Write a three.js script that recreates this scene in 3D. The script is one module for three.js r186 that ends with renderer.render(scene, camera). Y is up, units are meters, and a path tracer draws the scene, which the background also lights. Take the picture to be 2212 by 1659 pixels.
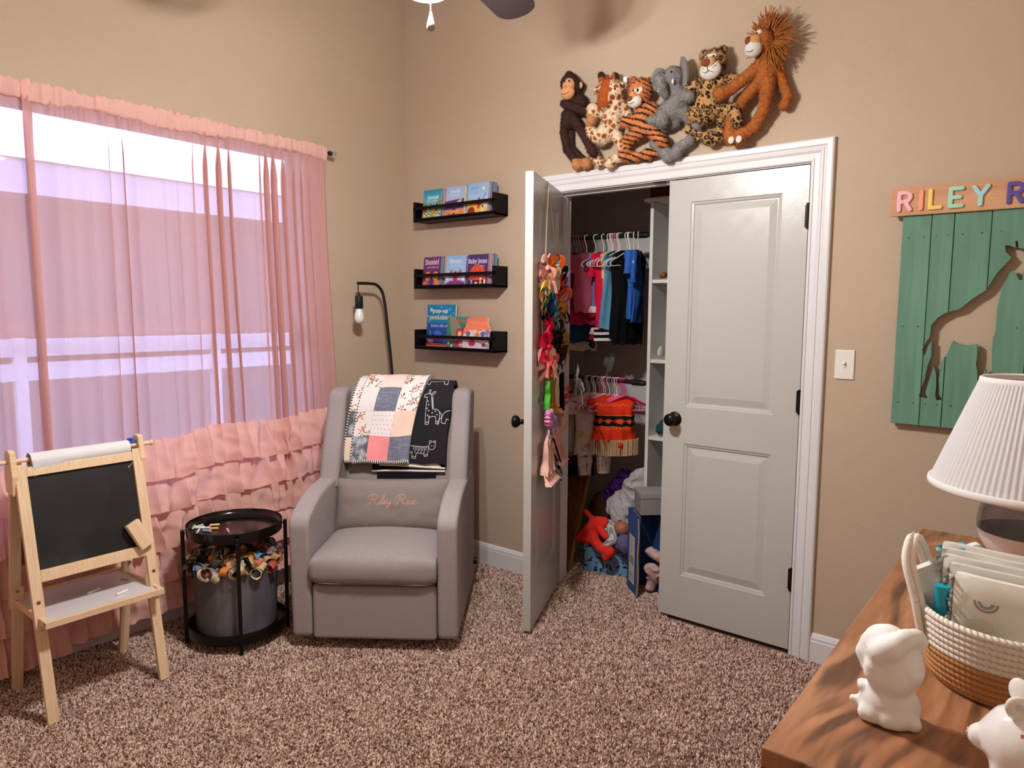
import * as THREE from 'three';
import { RoundedBoxGeometry } from 'three/addons/geometries/RoundedBoxGeometry.js';
import { mergeGeometries, mergeVertices } from 'three/addons/utils/BufferGeometryUtils.js';
import { TextGeometry } from 'three/addons/geometries/TextGeometry.js';
import { FontLoader } from 'three/addons/loaders/FontLoader.js';
import { Brush, Evaluator, SUBTRACTION } from 'three-bvh-csg';

// ---------------------------------------------------------------- camera, sky, exposure
const scene = new THREE.Scene();
const camera = new THREE.PerspectiveCamera(57.01, 2212 / 1659, 0.05, 100);
camera.position.set(3.235, 1.451, 2.991);
camera.rotation.order = 'YXZ';
camera.rotation.set(-0.10437, 0.67368, 0.00481);
const SKY = [0.34, 0.66, 1.25], SKY_LEVEL = 14;
scene.background = new THREE.Color().setRGB(SKY[0] * SKY_LEVEL, SKY[1] * SKY_LEVEL, SKY[2] * SKY_LEVEL);
const renderer = new THREE.WebGLRenderer({ antialias: true });
renderer.toneMapping = THREE.LinearToneMapping;
renderer.toneMappingExposure = 1.0;
renderer.shadowMap.enabled = true;
const LAMP = { color: [1.0, 0.995, 0.96], power: 3.6 };        // each of the three bulbs of the ceiling fan

// ---------------------------------------------------------------- helpers
const PI = Math.PI, V = (x, y, z) => new THREE.Vector3(x, y, z);
function rng(s) { return () => { s = (s + 0x6d2b79f5) | 0; let t = Math.imul(s ^ (s >>> 15), 1 | s); t = (t + Math.imul(t ^ (t >>> 7), 61 | t)) ^ t; return ((t ^ (t >>> 14)) >>> 0) / 4294967296; }; }
const lerp = (a, b, t) => a + (b - a) * t, clamp = (x, a = 0, b = 1) => Math.min(b, Math.max(a, x)), sstep = (a, b, x) => { const t = clamp((x - a) / (b - a)); return t * t * (3 - 2 * t); };
function hash3(x, y, z) { let h = Math.imul(x, 374761393) ^ Math.imul(y, 668265263) ^ Math.imul(z, 2147483647 ^ 12345); h = Math.imul(h ^ (h >>> 13), 1274126177); return ((h ^ (h >>> 16)) >>> 0) / 4294967296; }
function noise(x, y, z) {
  const i = Math.floor(x), j = Math.floor(y), k = Math.floor(z); let u = x - i, v = y - j, w = z - k;
  u = u * u * (3 - 2 * u); v = v * v * (3 - 2 * v); w = w * w * (3 - 2 * w);
  const l = (a, b, t) => a + (b - a) * t, h = hash3;
  return l(l(l(h(i, j, k), h(i + 1, j, k), u), l(h(i, j + 1, k), h(i + 1, j + 1, k), u), v), l(l(h(i, j, k + 1), h(i + 1, j, k + 1), u), l(h(i, j + 1, k + 1), h(i + 1, j + 1, k + 1), u), v), w) * 2 - 1;
}
const fbm = (x, y, z, o = 3) => { let a = 0, s = 1, t = 0; for (let i = 0; i < o; i++) { a += s * noise(x, y, z); t += s; s *= 0.5; x *= 2.03; y *= 2.03; z *= 2.03; } return a / t; };
// nearest distance and id of jittered cells: spots of fur
function cells(x, y, z) {
  let best = 9, second = 9, id = 0; const i = Math.floor(x), j = Math.floor(y), k = Math.floor(z);
  for (let a = -1; a < 2; a++) for (let b = -1; b < 2; b++) for (let c = -1; c < 2; c++) {
    const p = i + a, q = j + b, r = k + c, dx = p + hash3(p, q, r) - x, dy = q + hash3(p + 31, q, r) - y, dz = r + hash3(p, q + 57, r) - z, d = Math.sqrt(dx * dx + dy * dy + dz * dz);
    if (d < best) { second = best; best = d; id = hash3(p, q, r + 91); } else if (d < second) second = d;
  }
  return [best, second, id];
}
const taken = {};
function numbered(name) { const n = taken[name] = (taken[name] ?? -1) + 1; return n ? name + '_' + String(n).padStart(3, '0') : name; }
function tag(o, label, category, group, kind) { if (label) o.userData.label = label; if (category) o.userData.category = category; if (group) o.userData.group = group; if (kind) o.userData.kind = kind; return o; }
function thing(name, label, category, [x, y, z] = [0, 0, 0], turn = 0, group) { const o = new THREE.Group(); o.name = numbered(name); scene.add(o); o.position.set(x, y, z); o.rotation.y = turn; return tag(o, label, category, group); }
function add(parent, name, geo, mat, label) {
  if (Array.isArray(geo)) geo = join(geo);
  const m = new THREE.Mesh(geo, mat); m.name = parent === scene ? numbered(name) : name; m.castShadow = m.receiveShadow = true; parent.add(m); if (label) m.userData.label = label; return m;
}
function solo(name, geo, mat, label, category, group) { return tag(add(scene, name, geo, mat), label, category, group); }
function struct(name, geo, mat, label) { const m = add(scene, name, geo, mat); m.userData.kind = 'structure'; if (label) m.userData.label = label; return m; }
function join(list) {
  const keep = ['position', 'normal', 'uv'], colored = list.some((g) => g.attributes.color);
  return mergeGeometries(list.map((g) => {
    g = g.index ? g.toNonIndexed() : g.clone();
    for (const k of Object.keys(g.attributes)) if (!keep.includes(k) && !(k === 'color' && colored)) g.deleteAttribute(k);
    const n = g.attributes.position.count;
    if (!g.attributes.uv) g.setAttribute('uv', new THREE.BufferAttribute(new Float32Array(n * 2), 2));
    if (!g.attributes.normal) g.computeVertexNormals();
    if (colored && !g.attributes.color) g.setAttribute('color', new THREE.BufferAttribute(new Float32Array(n * 3).fill(1), 3));
    return g;
  }));
}
// geometries, placed by their centre
const box = (w, h, d, x = 0, y = 0, z = 0) => uvbox(new THREE.BoxGeometry(w, h, d)).translate(x, y, z);
const rbox = (w, h, d, r, x = 0, y = 0, z = 0, s = 2) => uvbox(new RoundedBoxGeometry(w, h, d, s, Math.min(r, w / 2.01, h / 2.01, d / 2.01))).translate(x, y, z);
const span = (x0, x1, y0, y1, z0, z1, r = 0) => (r ? rbox : (w, h, d, q, x, y, z) => box(w, h, d, x, y, z))(x1 - x0, y1 - y0, z1 - z0, r, (x0 + x1) / 2, (y0 + y1) / 2, (z0 + z1) / 2);
function uvbox(g) {       // uv in metres, from the side a face points to
  const p = g.attributes.position, n = g.attributes.normal, uv = g.attributes.uv;
  for (let i = 0; i < p.count; i++) {
    const ax = Math.abs(n.getX(i)), ay = Math.abs(n.getY(i)), az = Math.abs(n.getZ(i));
    if (ax > ay && ax > az) uv.setXY(i, p.getZ(i), p.getY(i)); else if (ay > az) uv.setXY(i, p.getX(i), p.getZ(i)); else uv.setXY(i, p.getX(i), p.getY(i));
  }
  return g;
}
const cyl = (r0, r1, h, x = 0, y = 0, z = 0, n = 20) => new THREE.CylinderGeometry(r0, r1, h, n).translate(x, y, z);
const ball = (rx, ry, rz, x = 0, y = 0, z = 0, n = 16) => new THREE.SphereGeometry(1, n, Math.ceil(n * 0.7)).scale(rx, ry, rz).translate(x, y, z);
const lathe = (pts, n = 32) => new THREE.LatheGeometry(pts.map(([r, y]) => new THREE.Vector2(r, y)), n);
const curve = (pts) => new THREE.CatmullRomCurve3(pts.map((p) => (p.isVector3 ? p : V(...p))), false, 'centripetal');
const tube = (pts, r, seg = 24, rad = 8) => new THREE.TubeGeometry(curve(pts), seg, r, rad);
function rod(a, b, r, n = 10) {
  a = V(...a); b = V(...b); const d = b.clone().sub(a), g = new THREE.CylinderGeometry(r, r, d.length(), n);
  return g.applyQuaternion(new THREE.Quaternion().setFromUnitVectors(V(0, 1, 0), d.normalize())).translate((a.x + b.x) / 2, (a.y + b.y) / 2, (a.z + b.z) / 2);
}
function bar(a, b, w, d, r = 0.003, up = V(0, 0, 1)) {     // a rectangular bar from a to b, w across, d along `up`
  a = V(...a); b = V(...b); const y = b.clone().sub(a), L = y.length(); y.normalize();
  const x = new THREE.Vector3().crossVectors(y, up).normalize(), z = new THREE.Vector3().crossVectors(x, y);
  return rbox(w, L, d, r).applyMatrix4(new THREE.Matrix4().makeBasis(x, y, z)).translate((a.x + b.x) / 2, (a.y + b.y) / 2, (a.z + b.z) / 2);
}
function poly(pts, holes = []) { const s = new THREE.Shape(pts.map(([x, y]) => new THREE.Vector2(x, y))); for (const h of holes) s.holes.push(new THREE.Path(h.map(([x, y]) => new THREE.Vector2(x, y)))); return s; }
const extrude = (shape, depth, bevel = 0, seg = 2) => new THREE.ExtrudeGeometry(shape, { depth: depth - 2 * bevel, bevelEnabled: bevel > 0, bevelThickness: bevel, bevelSize: bevel, bevelOffset: -bevel, bevelSegments: seg, curveSegments: 10 }).translate(0, 0, bevel);
const rrect = (w, h, r) => { const s = new THREE.Shape(), x = -w / 2, y = -h / 2; s.moveTo(x + r, y).lineTo(x + w - r, y).quadraticCurveTo(x + w, y, x + w, y + r).lineTo(x + w, y + h - r).quadraticCurveTo(x + w, y + h, x + w - r, y + h).lineTo(x + r, y + h).quadraticCurveTo(x, y + h, x, y + h - r).lineTo(x, y + r).quadraticCurveTo(x, y, x + r, y); return s; };
// grid surface f(u, v) -> [x, y, z]; closed in u when wrap
function grid(f, nu, nv, wrap = false, uvScale = [1, 1]) {
  const pos = [], uv = [], idx = [];
  for (let j = 0; j <= nv; j++) for (let i = 0; i <= nu; i++) { pos.push(...f(i / nu, j / nv)); uv.push((i / nu) * uvScale[0], (1 - j / nv) * uvScale[1]); }
  for (let j = 0; j < nv; j++) for (let i = 0; i < nu; i++) { const a = j * (nu + 1) + i, b = a + 1, c = a + nu + 1, d = c + 1; idx.push(a, c, b, b, c, d); }
  const g = new THREE.BufferGeometry(); g.setAttribute('position', new THREE.Float32BufferAttribute(pos, 3)); g.setAttribute('uv', new THREE.Float32BufferAttribute(uv, 2)); g.setIndex(idx); g.computeVertexNormals();
  if (wrap) { const n = g.attributes.normal; for (let j = 0; j <= nv; j++) { const a = j * (nu + 1), b = a + nu, x = n.getX(a) + n.getX(b), y = n.getY(a) + n.getY(b), z = n.getZ(a) + n.getZ(b), l = Math.hypot(x, y, z) || 1; n.setXYZ(a, x / l, y / l, z / l); n.setXYZ(b, x / l, y / l, z / l); } }
  return g;
}
// a sheet with thickness: f(u, v) is the middle surface
function slab(f, nu, nv, th) {
  const e = 1e-3, nor = (u, v) => {
    const a = V(...f(Math.min(1, u + e), v)).sub(V(...f(Math.max(0, u - e), v))), b = V(...f(u, Math.min(1, v + e))).sub(V(...f(u, Math.max(0, v - e))));
    return new THREE.Vector3().crossVectors(b, a).normalize();
  };
  const off = (s) => (u, v) => { const p = f(u, v), n = nor(u, v), k = typeof th === 'function' ? th(u, v) : th; return [p[0] + n.x * s * k / 2, p[1] + n.y * s * k / 2, p[2] + n.z * s * k / 2]; };
  const A = grid(off(1), nu, nv), B = flip(grid(off(-1), nu, nv)), F = off(1), G = off(-1);
  const edge = (path, n) => grid((u, v) => { const [a, b] = path(u); const p = F(a, b), q = G(a, b), t = v, bulge = Math.sin(t * PI) * 0; return [lerp(p[0], q[0], t) + bulge, lerp(p[1], q[1], t), lerp(p[2], q[2], t)]; }, n, 1);
  const sides = [edge((u) => [1 - u, 0], nu), edge((u) => [u, 1], nu), edge((u) => [0, u], nv), edge((u) => [1, 1 - u], nv)];
  for (const s of sides) { const t = s.attributes.uv; for (let i = 0; i < t.count; i++) t.setXY(i, 0.01, 0.01); }
  return join([A, B, ...sides]);
}
function flip(g) { const a = g.index.array; for (let i = 0; i < a.length; i += 3) { const t = a[i + 1]; a[i + 1] = a[i + 2]; a[i + 2] = t; } g.computeVertexNormals(); return g; }
// a cushion: superellipsoid box with soft swelling
function cushion(w, h, d, p = 4, seams = 0.5, n = 28) {
  const pw = (c, e) => Math.sign(c) * Math.pow(Math.abs(c), e);
  const g = new THREE.SphereGeometry(1, n * 2, n), a = g.attributes.position;
  for (let i = 0; i < a.count; i++) {
    const x = a.getX(i), y = a.getY(i), z = a.getZ(i), s = Math.pow(Math.pow(Math.abs(x), p) + Math.pow(Math.abs(y), p * seams) + Math.pow(Math.abs(z), p), -1 / p);
    a.setXYZ(i, x * s * w / 2, y * Math.min(s, 1.4) * h / 2, z * s * d / 2);
  }
  g.computeVertexNormals(); const u = g.attributes.uv; for (let i = 0; i < a.count; i++) u.setXY(i, a.getX(i), a.getZ(i) + a.getY(i)); return smooth(g);
}
function smooth(g) { const m = mergeVertices(new THREE.BufferGeometry().copy(g).deleteAttribute('normal').deleteAttribute('uv'), 1e-5); m.computeVertexNormals(); if (m.attributes.position.count) { const p = m.attributes.position, uv = new Float32Array(p.count * 2); for (let i = 0; i < p.count; i++) { uv[2 * i] = p.getX(i) + p.getZ(i) * 0.5; uv[2 * i + 1] = p.getY(i) + p.getZ(i) * 0.5; } m.setAttribute('uv', new THREE.BufferAttribute(uv, 2)); } return m; }
// surface nets over a signed distance field, with a colour for each vertex
function field(lo, hi, cell, f, color, rough = 0) {
  const nx = Math.ceil((hi[0] - lo[0]) / cell) + 1, ny = Math.ceil((hi[1] - lo[1]) / cell) + 1, nz = Math.ceil((hi[2] - lo[2]) / cell) + 1, at = (i, j, k) => (k * ny + j) * nx + i;
  const d = new Float32Array(nx * ny * nz), vi = new Int32Array(nx * ny * nz).fill(-1), pos = [], idx = [];
  for (let k = 0; k < nz; k++) for (let j = 0; j < ny; j++) for (let i = 0; i < nx; i++) d[at(i, j, k)] = f(lo[0] + i * cell, lo[1] + j * cell, lo[2] + k * cell);
  const C = [[0, 0, 0], [1, 0, 0], [0, 1, 0], [1, 1, 0], [0, 0, 1], [1, 0, 1], [0, 1, 1], [1, 1, 1]], E = [[0, 1], [2, 3], [4, 5], [6, 7], [0, 2], [1, 3], [4, 6], [5, 7], [0, 4], [1, 5], [2, 6], [3, 7]];
  for (let k = 0; k < nz - 1; k++) for (let j = 0; j < ny - 1; j++) for (let i = 0; i < nx - 1; i++) {
    const v = C.map(([a, b, c]) => d[at(i + a, j + b, k + c)]); let m = 0; for (let q = 0; q < 8; q++) if (v[q] < 0) m++;
    if (m === 0 || m === 8) continue;
    let x = 0, y = 0, z = 0, n = 0;
    for (const [a, b] of E) if ((v[a] < 0) !== (v[b] < 0)) { const t = v[a] / (v[a] - v[b]); x += lerp(C[a][0], C[b][0], t); y += lerp(C[a][1], C[b][1], t); z += lerp(C[a][2], C[b][2], t); n++; }
    vi[at(i, j, k)] = pos.length / 3; pos.push(lo[0] + (i + x / n) * cell, lo[1] + (j + y / n) * cell, lo[2] + (k + z / n) * cell);
  }
  const quad = (a, b, c, e, inv) => { if (a < 0 || b < 0 || c < 0 || e < 0) return; inv ? idx.push(a, c, b, b, c, e) : idx.push(a, b, c, b, e, c); };
  for (let k = 1; k < nz - 1; k++) for (let j = 1; j < ny - 1; j++) for (let i = 1; i < nx - 1; i++) {
    const s = d[at(i, j, k)] < 0;
    if (s !== d[at(i + 1, j, k)] < 0) quad(vi[at(i, j - 1, k - 1)], vi[at(i, j, k - 1)], vi[at(i, j - 1, k)], vi[at(i, j, k)], !s);
    if (s !== d[at(i, j + 1, k)] < 0) quad(vi[at(i - 1, j, k - 1)], vi[at(i, j, k - 1)], vi[at(i - 1, j, k)], vi[at(i, j, k)], s);
    if (s !== d[at(i, j, k + 1)] < 0) quad(vi[at(i - 1, j - 1, k)], vi[at(i, j - 1, k)], vi[at(i - 1, j, k)], vi[at(i, j, k)], !s);
  }
  const g = new THREE.BufferGeometry(); g.setAttribute('position', new THREE.Float32BufferAttribute(pos, 3)); g.setIndex(idx); g.computeVertexNormals();
  const p = g.attributes.position, nn = g.attributes.normal, uv = [], col = [];
  for (let i = 0; i < p.count; i++) {
    const x = p.getX(i), y = p.getY(i), z = p.getZ(i);
    if (color) col.push(...color(x, y, z));
    if (rough) { const r = rough * (noise(x * 230, y * 230, z * 230) + 0.5 * noise(x * 90, y * 90, z * 90)); p.setXYZ(i, x + nn.getX(i) * r, y + nn.getY(i) * r, z + nn.getZ(i) * r); }
    uv.push(x + z, y + z);
  }
  g.setAttribute('uv', new THREE.Float32BufferAttribute(uv, 2)); if (color) g.setAttribute('color', new THREE.Float32BufferAttribute(col, 3)); g.computeVertexNormals(); return g;
}
const smin = (a, b, k) => { const h = Math.max(k - Math.abs(a - b), 0) / k; return Math.min(a, b) - h * h * k * 0.25; };
function capsule(px, py, pz, [ax, ay, az, ra, bx, by, bz, rb]) {
  const dx = bx - ax, dy = by - ay, dz = bz - az, l = dx * dx + dy * dy + dz * dz, t = l < 1e-9 ? 0 : clamp(((px - ax) * dx + (py - ay) * dy + (pz - az) * dz) / l);
  return Math.hypot(px - ax - dx * t, py - ay - dy * t, pz - az - dz * t) - lerp(ra, rb, t);
}
function limbs(caps, cell, k, color, rough = 0, extra) {
  const lo = [9, 9, 9], hi = [-9, -9, -9];
  for (const c of caps) for (const o of [0, 4]) for (let a = 0; a < 3; a++) { lo[a] = Math.min(lo[a], c[o + a] - c[o + 3] - 0.012); hi[a] = Math.max(hi[a], c[o + a] + c[o + 3] + 0.012); }
  return field(lo, hi, cell, (x, y, z) => { let d = 9; for (const c of caps) d = smin(d, capsule(x, y, z, c), k); return extra ? extra(x, y, z, d) : d; }, color, rough);
}
// ---------------------------------------------------------------- materials and textures
const rgb = (h) => new THREE.Color(h);
const lin = (h) => { const c = new THREE.Color(h); return [c.r, c.g, c.b]; };
function mat(color, roughness = 0.6, more = {}) { const m = new THREE.MeshPhysicalMaterial({ color: Array.isArray(color) ? new THREE.Color().setRGB(...color) : color, roughness, side: THREE.DoubleSide, ...more }); return m; }
function dataTex(n, f, srgb = false, repeat = [1, 1]) {
  const a = new Uint8Array(n * n * 4);
  for (let j = 0; j < n; j++) for (let i = 0; i < n; i++) { const c = f(i / n, j / n, i, j), o = (j * n + i) * 4; if (typeof c === 'number') a[o] = a[o + 1] = a[o + 2] = clamp(c) * 255; else { a[o] = clamp(c[0]) * 255; a[o + 1] = clamp(c[1]) * 255; a[o + 2] = clamp(c[2]) * 255; } a[o + 3] = 255; }
  const t = new THREE.DataTexture(a, n, n); t.wrapS = t.wrapT = THREE.RepeatWrapping; t.magFilter = THREE.LinearFilter; t.minFilter = THREE.LinearMipmapLinearFilter; t.generateMipmaps = true; t.repeat.set(...repeat); if (srgb) t.colorSpace = THREE.SRGBColorSpace; t.needsUpdate = true; return t;
}
const tile = (u, v, s, z = 0) => { const a = 2 * PI; return fbm(Math.cos(u * a) * s + 7, Math.sin(u * a) * s + Math.cos(v * a) * s, Math.sin(v * a) * s + z, 3); };   // repeats at the edges
function canvasTex(w, h, draw) { const c = document.createElement('canvas'); c.width = w; c.height = h; const x = c.getContext('2d'); draw(x, w, h); const t = new THREE.CanvasTexture(c); t.colorSpace = THREE.SRGBColorSpace; t.wrapS = t.wrapT = THREE.RepeatWrapping; t.anisotropy = 8; return t; }
const weaveTex = dataTex(256, (u, v, i, j) => { const a = 0.5 + 0.5 * Math.sin(i * PI / 2), b = 0.5 + 0.5 * Math.sin(j * PI / 2); return 0.35 + 0.3 * ((i + j) % 2 ? a : b) + 0.35 * hash3(i >> 1, j >> 3, 3) * 0.6 + 0.25 * hash3(i >> 4, j, 9); });
const plasterTex = dataTex(512, (u, v) => 0.5 + 0.5 * tile(u, v, 9));
const furTex = dataTex(256, (u, v, i, j) => 0.5 * hash3(i, j, 1) + 0.5 * (0.5 + 0.5 * tile(u, v, 12, 4)));
const use = (t, rx, ry = rx, off = 0) => { const c = t.clone(); c.repeat.set(rx, ry); c.offset.set(off, off); c.needsUpdate = true; return c; };
const woodTex = (base, dark, seed, stretch = 10) => dataTex(512, (u, v) => {
  const w = fbm(u * 5 + seed, v * 0.9, seed, 3) * 0.8, ring = 0.5 + 0.5 * Math.sin((u * stretch + w * 3.2) * 2 * PI), g = 0.5 + 0.5 * fbm(u * 120, v * 3, seed + 5, 2), k = clamp(0.42 * ring + 0.4 * g + 0.12 * fbm(u * 7, v * 2, seed + 9));
  return [lerp(base[0], dark[0], k), lerp(base[1], dark[1], k), lerp(base[2], dark[2], k)];
}, true);
const paintBump = use(plasterTex, 6);
const wallMat = mat('#c0aa94', 0.78, { bumpMap: paintBump, bumpScale: 0.0007 });
const white = mat('#e2dfdd', 0.36);
const trimWhite = mat('#e3e0e3', 0.36);
const ceilMat = mat('#efece6', 0.9);
const black = mat('#0b0a0c', 0.5);
const bronze = mat('#120f0e', 0.35, { metalness: 0.6 });
const linen = (hex, r = 90) => mat(hex, 0.95, { bumpMap: use(weaveTex, r / 8), bumpScale: 0.0008, sheen: 0.3, sheenRoughness: 0.6 });
const cloth = (hex, more = {}) => mat(hex, 0.92, { specularIntensity: 0.25, bumpMap: use(weaveTex, 14), bumpScale: 0.0004, ...more });
// ---------------------------------------------------------------- the room
const RX = 3.45, RZ = 3.22, RH = 3.4;
const WIN = { z0: 0.69, z1: 2.46, y0: 0.6, y1: 2.29 };
const DOOR = { x0: 1.139, x1: 2.362, y: 2.036 };
const rects = (...list) => join(list.map((a) => span(...a)));
struct('wall_left', rects([-0.15, 0, 0, RH, -0.12, WIN.z0], [-0.15, 0, 0, RH, WIN.z1, RZ + 0.12], [-0.15, 0, 0, WIN.y0, WIN.z0, WIN.z1], [-0.15, 0, WIN.y1, RH, WIN.z0, WIN.z1]), wallMat);
struct('wall_back', rects([0, DOOR.x0 - 0.018, 0, RH, -0.12, 0], [DOOR.x1 + 0.018, RX, 0, RH, -0.12, 0], [DOOR.x0 - 0.018, DOOR.x1 + 0.018, DOOR.y + 0.018, RH, -0.12, 0]), wallMat);
struct('wall_right', span(RX, RX + 0.12, 0, RH, -0.12, RZ + 0.12), wallMat);
struct('wall_front', span(-0.15, RX + 0.12, 0, RH, RZ, RZ + 0.12), wallMat);
struct('ceiling', span(-0.15, RX + 0.12, RH, RH + 0.12, -0.12, RZ + 0.12), ceilMat);
const carpetBase = mat('#8a6d60', 1);
struct('floor', span(-0.15, RX + 0.12, -0.12, -0.007, -0.84, RZ + 0.12), carpetBase);
{ // carpet pile: speckled twisted tufts
  const R = rng(5), N = 340000, g = new THREE.OctahedronGeometry(1, 0).scale(0.0033, 0.0075, 0.0033), pile = new THREE.InstancedMesh(g, mat('#ffffff', 1), N), m = new THREE.Matrix4(), q = new THREE.Quaternion(), e = new THREE.Euler(), c = new THREE.Color();
  const tones = ['#f0d8cb', '#dbbcae', '#cba99b', '#b08d7e', '#e8cdbf', '#6a4c41', '#d3b2a4', '#fae6da', '#b99586', '#8a6a5d'].map(lin);
  for (let i = 0; i < N; i++) {
    let x, z; if (i < 26000) { x = 0.8 + R() * 1.0; z = -0.66 + R() * 0.67; } else { x = R() * (RX - 0.02) + 0.01; z = R() * (RZ - 0.02) + 0.01; }
    e.set((R() - 0.5) * 1.3, R() * 6, (R() - 0.5) * 1.3); q.setFromEuler(e); const s = 0.75 + R() * 0.55;
    m.compose(V(x, -0.004 + R() * 0.0025, z), q, V(s, s, s)); pile.setMatrixAt(i, m);
    const blob = noise(x * 14, 0, z * 14) * 0.08, t = tones[Math.floor(clamp(R() + blob, 0, 0.999) * tones.length)]; pile.setColorAt(i, c.setRGB(...t));
  }
  pile.name = 'carpet_pile'; tag(pile, 'speckled brown and beige twisted carpet pile', 'carpet', null, 'stuff'); pile.receiveShadow = true; scene.add(pile);
}
// skirting: profile (height, depth) pushed along a wall
const skirt = [[0, 0.014], [0.088, 0.014], [0.091, 0.011], [0.094, 0.013], [0.104, 0.0125], [0.107, 0.009], [0.11, 0.009], [0.118, 0.005], [0.121, 0]];
function moulding(profile, path) {      // path(d, h) -> corner points; quads between them, flat shaded
  const rows = profile.map(([h, d]) => path(h, d)), g = grid((u, v) => rows[Math.round(v * (rows.length - 1))][Math.round(u * (rows[0].length - 1))], rows[0].length - 1, rows.length - 1).toNonIndexed(); g.computeVertexNormals(); return g;
}
struct('baseboard_back', moulding(skirt, (h, d) => [[0, h, d], [1.048, h, d]]), trimWhite);
struct('baseboard_right_of_closet', moulding(skirt, (h, d) => [[2.45, h, d], [RX - d, h, d], [RX - d, h, RZ]]), trimWhite);
struct('baseboard_left', moulding(skirt, (h, d) => [[d, h, 0], [d, h, RZ]]), trimWhite);
// closet casing, jamb and stops
const casing = [[0, 0], [0, 0.011], [0.006, 0.0135], [0.009, 0.0135], [0.012, 0.0095], [0.03, 0.0115], [0.04, 0.0175], [0.046, 0.0185], [0.048, 0.0145], [0.056, 0.0165], [0.06, 0.0205], [0.078, 0.021], [0.084, 0.018], [0.086, 0]];
{
  const t = struct('trim_1', moulding(casing, (d, h) => [[DOOR.x0 - 0.004 - d, 0, h], [DOOR.x0 - 0.004 - d, DOOR.y + 0.004 + d, h], [DOOR.x1 + 0.004 + d, DOOR.y + 0.004 + d, h], [DOOR.x1 + 0.004 + d, 0, h]]), trimWhite);
  add(t, 'jamb', [span(DOOR.x0 - 0.018, DOOR.x0, 0, DOOR.y + 0.018, -0.12, 0), span(DOOR.x1, DOOR.x1 + 0.018, 0, DOOR.y + 0.018, -0.12, 0), span(DOOR.x0, DOOR.x1, DOOR.y, DOOR.y + 0.018, -0.12, 0)], trimWhite);
  add(t, 'door_stop', [span(DOOR.x0, DOOR.x0 + 0.011, 0, DOOR.y, -0.075, -0.04), span(DOOR.x1 - 0.011, DOOR.x1, 0, DOOR.y, -0.075, -0.04), span(DOOR.x0, DOOR.x1, DOOR.y - 0.011, DOOR.y, -0.075, -0.04)], trimWhite);
  for (const x of [1.69, 1.805]) add(t, 'ball_catch', span(x - 0.028, x + 0.028, DOOR.y - 0.004, DOOR.y + 0.001, -0.032, -0.008), bronze, 'dark metal catch plate');
}
// closet shell
const closetPaint = mat('#cdc6c4', 0.85, { bumpMap: paintBump, bumpScale: 0.0006 });
struct('wall_closet_back', span(0.5, 2.8, 0, 2.6, -0.84, -0.74), closetPaint);
struct('wall_closet_left', span(0.5, 0.6, 0, 2.6, -0.74, -0.12), closetPaint);
struct('wall_closet_right', span(2.7, 2.8, 0, 2.6, -0.74, -0.12), closetPaint);
struct('ceiling_closet', span(0.5, 2.8, 2.5, 2.6, -0.74, -0.12), closetPaint);
// doors
const doorPaint = mat('#bfbcb8', 0.27, { bumpMap: use(plasterTex, 9), bumpScale: 0.00025 });
function rings(x0, y0, x1, y1, list, z, s) {       // nested rectangles (inset, depth): a moulded door panel
  const out = [];
  for (let i = 0; i + 1 < list.length; i++) {
    const [a, da] = list[i], [b, db] = list[i + 1], A = [[x0 + a, y0 + a], [x1 - a, y0 + a], [x1 - a, y1 - a], [x0 + a, y1 - a]], B = [[x0 + b, y0 + b], [x1 - b, y0 + b], [x1 - b, y1 - b], [x0 + b, y1 - b]];
    for (let k = 0; k < 4; k++) { const n = (k + 1) % 4, g = new THREE.BufferGeometry(), P = [[...A[k], z + s * da], [...A[n], z + s * da], [...B[n], z + s * db], [...B[k], z + s * db]]; g.setAttribute('position', new THREE.Float32BufferAttribute([0, 1, 2, 0, 2, 3].flatMap((q) => P[s > 0 ? q : 0 + q]), 3)); g.computeVertexNormals(); out.push(g); }
  }
  const [c, dc] = list[list.length - 1]; out.push(box(x1 - x0 - 2 * c, y1 - y0 - 2 * c, 0.002, (x0 + x1) / 2, (y0 + y1) / 2, z + s * (dc - 0.001)));
  return out;
}
const knobGeo = () => join([lathe([[0.0001, 0], [0.032, 0], [0.033, 0.004], [0.028, 0.008], [0.012, 0.01], [0.011, 0.03], [0.018, 0.036], [0.027, 0.046], [0.029, 0.056], [0.024, 0.066], [0.012, 0.071], [0.0001, 0.072]], 28).rotateX(PI / 2)]);
function doorLeaf(name, w, h, mirror) {        // hinge edge at x = 0, front face at z = 0
  const t = thing(name); t.userData = { kind: 'structure' };
  const px = [0.105, w - 0.105], P = [[0.205, 0.83], [1.0, h - 0.1]], th = 0.035, sh = poly([[0, 0], [w, 0], [w, h], [0, h]], P.map(([a, b]) => [[px[0], a], [px[1], a], [px[1], b], [px[0], b]]));
  add(t, 'slab', extrude(sh, th).translate(0, 0, -th), doorPaint);
  const prof = [[0, 0], [0.003, -0.004], [0.012, -0.006], [0.016, -0.011], [0.021, -0.011], [0.05, -0.004]];
  for (const [a, b] of P) add(t, 'panel', [...rings(px[0], a, px[1], b, prof, 0, 1), ...rings(px[0], a, px[1], b, prof, -th, -1)], doorPaint);
  add(t, 'knob', knobGeo().translate(w - 0.058, 0.94, 0), bronze, 'black round door knob');
  for (const y of [0.31, 1.065, 1.815]) add(t, 'hinge', [cyl(0.0065, 0.0065, 0.09, -0.002, y, 0.006, 10), cyl(0.008, 0.008, 0.006, -0.002, y + 0.047, 0.006, 10), cyl(0.008, 0.008, 0.006, -0.002, y - 0.047, 0.006, 10), box(0.016, 0.088, 0.002, 0.004, y, 0.0015)], bronze, 'black door hinge');
  if (mirror) t.scale.x = -1;
  return t;
}
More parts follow.
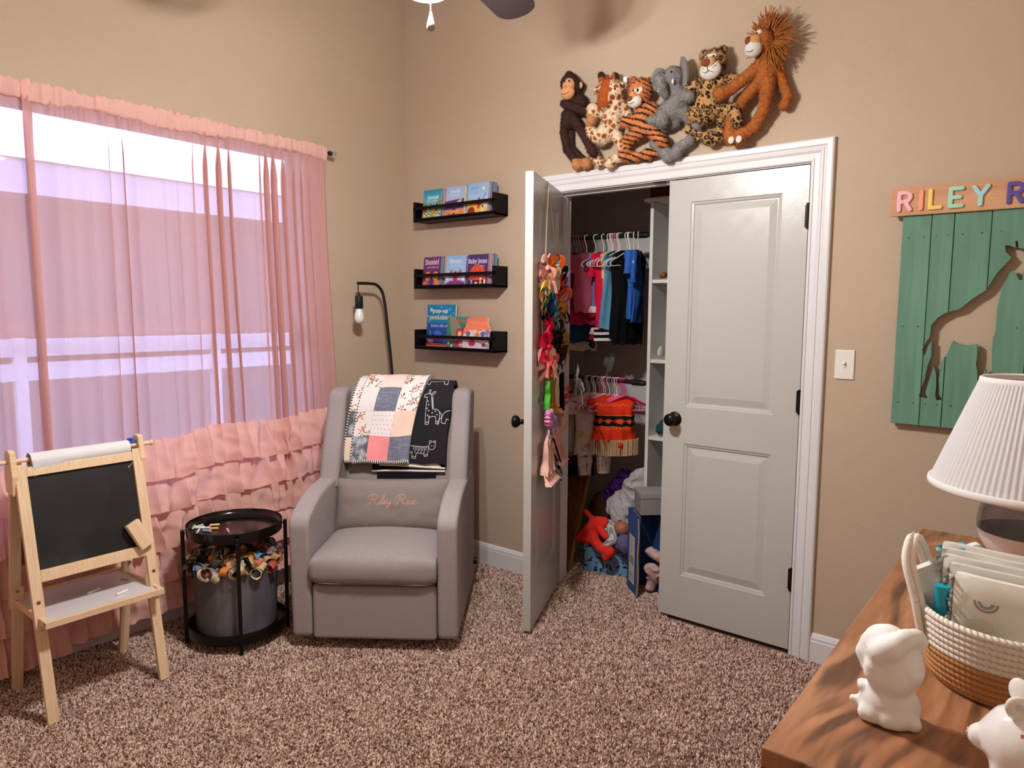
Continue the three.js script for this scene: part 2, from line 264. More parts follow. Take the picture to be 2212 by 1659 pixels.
const LEAF = 0.607, doorH = 2.015;
{ const d = doorLeaf('door_1', LEAF, doorH, true); d.position.set(DOOR.x1 - 0.003, 0.016, 0); d.userData.label = 'closed white two-panel closet door with black knob'; }
const openAngle = -67.4 * PI / 180;
const doorOpen = doorLeaf('door_2', LEAF, doorH, false); doorOpen.position.set(DOOR.x0 + 0.001, 0.016, 0.014); doorOpen.rotation.y = openAngle; doorOpen.userData.label = 'open white closet door with hair bows hung on it';
// window: frame, two sashes side by side, glass
{
  const w = thing('window_1'); w.userData = { kind: 'structure', label: 'white framed window behind the pink curtains' };
  const F = trimWhite, x = -0.1, { z0, z1, y0, y1 } = WIN, zm = (z0 + z1) / 2, ym = 1.36;
  add(w, 'frame', [span(-0.15, 0.0, y0, y0 + 0.025, z0, z1), span(-0.15, 0, y1 - 0.012, y1, z0, z1), span(-0.15, 0, y0, y1, z0, z0 + 0.012), span(-0.15, 0, y0, y1, z1 - 0.015, z1)], F);
  add(w, 'sill', span(-0.02, 0.028, y0 - 0.02, y0 + 0.005, z0 - 0.04, z1 + 0.04, 0.004), F);
  const glass = mat('#ffffff', 0.02, { transmission: 1, thickness: 0, ior: 1.45 });
  for (const [a, b] of [[z0 + 0.012, z1 - 0.015]]) for (const [c, d, xx] of [[y0 + 0.025, ym, x + 0.012], [ym, y1 - 0.012, x - 0.014]]) {
    const s = add(w, 'sash', [span(xx - 0.012, xx + 0.012, c, c + 0.035, a, b), span(xx - 0.012, xx + 0.012, d - 0.03, d, a, b), span(xx - 0.012, xx + 0.012, c, d, a, a + 0.03), span(xx - 0.012, xx + 0.012, c, d, b - 0.03, b)], F);
    add(s, 'pane', grid((u, v) => [xx, lerp(c + 0.035, d - 0.03, v), lerp(a + 0.03, b - 0.03, u)], 1, 1), glass);
  }
}
{ // deep eave above the window
  const e = thing('porch_eave', 'deep white porch eave above the window outside', 'eave', [-1, 2.72, 1.5]);
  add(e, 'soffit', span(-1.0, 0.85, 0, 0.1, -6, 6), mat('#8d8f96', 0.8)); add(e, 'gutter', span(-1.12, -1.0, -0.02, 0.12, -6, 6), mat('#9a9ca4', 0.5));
}
// outside: lawn, neighbouring house with pale fascia, white fence
struct('ground_outside', span(-30, -0.16, -0.7, -0.5, -20, 20), mat('#1f2219', 1));
{
  const h = thing('neighbour_house', 'neighbouring house with pale fascia outside the window', 'house', [-8, -0.5, 0]);
  add(h, 'wall', span(-6, 0, 0, 3.5, -14, 12), mat('#2c2224', 0.95));
  add(h, 'fascia', span(-6, 0.45, 3.42, 3.86, -14.4, 12.4), mat('#c9cdd6', 0.6));
  add(h, 'roof', extrude(poly([[0.5, 3.86], [-6.4, 3.86], [-3, 5.4]].map(([a, b]) => [a, Math.min(b, 3.9)])), 26).translate(0, 0, -14), mat('#5b5658', 0.9));
}
{
  const f = thing('garden_fence', 'low white rail fence on the lawn outside the window', 'fence', [-6, -0.5, 0]);
  for (const y of [1.13, 1.4]) add(f, 'rail', span(-0.03, 0.03, y, y + 0.2, -9, 10), mat('#d5d9e2', 0.5));
  for (let i = 0; i < 9; i++) add(f, 'post', span(-0.05, 0.05, 0, 1.66, -9 + i * 2.3, -8.88 + i * 2.3), mat('#d5d9e2', 0.5));
}
// ---------------------------------------------------------------- ceiling fan, whose three bulbs light the room
{
  const FX = 1.73, FZ = 1.57, fan = thing('ceiling_fan', 'dark-bladed ceiling fan with glass light shades and white pull chain', 'ceiling fan', [FX, 0, FZ]);
  const blade = mat('#3a2c30', 0.42), nickel = mat('#b9b2a8', 0.3, { metalness: 0.8 });
  add(fan, 'canopy', lathe([[0.0001, RH], [0.07, RH], [0.07, RH - 0.03], [0.03, RH - 0.07], [0.0001, RH - 0.07]]), nickel);
  add(fan, 'downrod', cyl(0.012, 0.012, RH - 2.66, 0, (RH + 2.6) / 2, 0), nickel);
  add(fan, 'motor', lathe([[0.0001, 2.66], [0.05, 2.66], [0.1, 2.63], [0.125, 2.58], [0.125, 2.53], [0.1, 2.49], [0.06, 2.475], [0.06, 2.44], [0.085, 2.43], [0.085, 2.41], [0.0001, 2.405]], 40), nickel);
  const sh = new THREE.Shape(); sh.moveTo(0.17, -0.05); sh.lineTo(0.66, -0.075); sh.quadraticCurveTo(0.735, -0.078, 0.75, -0.02); sh.quadraticCurveTo(0.76, 0.065, 0.68, 0.072); sh.lineTo(0.17, 0.05);
  for (let i = 0; i < 5; i++) {
    const a = 1.80 + i * 2 * PI / 5;
    const b = add(fan, 'blade', extrude(sh, 0.008, 0.002).rotateX(-PI / 2 - 0.2).translate(0, 2.525, 0).rotateY(a), blade);
    add(b, 'blade_arm', [rod([0.1, 2.53, 0], [0.22, 2.54, 0], 0.012), box(0.1, 0.006, 0.05, 0.22, 2.535, 0)].map((g) => g.rotateY(a)), nickel);
  }
  const glass = mat('#ffffff', 0.3, { transmission: 0.96, thickness: 0, ior: 1.2 }), glow = mat('#fff4e0', 0.5, { emissive: new THREE.Color().setRGB(LAMP.color[0], LAMP.color[1], LAMP.color[2]), emissiveIntensity: 6 });
  for (let i = 0; i < 3; i++) {
    const a = 0.35 + i * 2 * PI / 3, r = 0.085, ox = Math.cos(a) * r, oz = Math.sin(a) * r;
    const s = add(fan, 'light_shade', lathe([[0.024, 2.43], [0.034, 2.405], [0.046, 2.375], [0.05, 2.345], [0.058, 2.322], [0.0565, 2.322], [0.0485, 2.345], [0.0445, 2.375], [0.0325, 2.405]], 28).translate(ox, 0.024, oz), glass, 'frosted glass light shade');
    add(s, 'bulb', ball(0.02, 0.028, 0.02, ox, 2.396, oz), glow, 'glowing light bulb');
    const l = new THREE.PointLight(new THREE.Color().setRGB(...LAMP.color), LAMP.power, 0, 2); l.position.set(FX + ox, 2.362, FZ + oz); l.castShadow = true; l.shadow.radius = 1.2; l.name = 'fan_light'; scene.add(l);
  }
  const chain = [], cx = 0.085, cz = 0.0; for (let y = 2.4; y > 2.245; y -= 0.0058) chain.push(ball(0.0026, 0.0026, 0.0026, cx, y, cz, 6));
  add(fan, 'pull_chain', chain, mat('#a89f8d', 0.4), 'white bead pull chain');
  add(fan, 'chain_pull', lathe([[0.0001, 2.247], [0.003, 2.247], [0.005, 2.238], [0.0105, 2.218], [0.0115, 2.208], [0.0085, 2.2], [0.0001, 2.199]], 18).translate(cx, 0, cz), mat('#a89f8d', 0.35), 'white drop-shaped chain pull');
}
// ---------------------------------------------------------------- pink ruffled curtains on a rod
{
  const rodY = 2.268, rodX = 0.085;
  const r = thing('curtain_rod', 'thin black curtain rod with clear round finial above the window', 'curtain rod', [rodX, rodY, 1.6]);
  add(r, 'pole', rod([0, 0, -1.0], [0, 0, 1.15], 0.0075), black);
  for (const z of [-0.985, 1.1]) add(r, 'bracket', [rod([0, 0, z + 0.03], [-0.083, 0, z + 0.03], 0.005), cyl(0.018, 0.018, 0.006, -0.082, 0, z + 0.03).translate(0, 0, 0)], black);
  for (const s of [-1, 1]) { const z = s < 0 ? -1.0 : 1.15; add(r, 'finial_cap', lathe([[0.0001, 0], [0.012, 0], [0.012, 0.012], [0.009, 0.018], [0.0001, 0.018]], 16).rotateX(s * PI / 2).translate(0, 0, z), black); add(r, 'finial', ball(0.0165, 0.0165, 0.0165, 0, 0, z + s * 0.03), mat('#e9e4e0', 0.05, { transmission: 0.9, thickness: 0.03, ior: 1.5 }), 'clear glass ball finial'); }
  const sheer = mat('#e2b0aa', 0.71, { transmission: 0.42, thickness: 0, ior: 1.02, specularIntensity: 0.1, bumpMap: use(weaveTex, 12), bumpScale: 0.0002 });
  const ruffleMat = mat('#fbc9bf', 0.93, { transmission: 0.3, thickness: 0, ior: 1.02, specularIntensity: 0.1 });
  function panel(name, label, z0, z1, seed, drop) {
    const t = thing(name, label, 'curtain', [0, 0, 0], 0, 'pink curtains at the window'), w = z1 - z0, n = Math.round(w / 0.056);
    const fold = (u, v) => {
      const g = sstep(0, 0.08, v), k = u * n + 1.5 * noise(u * 5, seed, 0) + 0.4 * noise(u * 13, seed, v * 0.7 + 2), ph = 2 * PI * k;
      const a = clamp(0.62 + 0.75 * noise(u * 9 + 3, seed + 5, v * 0.4), 0.12, 1.1) * lerp(0.45, 1, g), big = noise(u * 4, seed + 9, v * 0.6);
      return [0.021 * a * Math.sin(ph) + 0.014 * big * g + 0.004 * (1 - g) * Math.sin(ph * 3), 0.017 * a * Math.cos(ph + 0.6)];
    };
    const wide = (u, v, z) => z + (u - 0.5) * -0 + (z0 < 1 ? -0.05 * sstep(0.05, 0.75, v) * (1 - u) : 0);     // the free edge swings out a little
    const at = (u, v, y0, y1, dx) => { const [fx, fz] = fold(u, v), y = lerp(y0, y1, v); return [rodX + 0.004 + fx + dx, y, wide(u, v, lerp(z0, z1, u) + fz * sstep(0, 0.03, u) * sstep(1, 0.97, u))]; };
    add(t, 'sheer_panel', grid((u, v) => at(u, v, 2.245, 0.1, 0), Math.round(w * 260), 90, false, [w * 6, 13]), sheer);
    // gathered pocket round the rod
    add(t, 'rod_pocket', grid((u, v) => { const a = v * 1.72 * PI + 0.64 * PI, gat = noise(u * w * 90, seed, 1) * 0.003 + noise(u * w * 35, seed + 3, 1) * 0.003, ry = 0.037 + 0.004 * noise(u * w * 50, seed, 4); return [rodX + Math.cos(a) * (0.0155 + gat), rodY - 0.002 + Math.sin(a) * ry + (Math.sin(a) > 0.6 ? noise(u * w * 70, seed, 8) * 0.006 : 0) - (Math.sin(a) < -0.7 ? 0.008 * noise(u * w * 6, 2, seed) : 0), lerp(z0, z1, u) + noise(u * w * 60, 5, seed) * 0.003]; }, Math.round(w * 420), 18), ruffleMat);
    for (let i = 0; i < 5; i++) {
      const top = 0.91 - i * 0.15 - drop, len = 0.176, f0 = (2.238 - top) / 2.138;
      add(t, 'ruffle', grid((u, v) => {
        const z = lerp(z0, z1, u), [fx, fz] = fold(u, f0 + v * 0.07), dipp = -0.04 * sstep(1.33, 1.5, z) + 0.016 * noise(z * 4, i, seed), gather = noise(u * w * 60, i, seed) * 0.005 * (1 - v);
        const k = u * w * 9.5 + 1.3 * noise(u * w * 4.2, i * 7 + seed, 0) + 0.25 * noise(u * w * 12, i, v), wave = Math.sin(2 * PI * k), amp = (0.55 + 0.5 * noise(u * w * 6, i + 20, seed)) * sstep(0, 0.7, v);
        const crease = (0.007 * noise(u * w * 22 + v * 3, v * 5, i + seed) + 0.006 * Math.abs(noise(u * w * 30 - v * 4, v * 3, i + seed + 40))) * sstep(0, 0.3, v);
        return [rodX + 0.022 + fx * 0.8 + 0.03 * v + 0.03 * wave * amp + gather + crease, top + dipp - len * v + 0.012 * wave * amp * v + 0.004 * noise(u * w * 80, i, 3) * (1 - v), wide(u, f0, z + fz * 0.5 + 0.02 * amp * Math.cos(2 * PI * k + 0.5) * v)];
      }, Math.round(w * 300), 16), ruffleMat, i ? null : 'topmost ruffle tier');
    }
    return t;
  }
  panel('window_curtain', 'wide pink sheer curtain with ruffled tiers beside the grey armchair', 0.62, 2.0, 3, 0);
  panel('window_curtain', 'pink sheer curtain with ruffles behind the wooden easel, at the picture edge', 1.965, 2.7, 17, 0.03);
}
// ---------------------------------------------------------------- grey recliner in the corner
const CH = { p: [0.759, 0, 0.796], a: 0.635 };
const chairCloth = mat('#aaa1a2', 0.95, { bumpMap: use(weaveTex, 16), bumpScale: 0.0009, map: null });
{
  const ribTex = dataTex(256, (u, v, i, j) => 0.45 + 0.3 * hash3(i >> 5, j >> 1, 3) + 0.25 * hash3(i, j, 8));
  const tweed = dataTex(256, (u, v, i, j) => { const k = 0.86 + 0.14 * (0.5 * hash3(i >> 3, j, 3) + 0.5 * hash3(i, j >> 3, 8)); return [k, k * 0.985, k * 0.98]; }, true);
  chairCloth.map = use(tweed, 7); chairCloth.needsUpdate = true;
  const ribbed = mat('#ada4a5', 0.95, { bumpMap: use(ribTex, 3.2), bumpScale: 0.0016, map: use(tweed, 7) });
  const t = thing('recliner_armchair', 'grey upholstered wingback recliner armchair in the corner', 'armchair', CH.p, CH.a);
  add(t, 'base', [cyl(0.26, 0.26, 0.025, 0, 0.013, 0.02, 40), span(-0.24, 0.24, 0.03, 0.07, -0.26, 0.3)], black, 'black swivel base');
  add(t, 'seat_box', span(-0.27, 0.27, 0.06, 0.3, -0.3, 0.33, 0.01), chairCloth);
  const arm = new THREE.Shape(); arm.moveTo(-0.33, 0.055); arm.lineTo(0.35, 0.052); arm.quadraticCurveTo(0.372, 0.052, 0.374, 0.075); arm.lineTo(0.392, 0.53); arm.quadraticCurveTo(0.394, 0.57, 0.36, 0.588); arm.quadraticCurveTo(0.25, 0.64, 0.12, 0.65); arm.lineTo(-0.2, 0.66); arm.quadraticCurveTo(-0.36, 0.66, -0.37, 0.58); arm.lineTo(-0.36, 0.09); arm.quadraticCurveTo(-0.355, 0.055, -0.33, 0.055);
  const armGeo = () => extrude(arm, 0.086, 0.016, 4).rotateY(-PI / 2);
  add(t, 'arm', armGeo().translate(-0.27, 0, 0), ribbed); add(t, 'arm', armGeo().translate(0.356, 0, 0), ribbed);
  // seat cushion with a crowned top and rounded front edge
  const seat = rbox(0.536, 0.13, 0.6, 0.04, 0, 0, 0, 5); { const q = new THREE.BoxGeometry(0.536, 0.13, 0.6, 24, 10, 26), a = q.attributes.position; for (let i = 0; i < a.count; i++) { let x = a.getX(i) / 0.268, y = a.getY(i) / 0.065, z = a.getZ(i) / 0.3; const rx = 1 - 0.018 * Math.pow(Math.abs(y), 4) , e = Math.pow(Math.max(Math.abs(x), 0), 8), ez = Math.pow(Math.max(Math.abs(z), 0), 18), lift = y > 0 ? 0.022 * (1 - x * x) * (1 - Math.pow(Math.abs(z), 3)) : 0; a.setXYZ(i, x * 0.268 * rx, y * 0.065 * (1 - 0.2 * e - 0.1 * ez) + lift, z * 0.3 * (1 - 0.045 * Math.pow(Math.abs(y), 4) * (z > 0 ? 1 : 0)) + (z > 0.9 ? 0.012 * (1 - x * x) * (1 - y * y) : 0)); } q.computeVertexNormals(); const sm = smooth(q); add(t, 'seat_cushion', sm.translate(0, 0.358, 0.105), chairCloth); }
  add(t, 'cushion_seam', tube([[-0.26, 0.306, 0.36], [-0.25, 0.304, 0.388], [0, 0.303, 0.396], [0.25, 0.304, 0.388], [0.26, 0.306, 0.36]], 0.0022, 40, 6), chairCloth);
  add(t, 'footrest_panel', rbox(0.532, 0.24, 0.05, 0.018, 0, 0.168, 0.355, 4), chairCloth);
  // backrest: padded slab leaning back, wings either side
  const lean = -0.27;
  add(t, 'backrest', [rbox(0.55, 0.72, 0.13, 0.05, 0, 0, 0, 5).rotateX(lean).translate(0, 0.715, -0.245)], chairCloth);
  add(t, 'back_shell', rbox(0.62, 0.8, 0.05, 0.02, 0, 0, 0, 3).rotateX(lean).translate(0, 0.645, -0.335), chairCloth);
  const wing = new THREE.Shape(); wing.moveTo(-0.34, 0.585); wing.lineTo(-0.02, 0.6); wing.quadraticCurveTo(-0.005, 0.605, -0.012, 0.63); wing.quadraticCurveTo(-0.05, 0.75, -0.12, 0.87); wing.quadraticCurveTo(-0.16, 0.94, -0.18, 1.0); wing.quadraticCurveTo(-0.2, 1.06, -0.27, 1.06); wing.quadraticCurveTo(-0.4, 1.06, -0.43, 1.03); wing.lineTo(-0.34, 0.585);
  const wingGeo = () => extrude(wing, 0.092, 0.026, 5).rotateY(-PI / 2);
  add(t, 'wing', wingGeo().translate(-0.262, 0, 0), chairCloth); add(t, 'wing', wingGeo().translate(0.354, 0, 0), chairCloth);
  add(t, 'recline_knob', [cyl(0.016, 0.018, 0.02).rotateZ(PI / 2).translate(0.366, 0.15, -0.33), cyl(0.006, 0.006, 0.03).rotateZ(PI / 2).translate(0.356, 0.15, -0.33)], black, 'black recline knob');
}
{ // lumbar pillow, stitched with a name
  const W = 0.56, H = 0.25, tex = canvasTex(1024, 454, (x, w, h) => {
    x.fillStyle = '#8d817b'; x.fillRect(0, 0, w, h);
    const R = rng(3); for (let i = 0; i < 9000; i++) { x.fillStyle = R() < 0.5 ? 'rgba(255,240,230,0.05)' : 'rgba(20,10,10,0.07)'; if (R() < 0.5) x.fillRect(R() * w, R() * h, 14, 1); else x.fillRect(R() * w, R() * h, 1, 14); }
    x.strokeStyle = '#f79d86'; x.lineCap = 'round'; x.lineJoin = 'round';
    const pen = (wd, d) => { x.lineWidth = wd; x.stroke(new Path2D(d)); };
    x.save(); x.translate(318, 140); x.scale(1.12, 1.12);
    const R1 = 'M34 14 C 28 40 20 66 8 76 C 2 80 -3 74 3 70 M2 30 C 0 12 26 2 52 4 C 82 7 78 36 44 42 C 36 43 32 42 32 40 M44 42 C 52 58 60 76 74 78 C 80 78 84 74 86 68';
    const word1 = 'M86 68 C 92 60 96 52 98 48 C 92 62 88 76 96 76 C 102 76 108 68 112 60 M112 60 C 120 40 130 12 124 8 C 116 6 108 50 108 66 C 108 78 116 78 124 66 M124 66 C 140 60 142 46 134 46 C 124 48 120 78 134 77 C 142 76 148 68 152 58 M152 52 C 148 64 148 76 156 75 C 164 74 170 60 172 50 C 168 70 162 96 150 102 C 142 104 142 94 152 88 C 164 82 174 74 180 66';
    pen(3.6, R1); pen(3.2, word1); x.beginPath(); x.arc(102, 36, 2.6, 0, 7); x.fillStyle = '#f79d86'; x.fill();
    x.translate(214, 0); pen(3.6, R1); pen(3.2, 'M86 68 C 92 60 96 50 98 48 C 92 62 90 76 98 76 C 106 76 114 62 116 50 C 112 66 112 77 120 75 C 126 74 130 68 134 62 M134 64 C 148 60 150 46 142 46 C 132 48 128 78 142 77 C 150 76 156 70 160 62');
    x.restore();
  });
  const f = (s) => (u, v) => { const a = 2 * u - 1, b = 2 * v - 1, k = Math.pow(1 - Math.pow(Math.abs(a), 3.2), 0.55) * Math.pow(1 - Math.pow(Math.abs(b), 3.2), 0.55), pin = 1 - 0.05 * (1 - a * a) * Math.pow(Math.abs(b), 4), pinx = 1 - 0.035 * (1 - b * b) * Math.pow(Math.abs(a), 4); return [a * W / 2 * pinx, -b * H / 2 * pin, s * (0.001 + 0.062 * k + 0.003 * noise(a * 5, b * 4, s) * k)]; };
  const t = thing('lumbar_pillow', 'grey rectangular pillow with coral script name, resting on the armchair seat', 'pillow', [0.759, 0, 0.796], CH.a);
  const place = (g) => g.rotateX(-0.3).rotateZ(0.012).translate(0.004, 0.53, -0.015);
  add(t, 'pillow_front', place(grid(f(1), 44, 26)), mat('#ffffff', 0.95, { map: tex, bumpMap: use(weaveTex, 14, 6), bumpScale: 0.0006 }), 'grey face stitched Riley Rue in coral script');
  add(t, 'pillow_back', place(flip(grid(f(-1), 44, 26))), linen('#8d817b'));
  const edge = []; for (let i = 0; i <= 60; i++) { const k = i / 60 * 4, s = Math.floor(k) % 4, e = k - Math.floor(k), q = [[e, 0], [1, e], [1 - e, 1], [0, 1 - e]][s], p = f(1)(...q); edge.push(V(p[0], p[1], 0)); }
  add(t, 'piping', place(new THREE.TubeGeometry(new THREE.CatmullRomCurve3(edge, true), 120, 0.0028, 6, true)), linen('#756b64'));
}
// ---------------------------------------------------------------- quilt and blanket over the chair back
{
  // path over the chair back in local y/z: s = 0 behind, 1 at the front hem
  const drape = (s, lift, low, backLow) => {
    const top = 1.072 + lift, pts = [[backLow, -0.415 - lift], [0.92, -0.43 - lift], [1.0, -0.43 - lift], [top - 0.012, -0.39], [top, -0.335], [top - 0.008, -0.28], [1.0, -0.225 + lift], [0.86, -0.195 + lift], [low, -0.165 + lift + 0.28 * 0]];
    return pts;
  };
  const pathOf = (lift, low, backLow) => { const c = new THREE.CatmullRomCurve3(drape(0, lift, low, backLow).map(([y, z]) => V(0, y, z + (y < 0.99 && z > -0.3 ? 0.0 : 0)))); c.arcLengthDivisions = 400; return c; };
  const quiltTex = canvasTex(1024, 1536, (x, w, h) => {
    const R = rng(11), c = 256, kinds = [['floral', 'pale', 'floral', 'lace'], ['dots', 'navy', 'floral', 'pale'], ['floral', 'bigdots', 'peach', 'navy'], ['lace', 'pink', 'navy', 'dots'], ['peach', 'floral', 'dots', 'floral'], ['navy', 'dots', 'lace', 'pink']];
    kinds.forEach((row, j) => row.forEach((k, i) => {
      x.save(); x.beginPath(); x.rect(i * c, j * c, c, c); x.clip(); x.translate(i * c, j * c);
      x.fillStyle = { floral: '#f4e7e4', pale: '#f6d8d0', dots: '#f4e9ea', bigdots: '#f2e8ea', peach: '#f7d9c9', pink: '#f5949a', navy: '#6f7487', lace: '#5c5f6c' }[k]; x.fillRect(0, 0, c, c);
      if (k === 'navy') for (let q = 0; q < 700; q++) { x.fillStyle = R() < 0.5 ? 'rgba(225,228,240,0.22)' : 'rgba(40,44,66,0.25)'; R() < 0.5 ? x.fillRect(R() * c, R() * c, 2, 60) : x.fillRect(R() * c - 20, R() * c, 60, 2); }
      if (k === 'dots') for (let q = 0; q < 15; q++) for (let p = 0; p < 15; p++) { x.fillStyle = '#3c3f50'; x.beginPath(); x.arc(q * 18 + R() * 5, p * 18 + R() * 5, 2.6, 0, 7); x.fill(); }
      if (k === 'bigdots') for (let q = 0; q < 6; q++) for (let p = 0; p < 6; p++) { x.fillStyle = '#5a5c6e'; x.beginPath(); x.arc(q * 46 + (p % 2) * 22, p * 46, 4.4, 0, 7); x.fill(); }
      if (k === 'pink') for (let q = 0; q < 220; q++) { x.fillStyle = 'rgba(255,225,215,0.7)'; x.fillRect(R() * c, R() * c, 3, 3); }
      if (k === 'lace') { x.strokeStyle = '#c9ccd6'; x.lineWidth = 3; for (let q = 0; q < 26; q++) { const a = R() * c, b = R() * c; for (let m = 0; m < 6; m++) { x.beginPath(); x.ellipse(a + 16 * Math.cos(m * 1.05), b + 16 * Math.sin(m * 1.05), 17, 7, m * 1.05, 0, 7); x.stroke(); } } }
      if (k === 'floral') for (let q = 0; q < 9; q++) { const a = R() * c, b = R() * c; for (let m = 0; m < 6; m++) { x.fillStyle = ['#6b7450', '#8c7a4a', '#3f4a44', '#4b5168'][Math.floor(R() * 4)]; x.save(); x.translate(a, b); x.rotate(R() * 6.3); x.beginPath(); x.ellipse(24 + R() * 22, 0, 13, 5, 0.3, 0, 7); x.fill(); x.restore(); } for (let m = 0; m < 5; m++) { x.fillStyle = ['#f29a8c', '#f7c0b0', '#d96c63'][Math.floor(R() * 3)]; x.beginPath(); x.ellipse(a + 9 * Math.cos(m * 1.26), b + 9 * Math.sin(m * 1.26), 9, 6, m * 1.26, 0, 7); x.fill(); } }
      x.strokeStyle = 'rgba(120,90,90,0.35)'; x.lineWidth = 2; x.strokeRect(0, 0, c, c); x.restore();
    }));
  });
  const stripeTex = canvasTex(256, 32, (x, w, h) => { x.fillStyle = '#f4ece8'; x.fillRect(0, 0, w, h); x.fillStyle = '#15131c'; for (let i = 0; i < 8; i++) x.fillRect(i * 32, 0, 16, h); });
  const place = (o) => { o.position.set(...CH.p); o.rotation.y = CH.a; return o; };
  { // dark blanket with white line animals (under the quilt)
    const t = place(thing('animal_print_blanket', 'folded dark blanket with white outlined animals, on the armchair back', 'blanket'));
    const art = canvasTex(640, 1680, (x, w, h) => {
      x.fillStyle = '#17131d'; x.fillRect(0, 0, w, h); x.strokeStyle = '#e9e3e4'; x.fillStyle = '#e9e3e4'; x.lineWidth = 5; x.lineCap = x.lineJoin = 'round';
      const P = (d) => x.stroke(new Path2D(d)), dot = (a, b, r = 5) => { x.beginPath(); x.arc(a, b, r, 0, 7); x.fill(); };
      const giraffe = (a, b, s) => { x.save(); x.translate(a, b); x.scale(s, s); P('M0 0 C -30 2 -48 14 -50 26 C -46 38 -20 34 -8 34 L -8 250 L -8 270 L 26 270 L 30 210 C 60 200 80 200 100 210 L 104 270 L 140 270 L 140 180 C 130 150 100 140 62 140 L 40 30 C 40 10 24 0 0 0 M8 0 C -4 -24 0 -40 14 -42 C 22 -34 22 -14 18 0 M36 8 C 50 -14 66 -20 76 -12 C 74 4 56 14 42 18 M140 170 C 160 180 166 200 164 214 M-8 250 L 26 250 M104 250 L 140 250'); for (const [p, q] of [[8, 70], [20, 100], [6, 130], [24, 150], [14, 190], [60, 170], [90, 160], [110, 190], [30, 200]]) dot(p, q, 6); for (let i = 0; i < 9; i++) P(`M${44 + i * 2} ${34 + i * 11} l 12 3`); x.restore(); };
      const tiger = (a, b, s) => { x.save(); x.translate(a, b); x.scale(s, s); P('M0 0 C -40 0 -60 60 -100 56 C -116 40 -110 30 -106 30 M0 0 L 200 0 L 190 100 L 150 100 L 146 70 L 50 70 L 44 130 L 0 130 L 0 60 C -40 90 -90 90 -112 66 M200 0 C 196 -40 250 -60 280 -30 C 300 20 270 40 240 40 C 220 40 204 30 200 0'); for (let i = 0; i < 9; i++) P(`M${20 + i * 19} 2 L ${14 + i * 19} ${i % 2 ? 66 : 40}`); P('M0 112 L 44 112 M150 84 L 190 84 M210 -34 a 14 14 0 1 1 20 -14 M262 -44 a 14 14 0 1 1 22 14'); dot(232, 0, 5); dot(262, 0, 5); x.restore(); };
      const elephant = (a, b, s) => { x.save(); x.translate(a, b); x.scale(s, s); P('M0 100 C -20 0 60 -20 120 -10 C 200 -6 230 30 220 110 L 190 110 L 186 70 C 140 90 90 80 50 66 L 44 110 L 0 100 M0 60 C -40 60 -50 100 -40 120'); x.restore(); };
      giraffe(390, 1050, 1.0); tiger(270, 1520, 0.85); elephant(330, 830, 1.1); elephant(40, 1180, 1); giraffe(60, 500, 1); tiger(300, 300, 0.8); elephant(560, 1210, 1.0); giraffe(80, 1400, 0.9); giraffe(420, 420, 1); tiger(60, 130, 0.7);
    });
    const c = pathOf(0.012, 0.7, 0.7), X = (u, s) => lerp(-0.02, 0.268, u) - 0.03 * s;
    add(t, 'top_fold', slab((u, v) => { const p = c.getPointAt(v); return [X(u, sstep(0.45, 1, v)) + 0.004 * noise(v * 6, u * 3, 1), p.y + 0.006 * noise(u * 5, v * 5, 2), p.z + 0.004 * noise(u * 6, v * 7, 3)]; }, 16, 60, 0.022), mat('#ffffff', 0.93, { map: art }));
    const leaf = (x0, x1, y0, z, tilt, name, m) => { const s = add(t, name, slab((u, v) => { const dy = 0.085 * (1 - v); return [lerp(x0, x1, u), y0 + dy + tilt * (u - 0.5), z - 0.29 * dy + 0.0015 * noise(u * 4, v * 3, z * 90)]; }, 12, 8, 0.006), m); add(s, 'cream_binding', tube([0, 0.33, 0.66, 1].map((u) => [lerp(x0, x1, u), y0 + tilt * (u - 0.5) + 0.002 * Math.sin(u * 5), z + 0.002]), 0.006, 20, 6), mat('#e8dccb', 0.9), 'cream bound edge'); };
    const dark = cloth('#17131d');
    leaf(-0.1, 0.19, 0.612, -0.134, 0.014, 'lower_fold', dark); leaf(-0.125, 0.235, 0.664, -0.147, 0.004, 'under_fold', dark); leaf(-0.09, 0.235, 0.686, -0.151, -0.014, 'middle_fold', mat('#e2d6c8', 0.9));
  }
  { // patchwork quilt with black and white striped binding
    const t = place(thing('patchwork_quilt', 'folded pink and grey patchwork quilt with striped edge, on the armchair back', 'quilt'));
    const c = pathOf(0.034, 0.712, 0.74);
    const X = (u, v) => { const s = sstep(0.42, 1, v); return lerp(lerp(-0.205, -0.262, s), lerp(0.142, 0.06, s), u); };
    const sheet = (x0, x1, d, hem) => (u, v) => { const q = lerp(x0, x1, u), vv = v * hem, p = c.getPointAt(Math.min(0.9999, vv)); return [X(q, vv), p.y + 0.005 * noise(u * 4, v * 4, d * 99) + d * 0.35, p.z + (vv > 0.5 ? 1 : -1) * d * (vv > 0.38 && vv < 0.55 ? 0.2 : 1) + 0.006 * noise(u * 5, v * 6, 3 + d * 70)]; };
    const qm = mat('#ffffff', 0.93, { map: quiltTex, bumpMap: use(weaveTex, 6), bumpScale: 0.0006 });
    const reUV = (g, u0, u1, v0, v1) => { const a = g.attributes.uv; for (let i = 0; i < a.count; i++) a.setXY(i, lerp(u0, u1, a.getX(i)), lerp(v0, v1, a.getY(i))); return g; };
    add(t, 'upper_fold', reUV(slab(sheet(0.13, 1, 0.012, 1), 26, 64, 0.022), 0.06, 0.75, 0.333, 1.6), qm);
    add(t, 'under_fold', reUV(slab(sheet(0, 0.97, -0.008, 1.0), 26, 64, 0.018), 0.0, 0.7, 0.18, 1.4), qm);
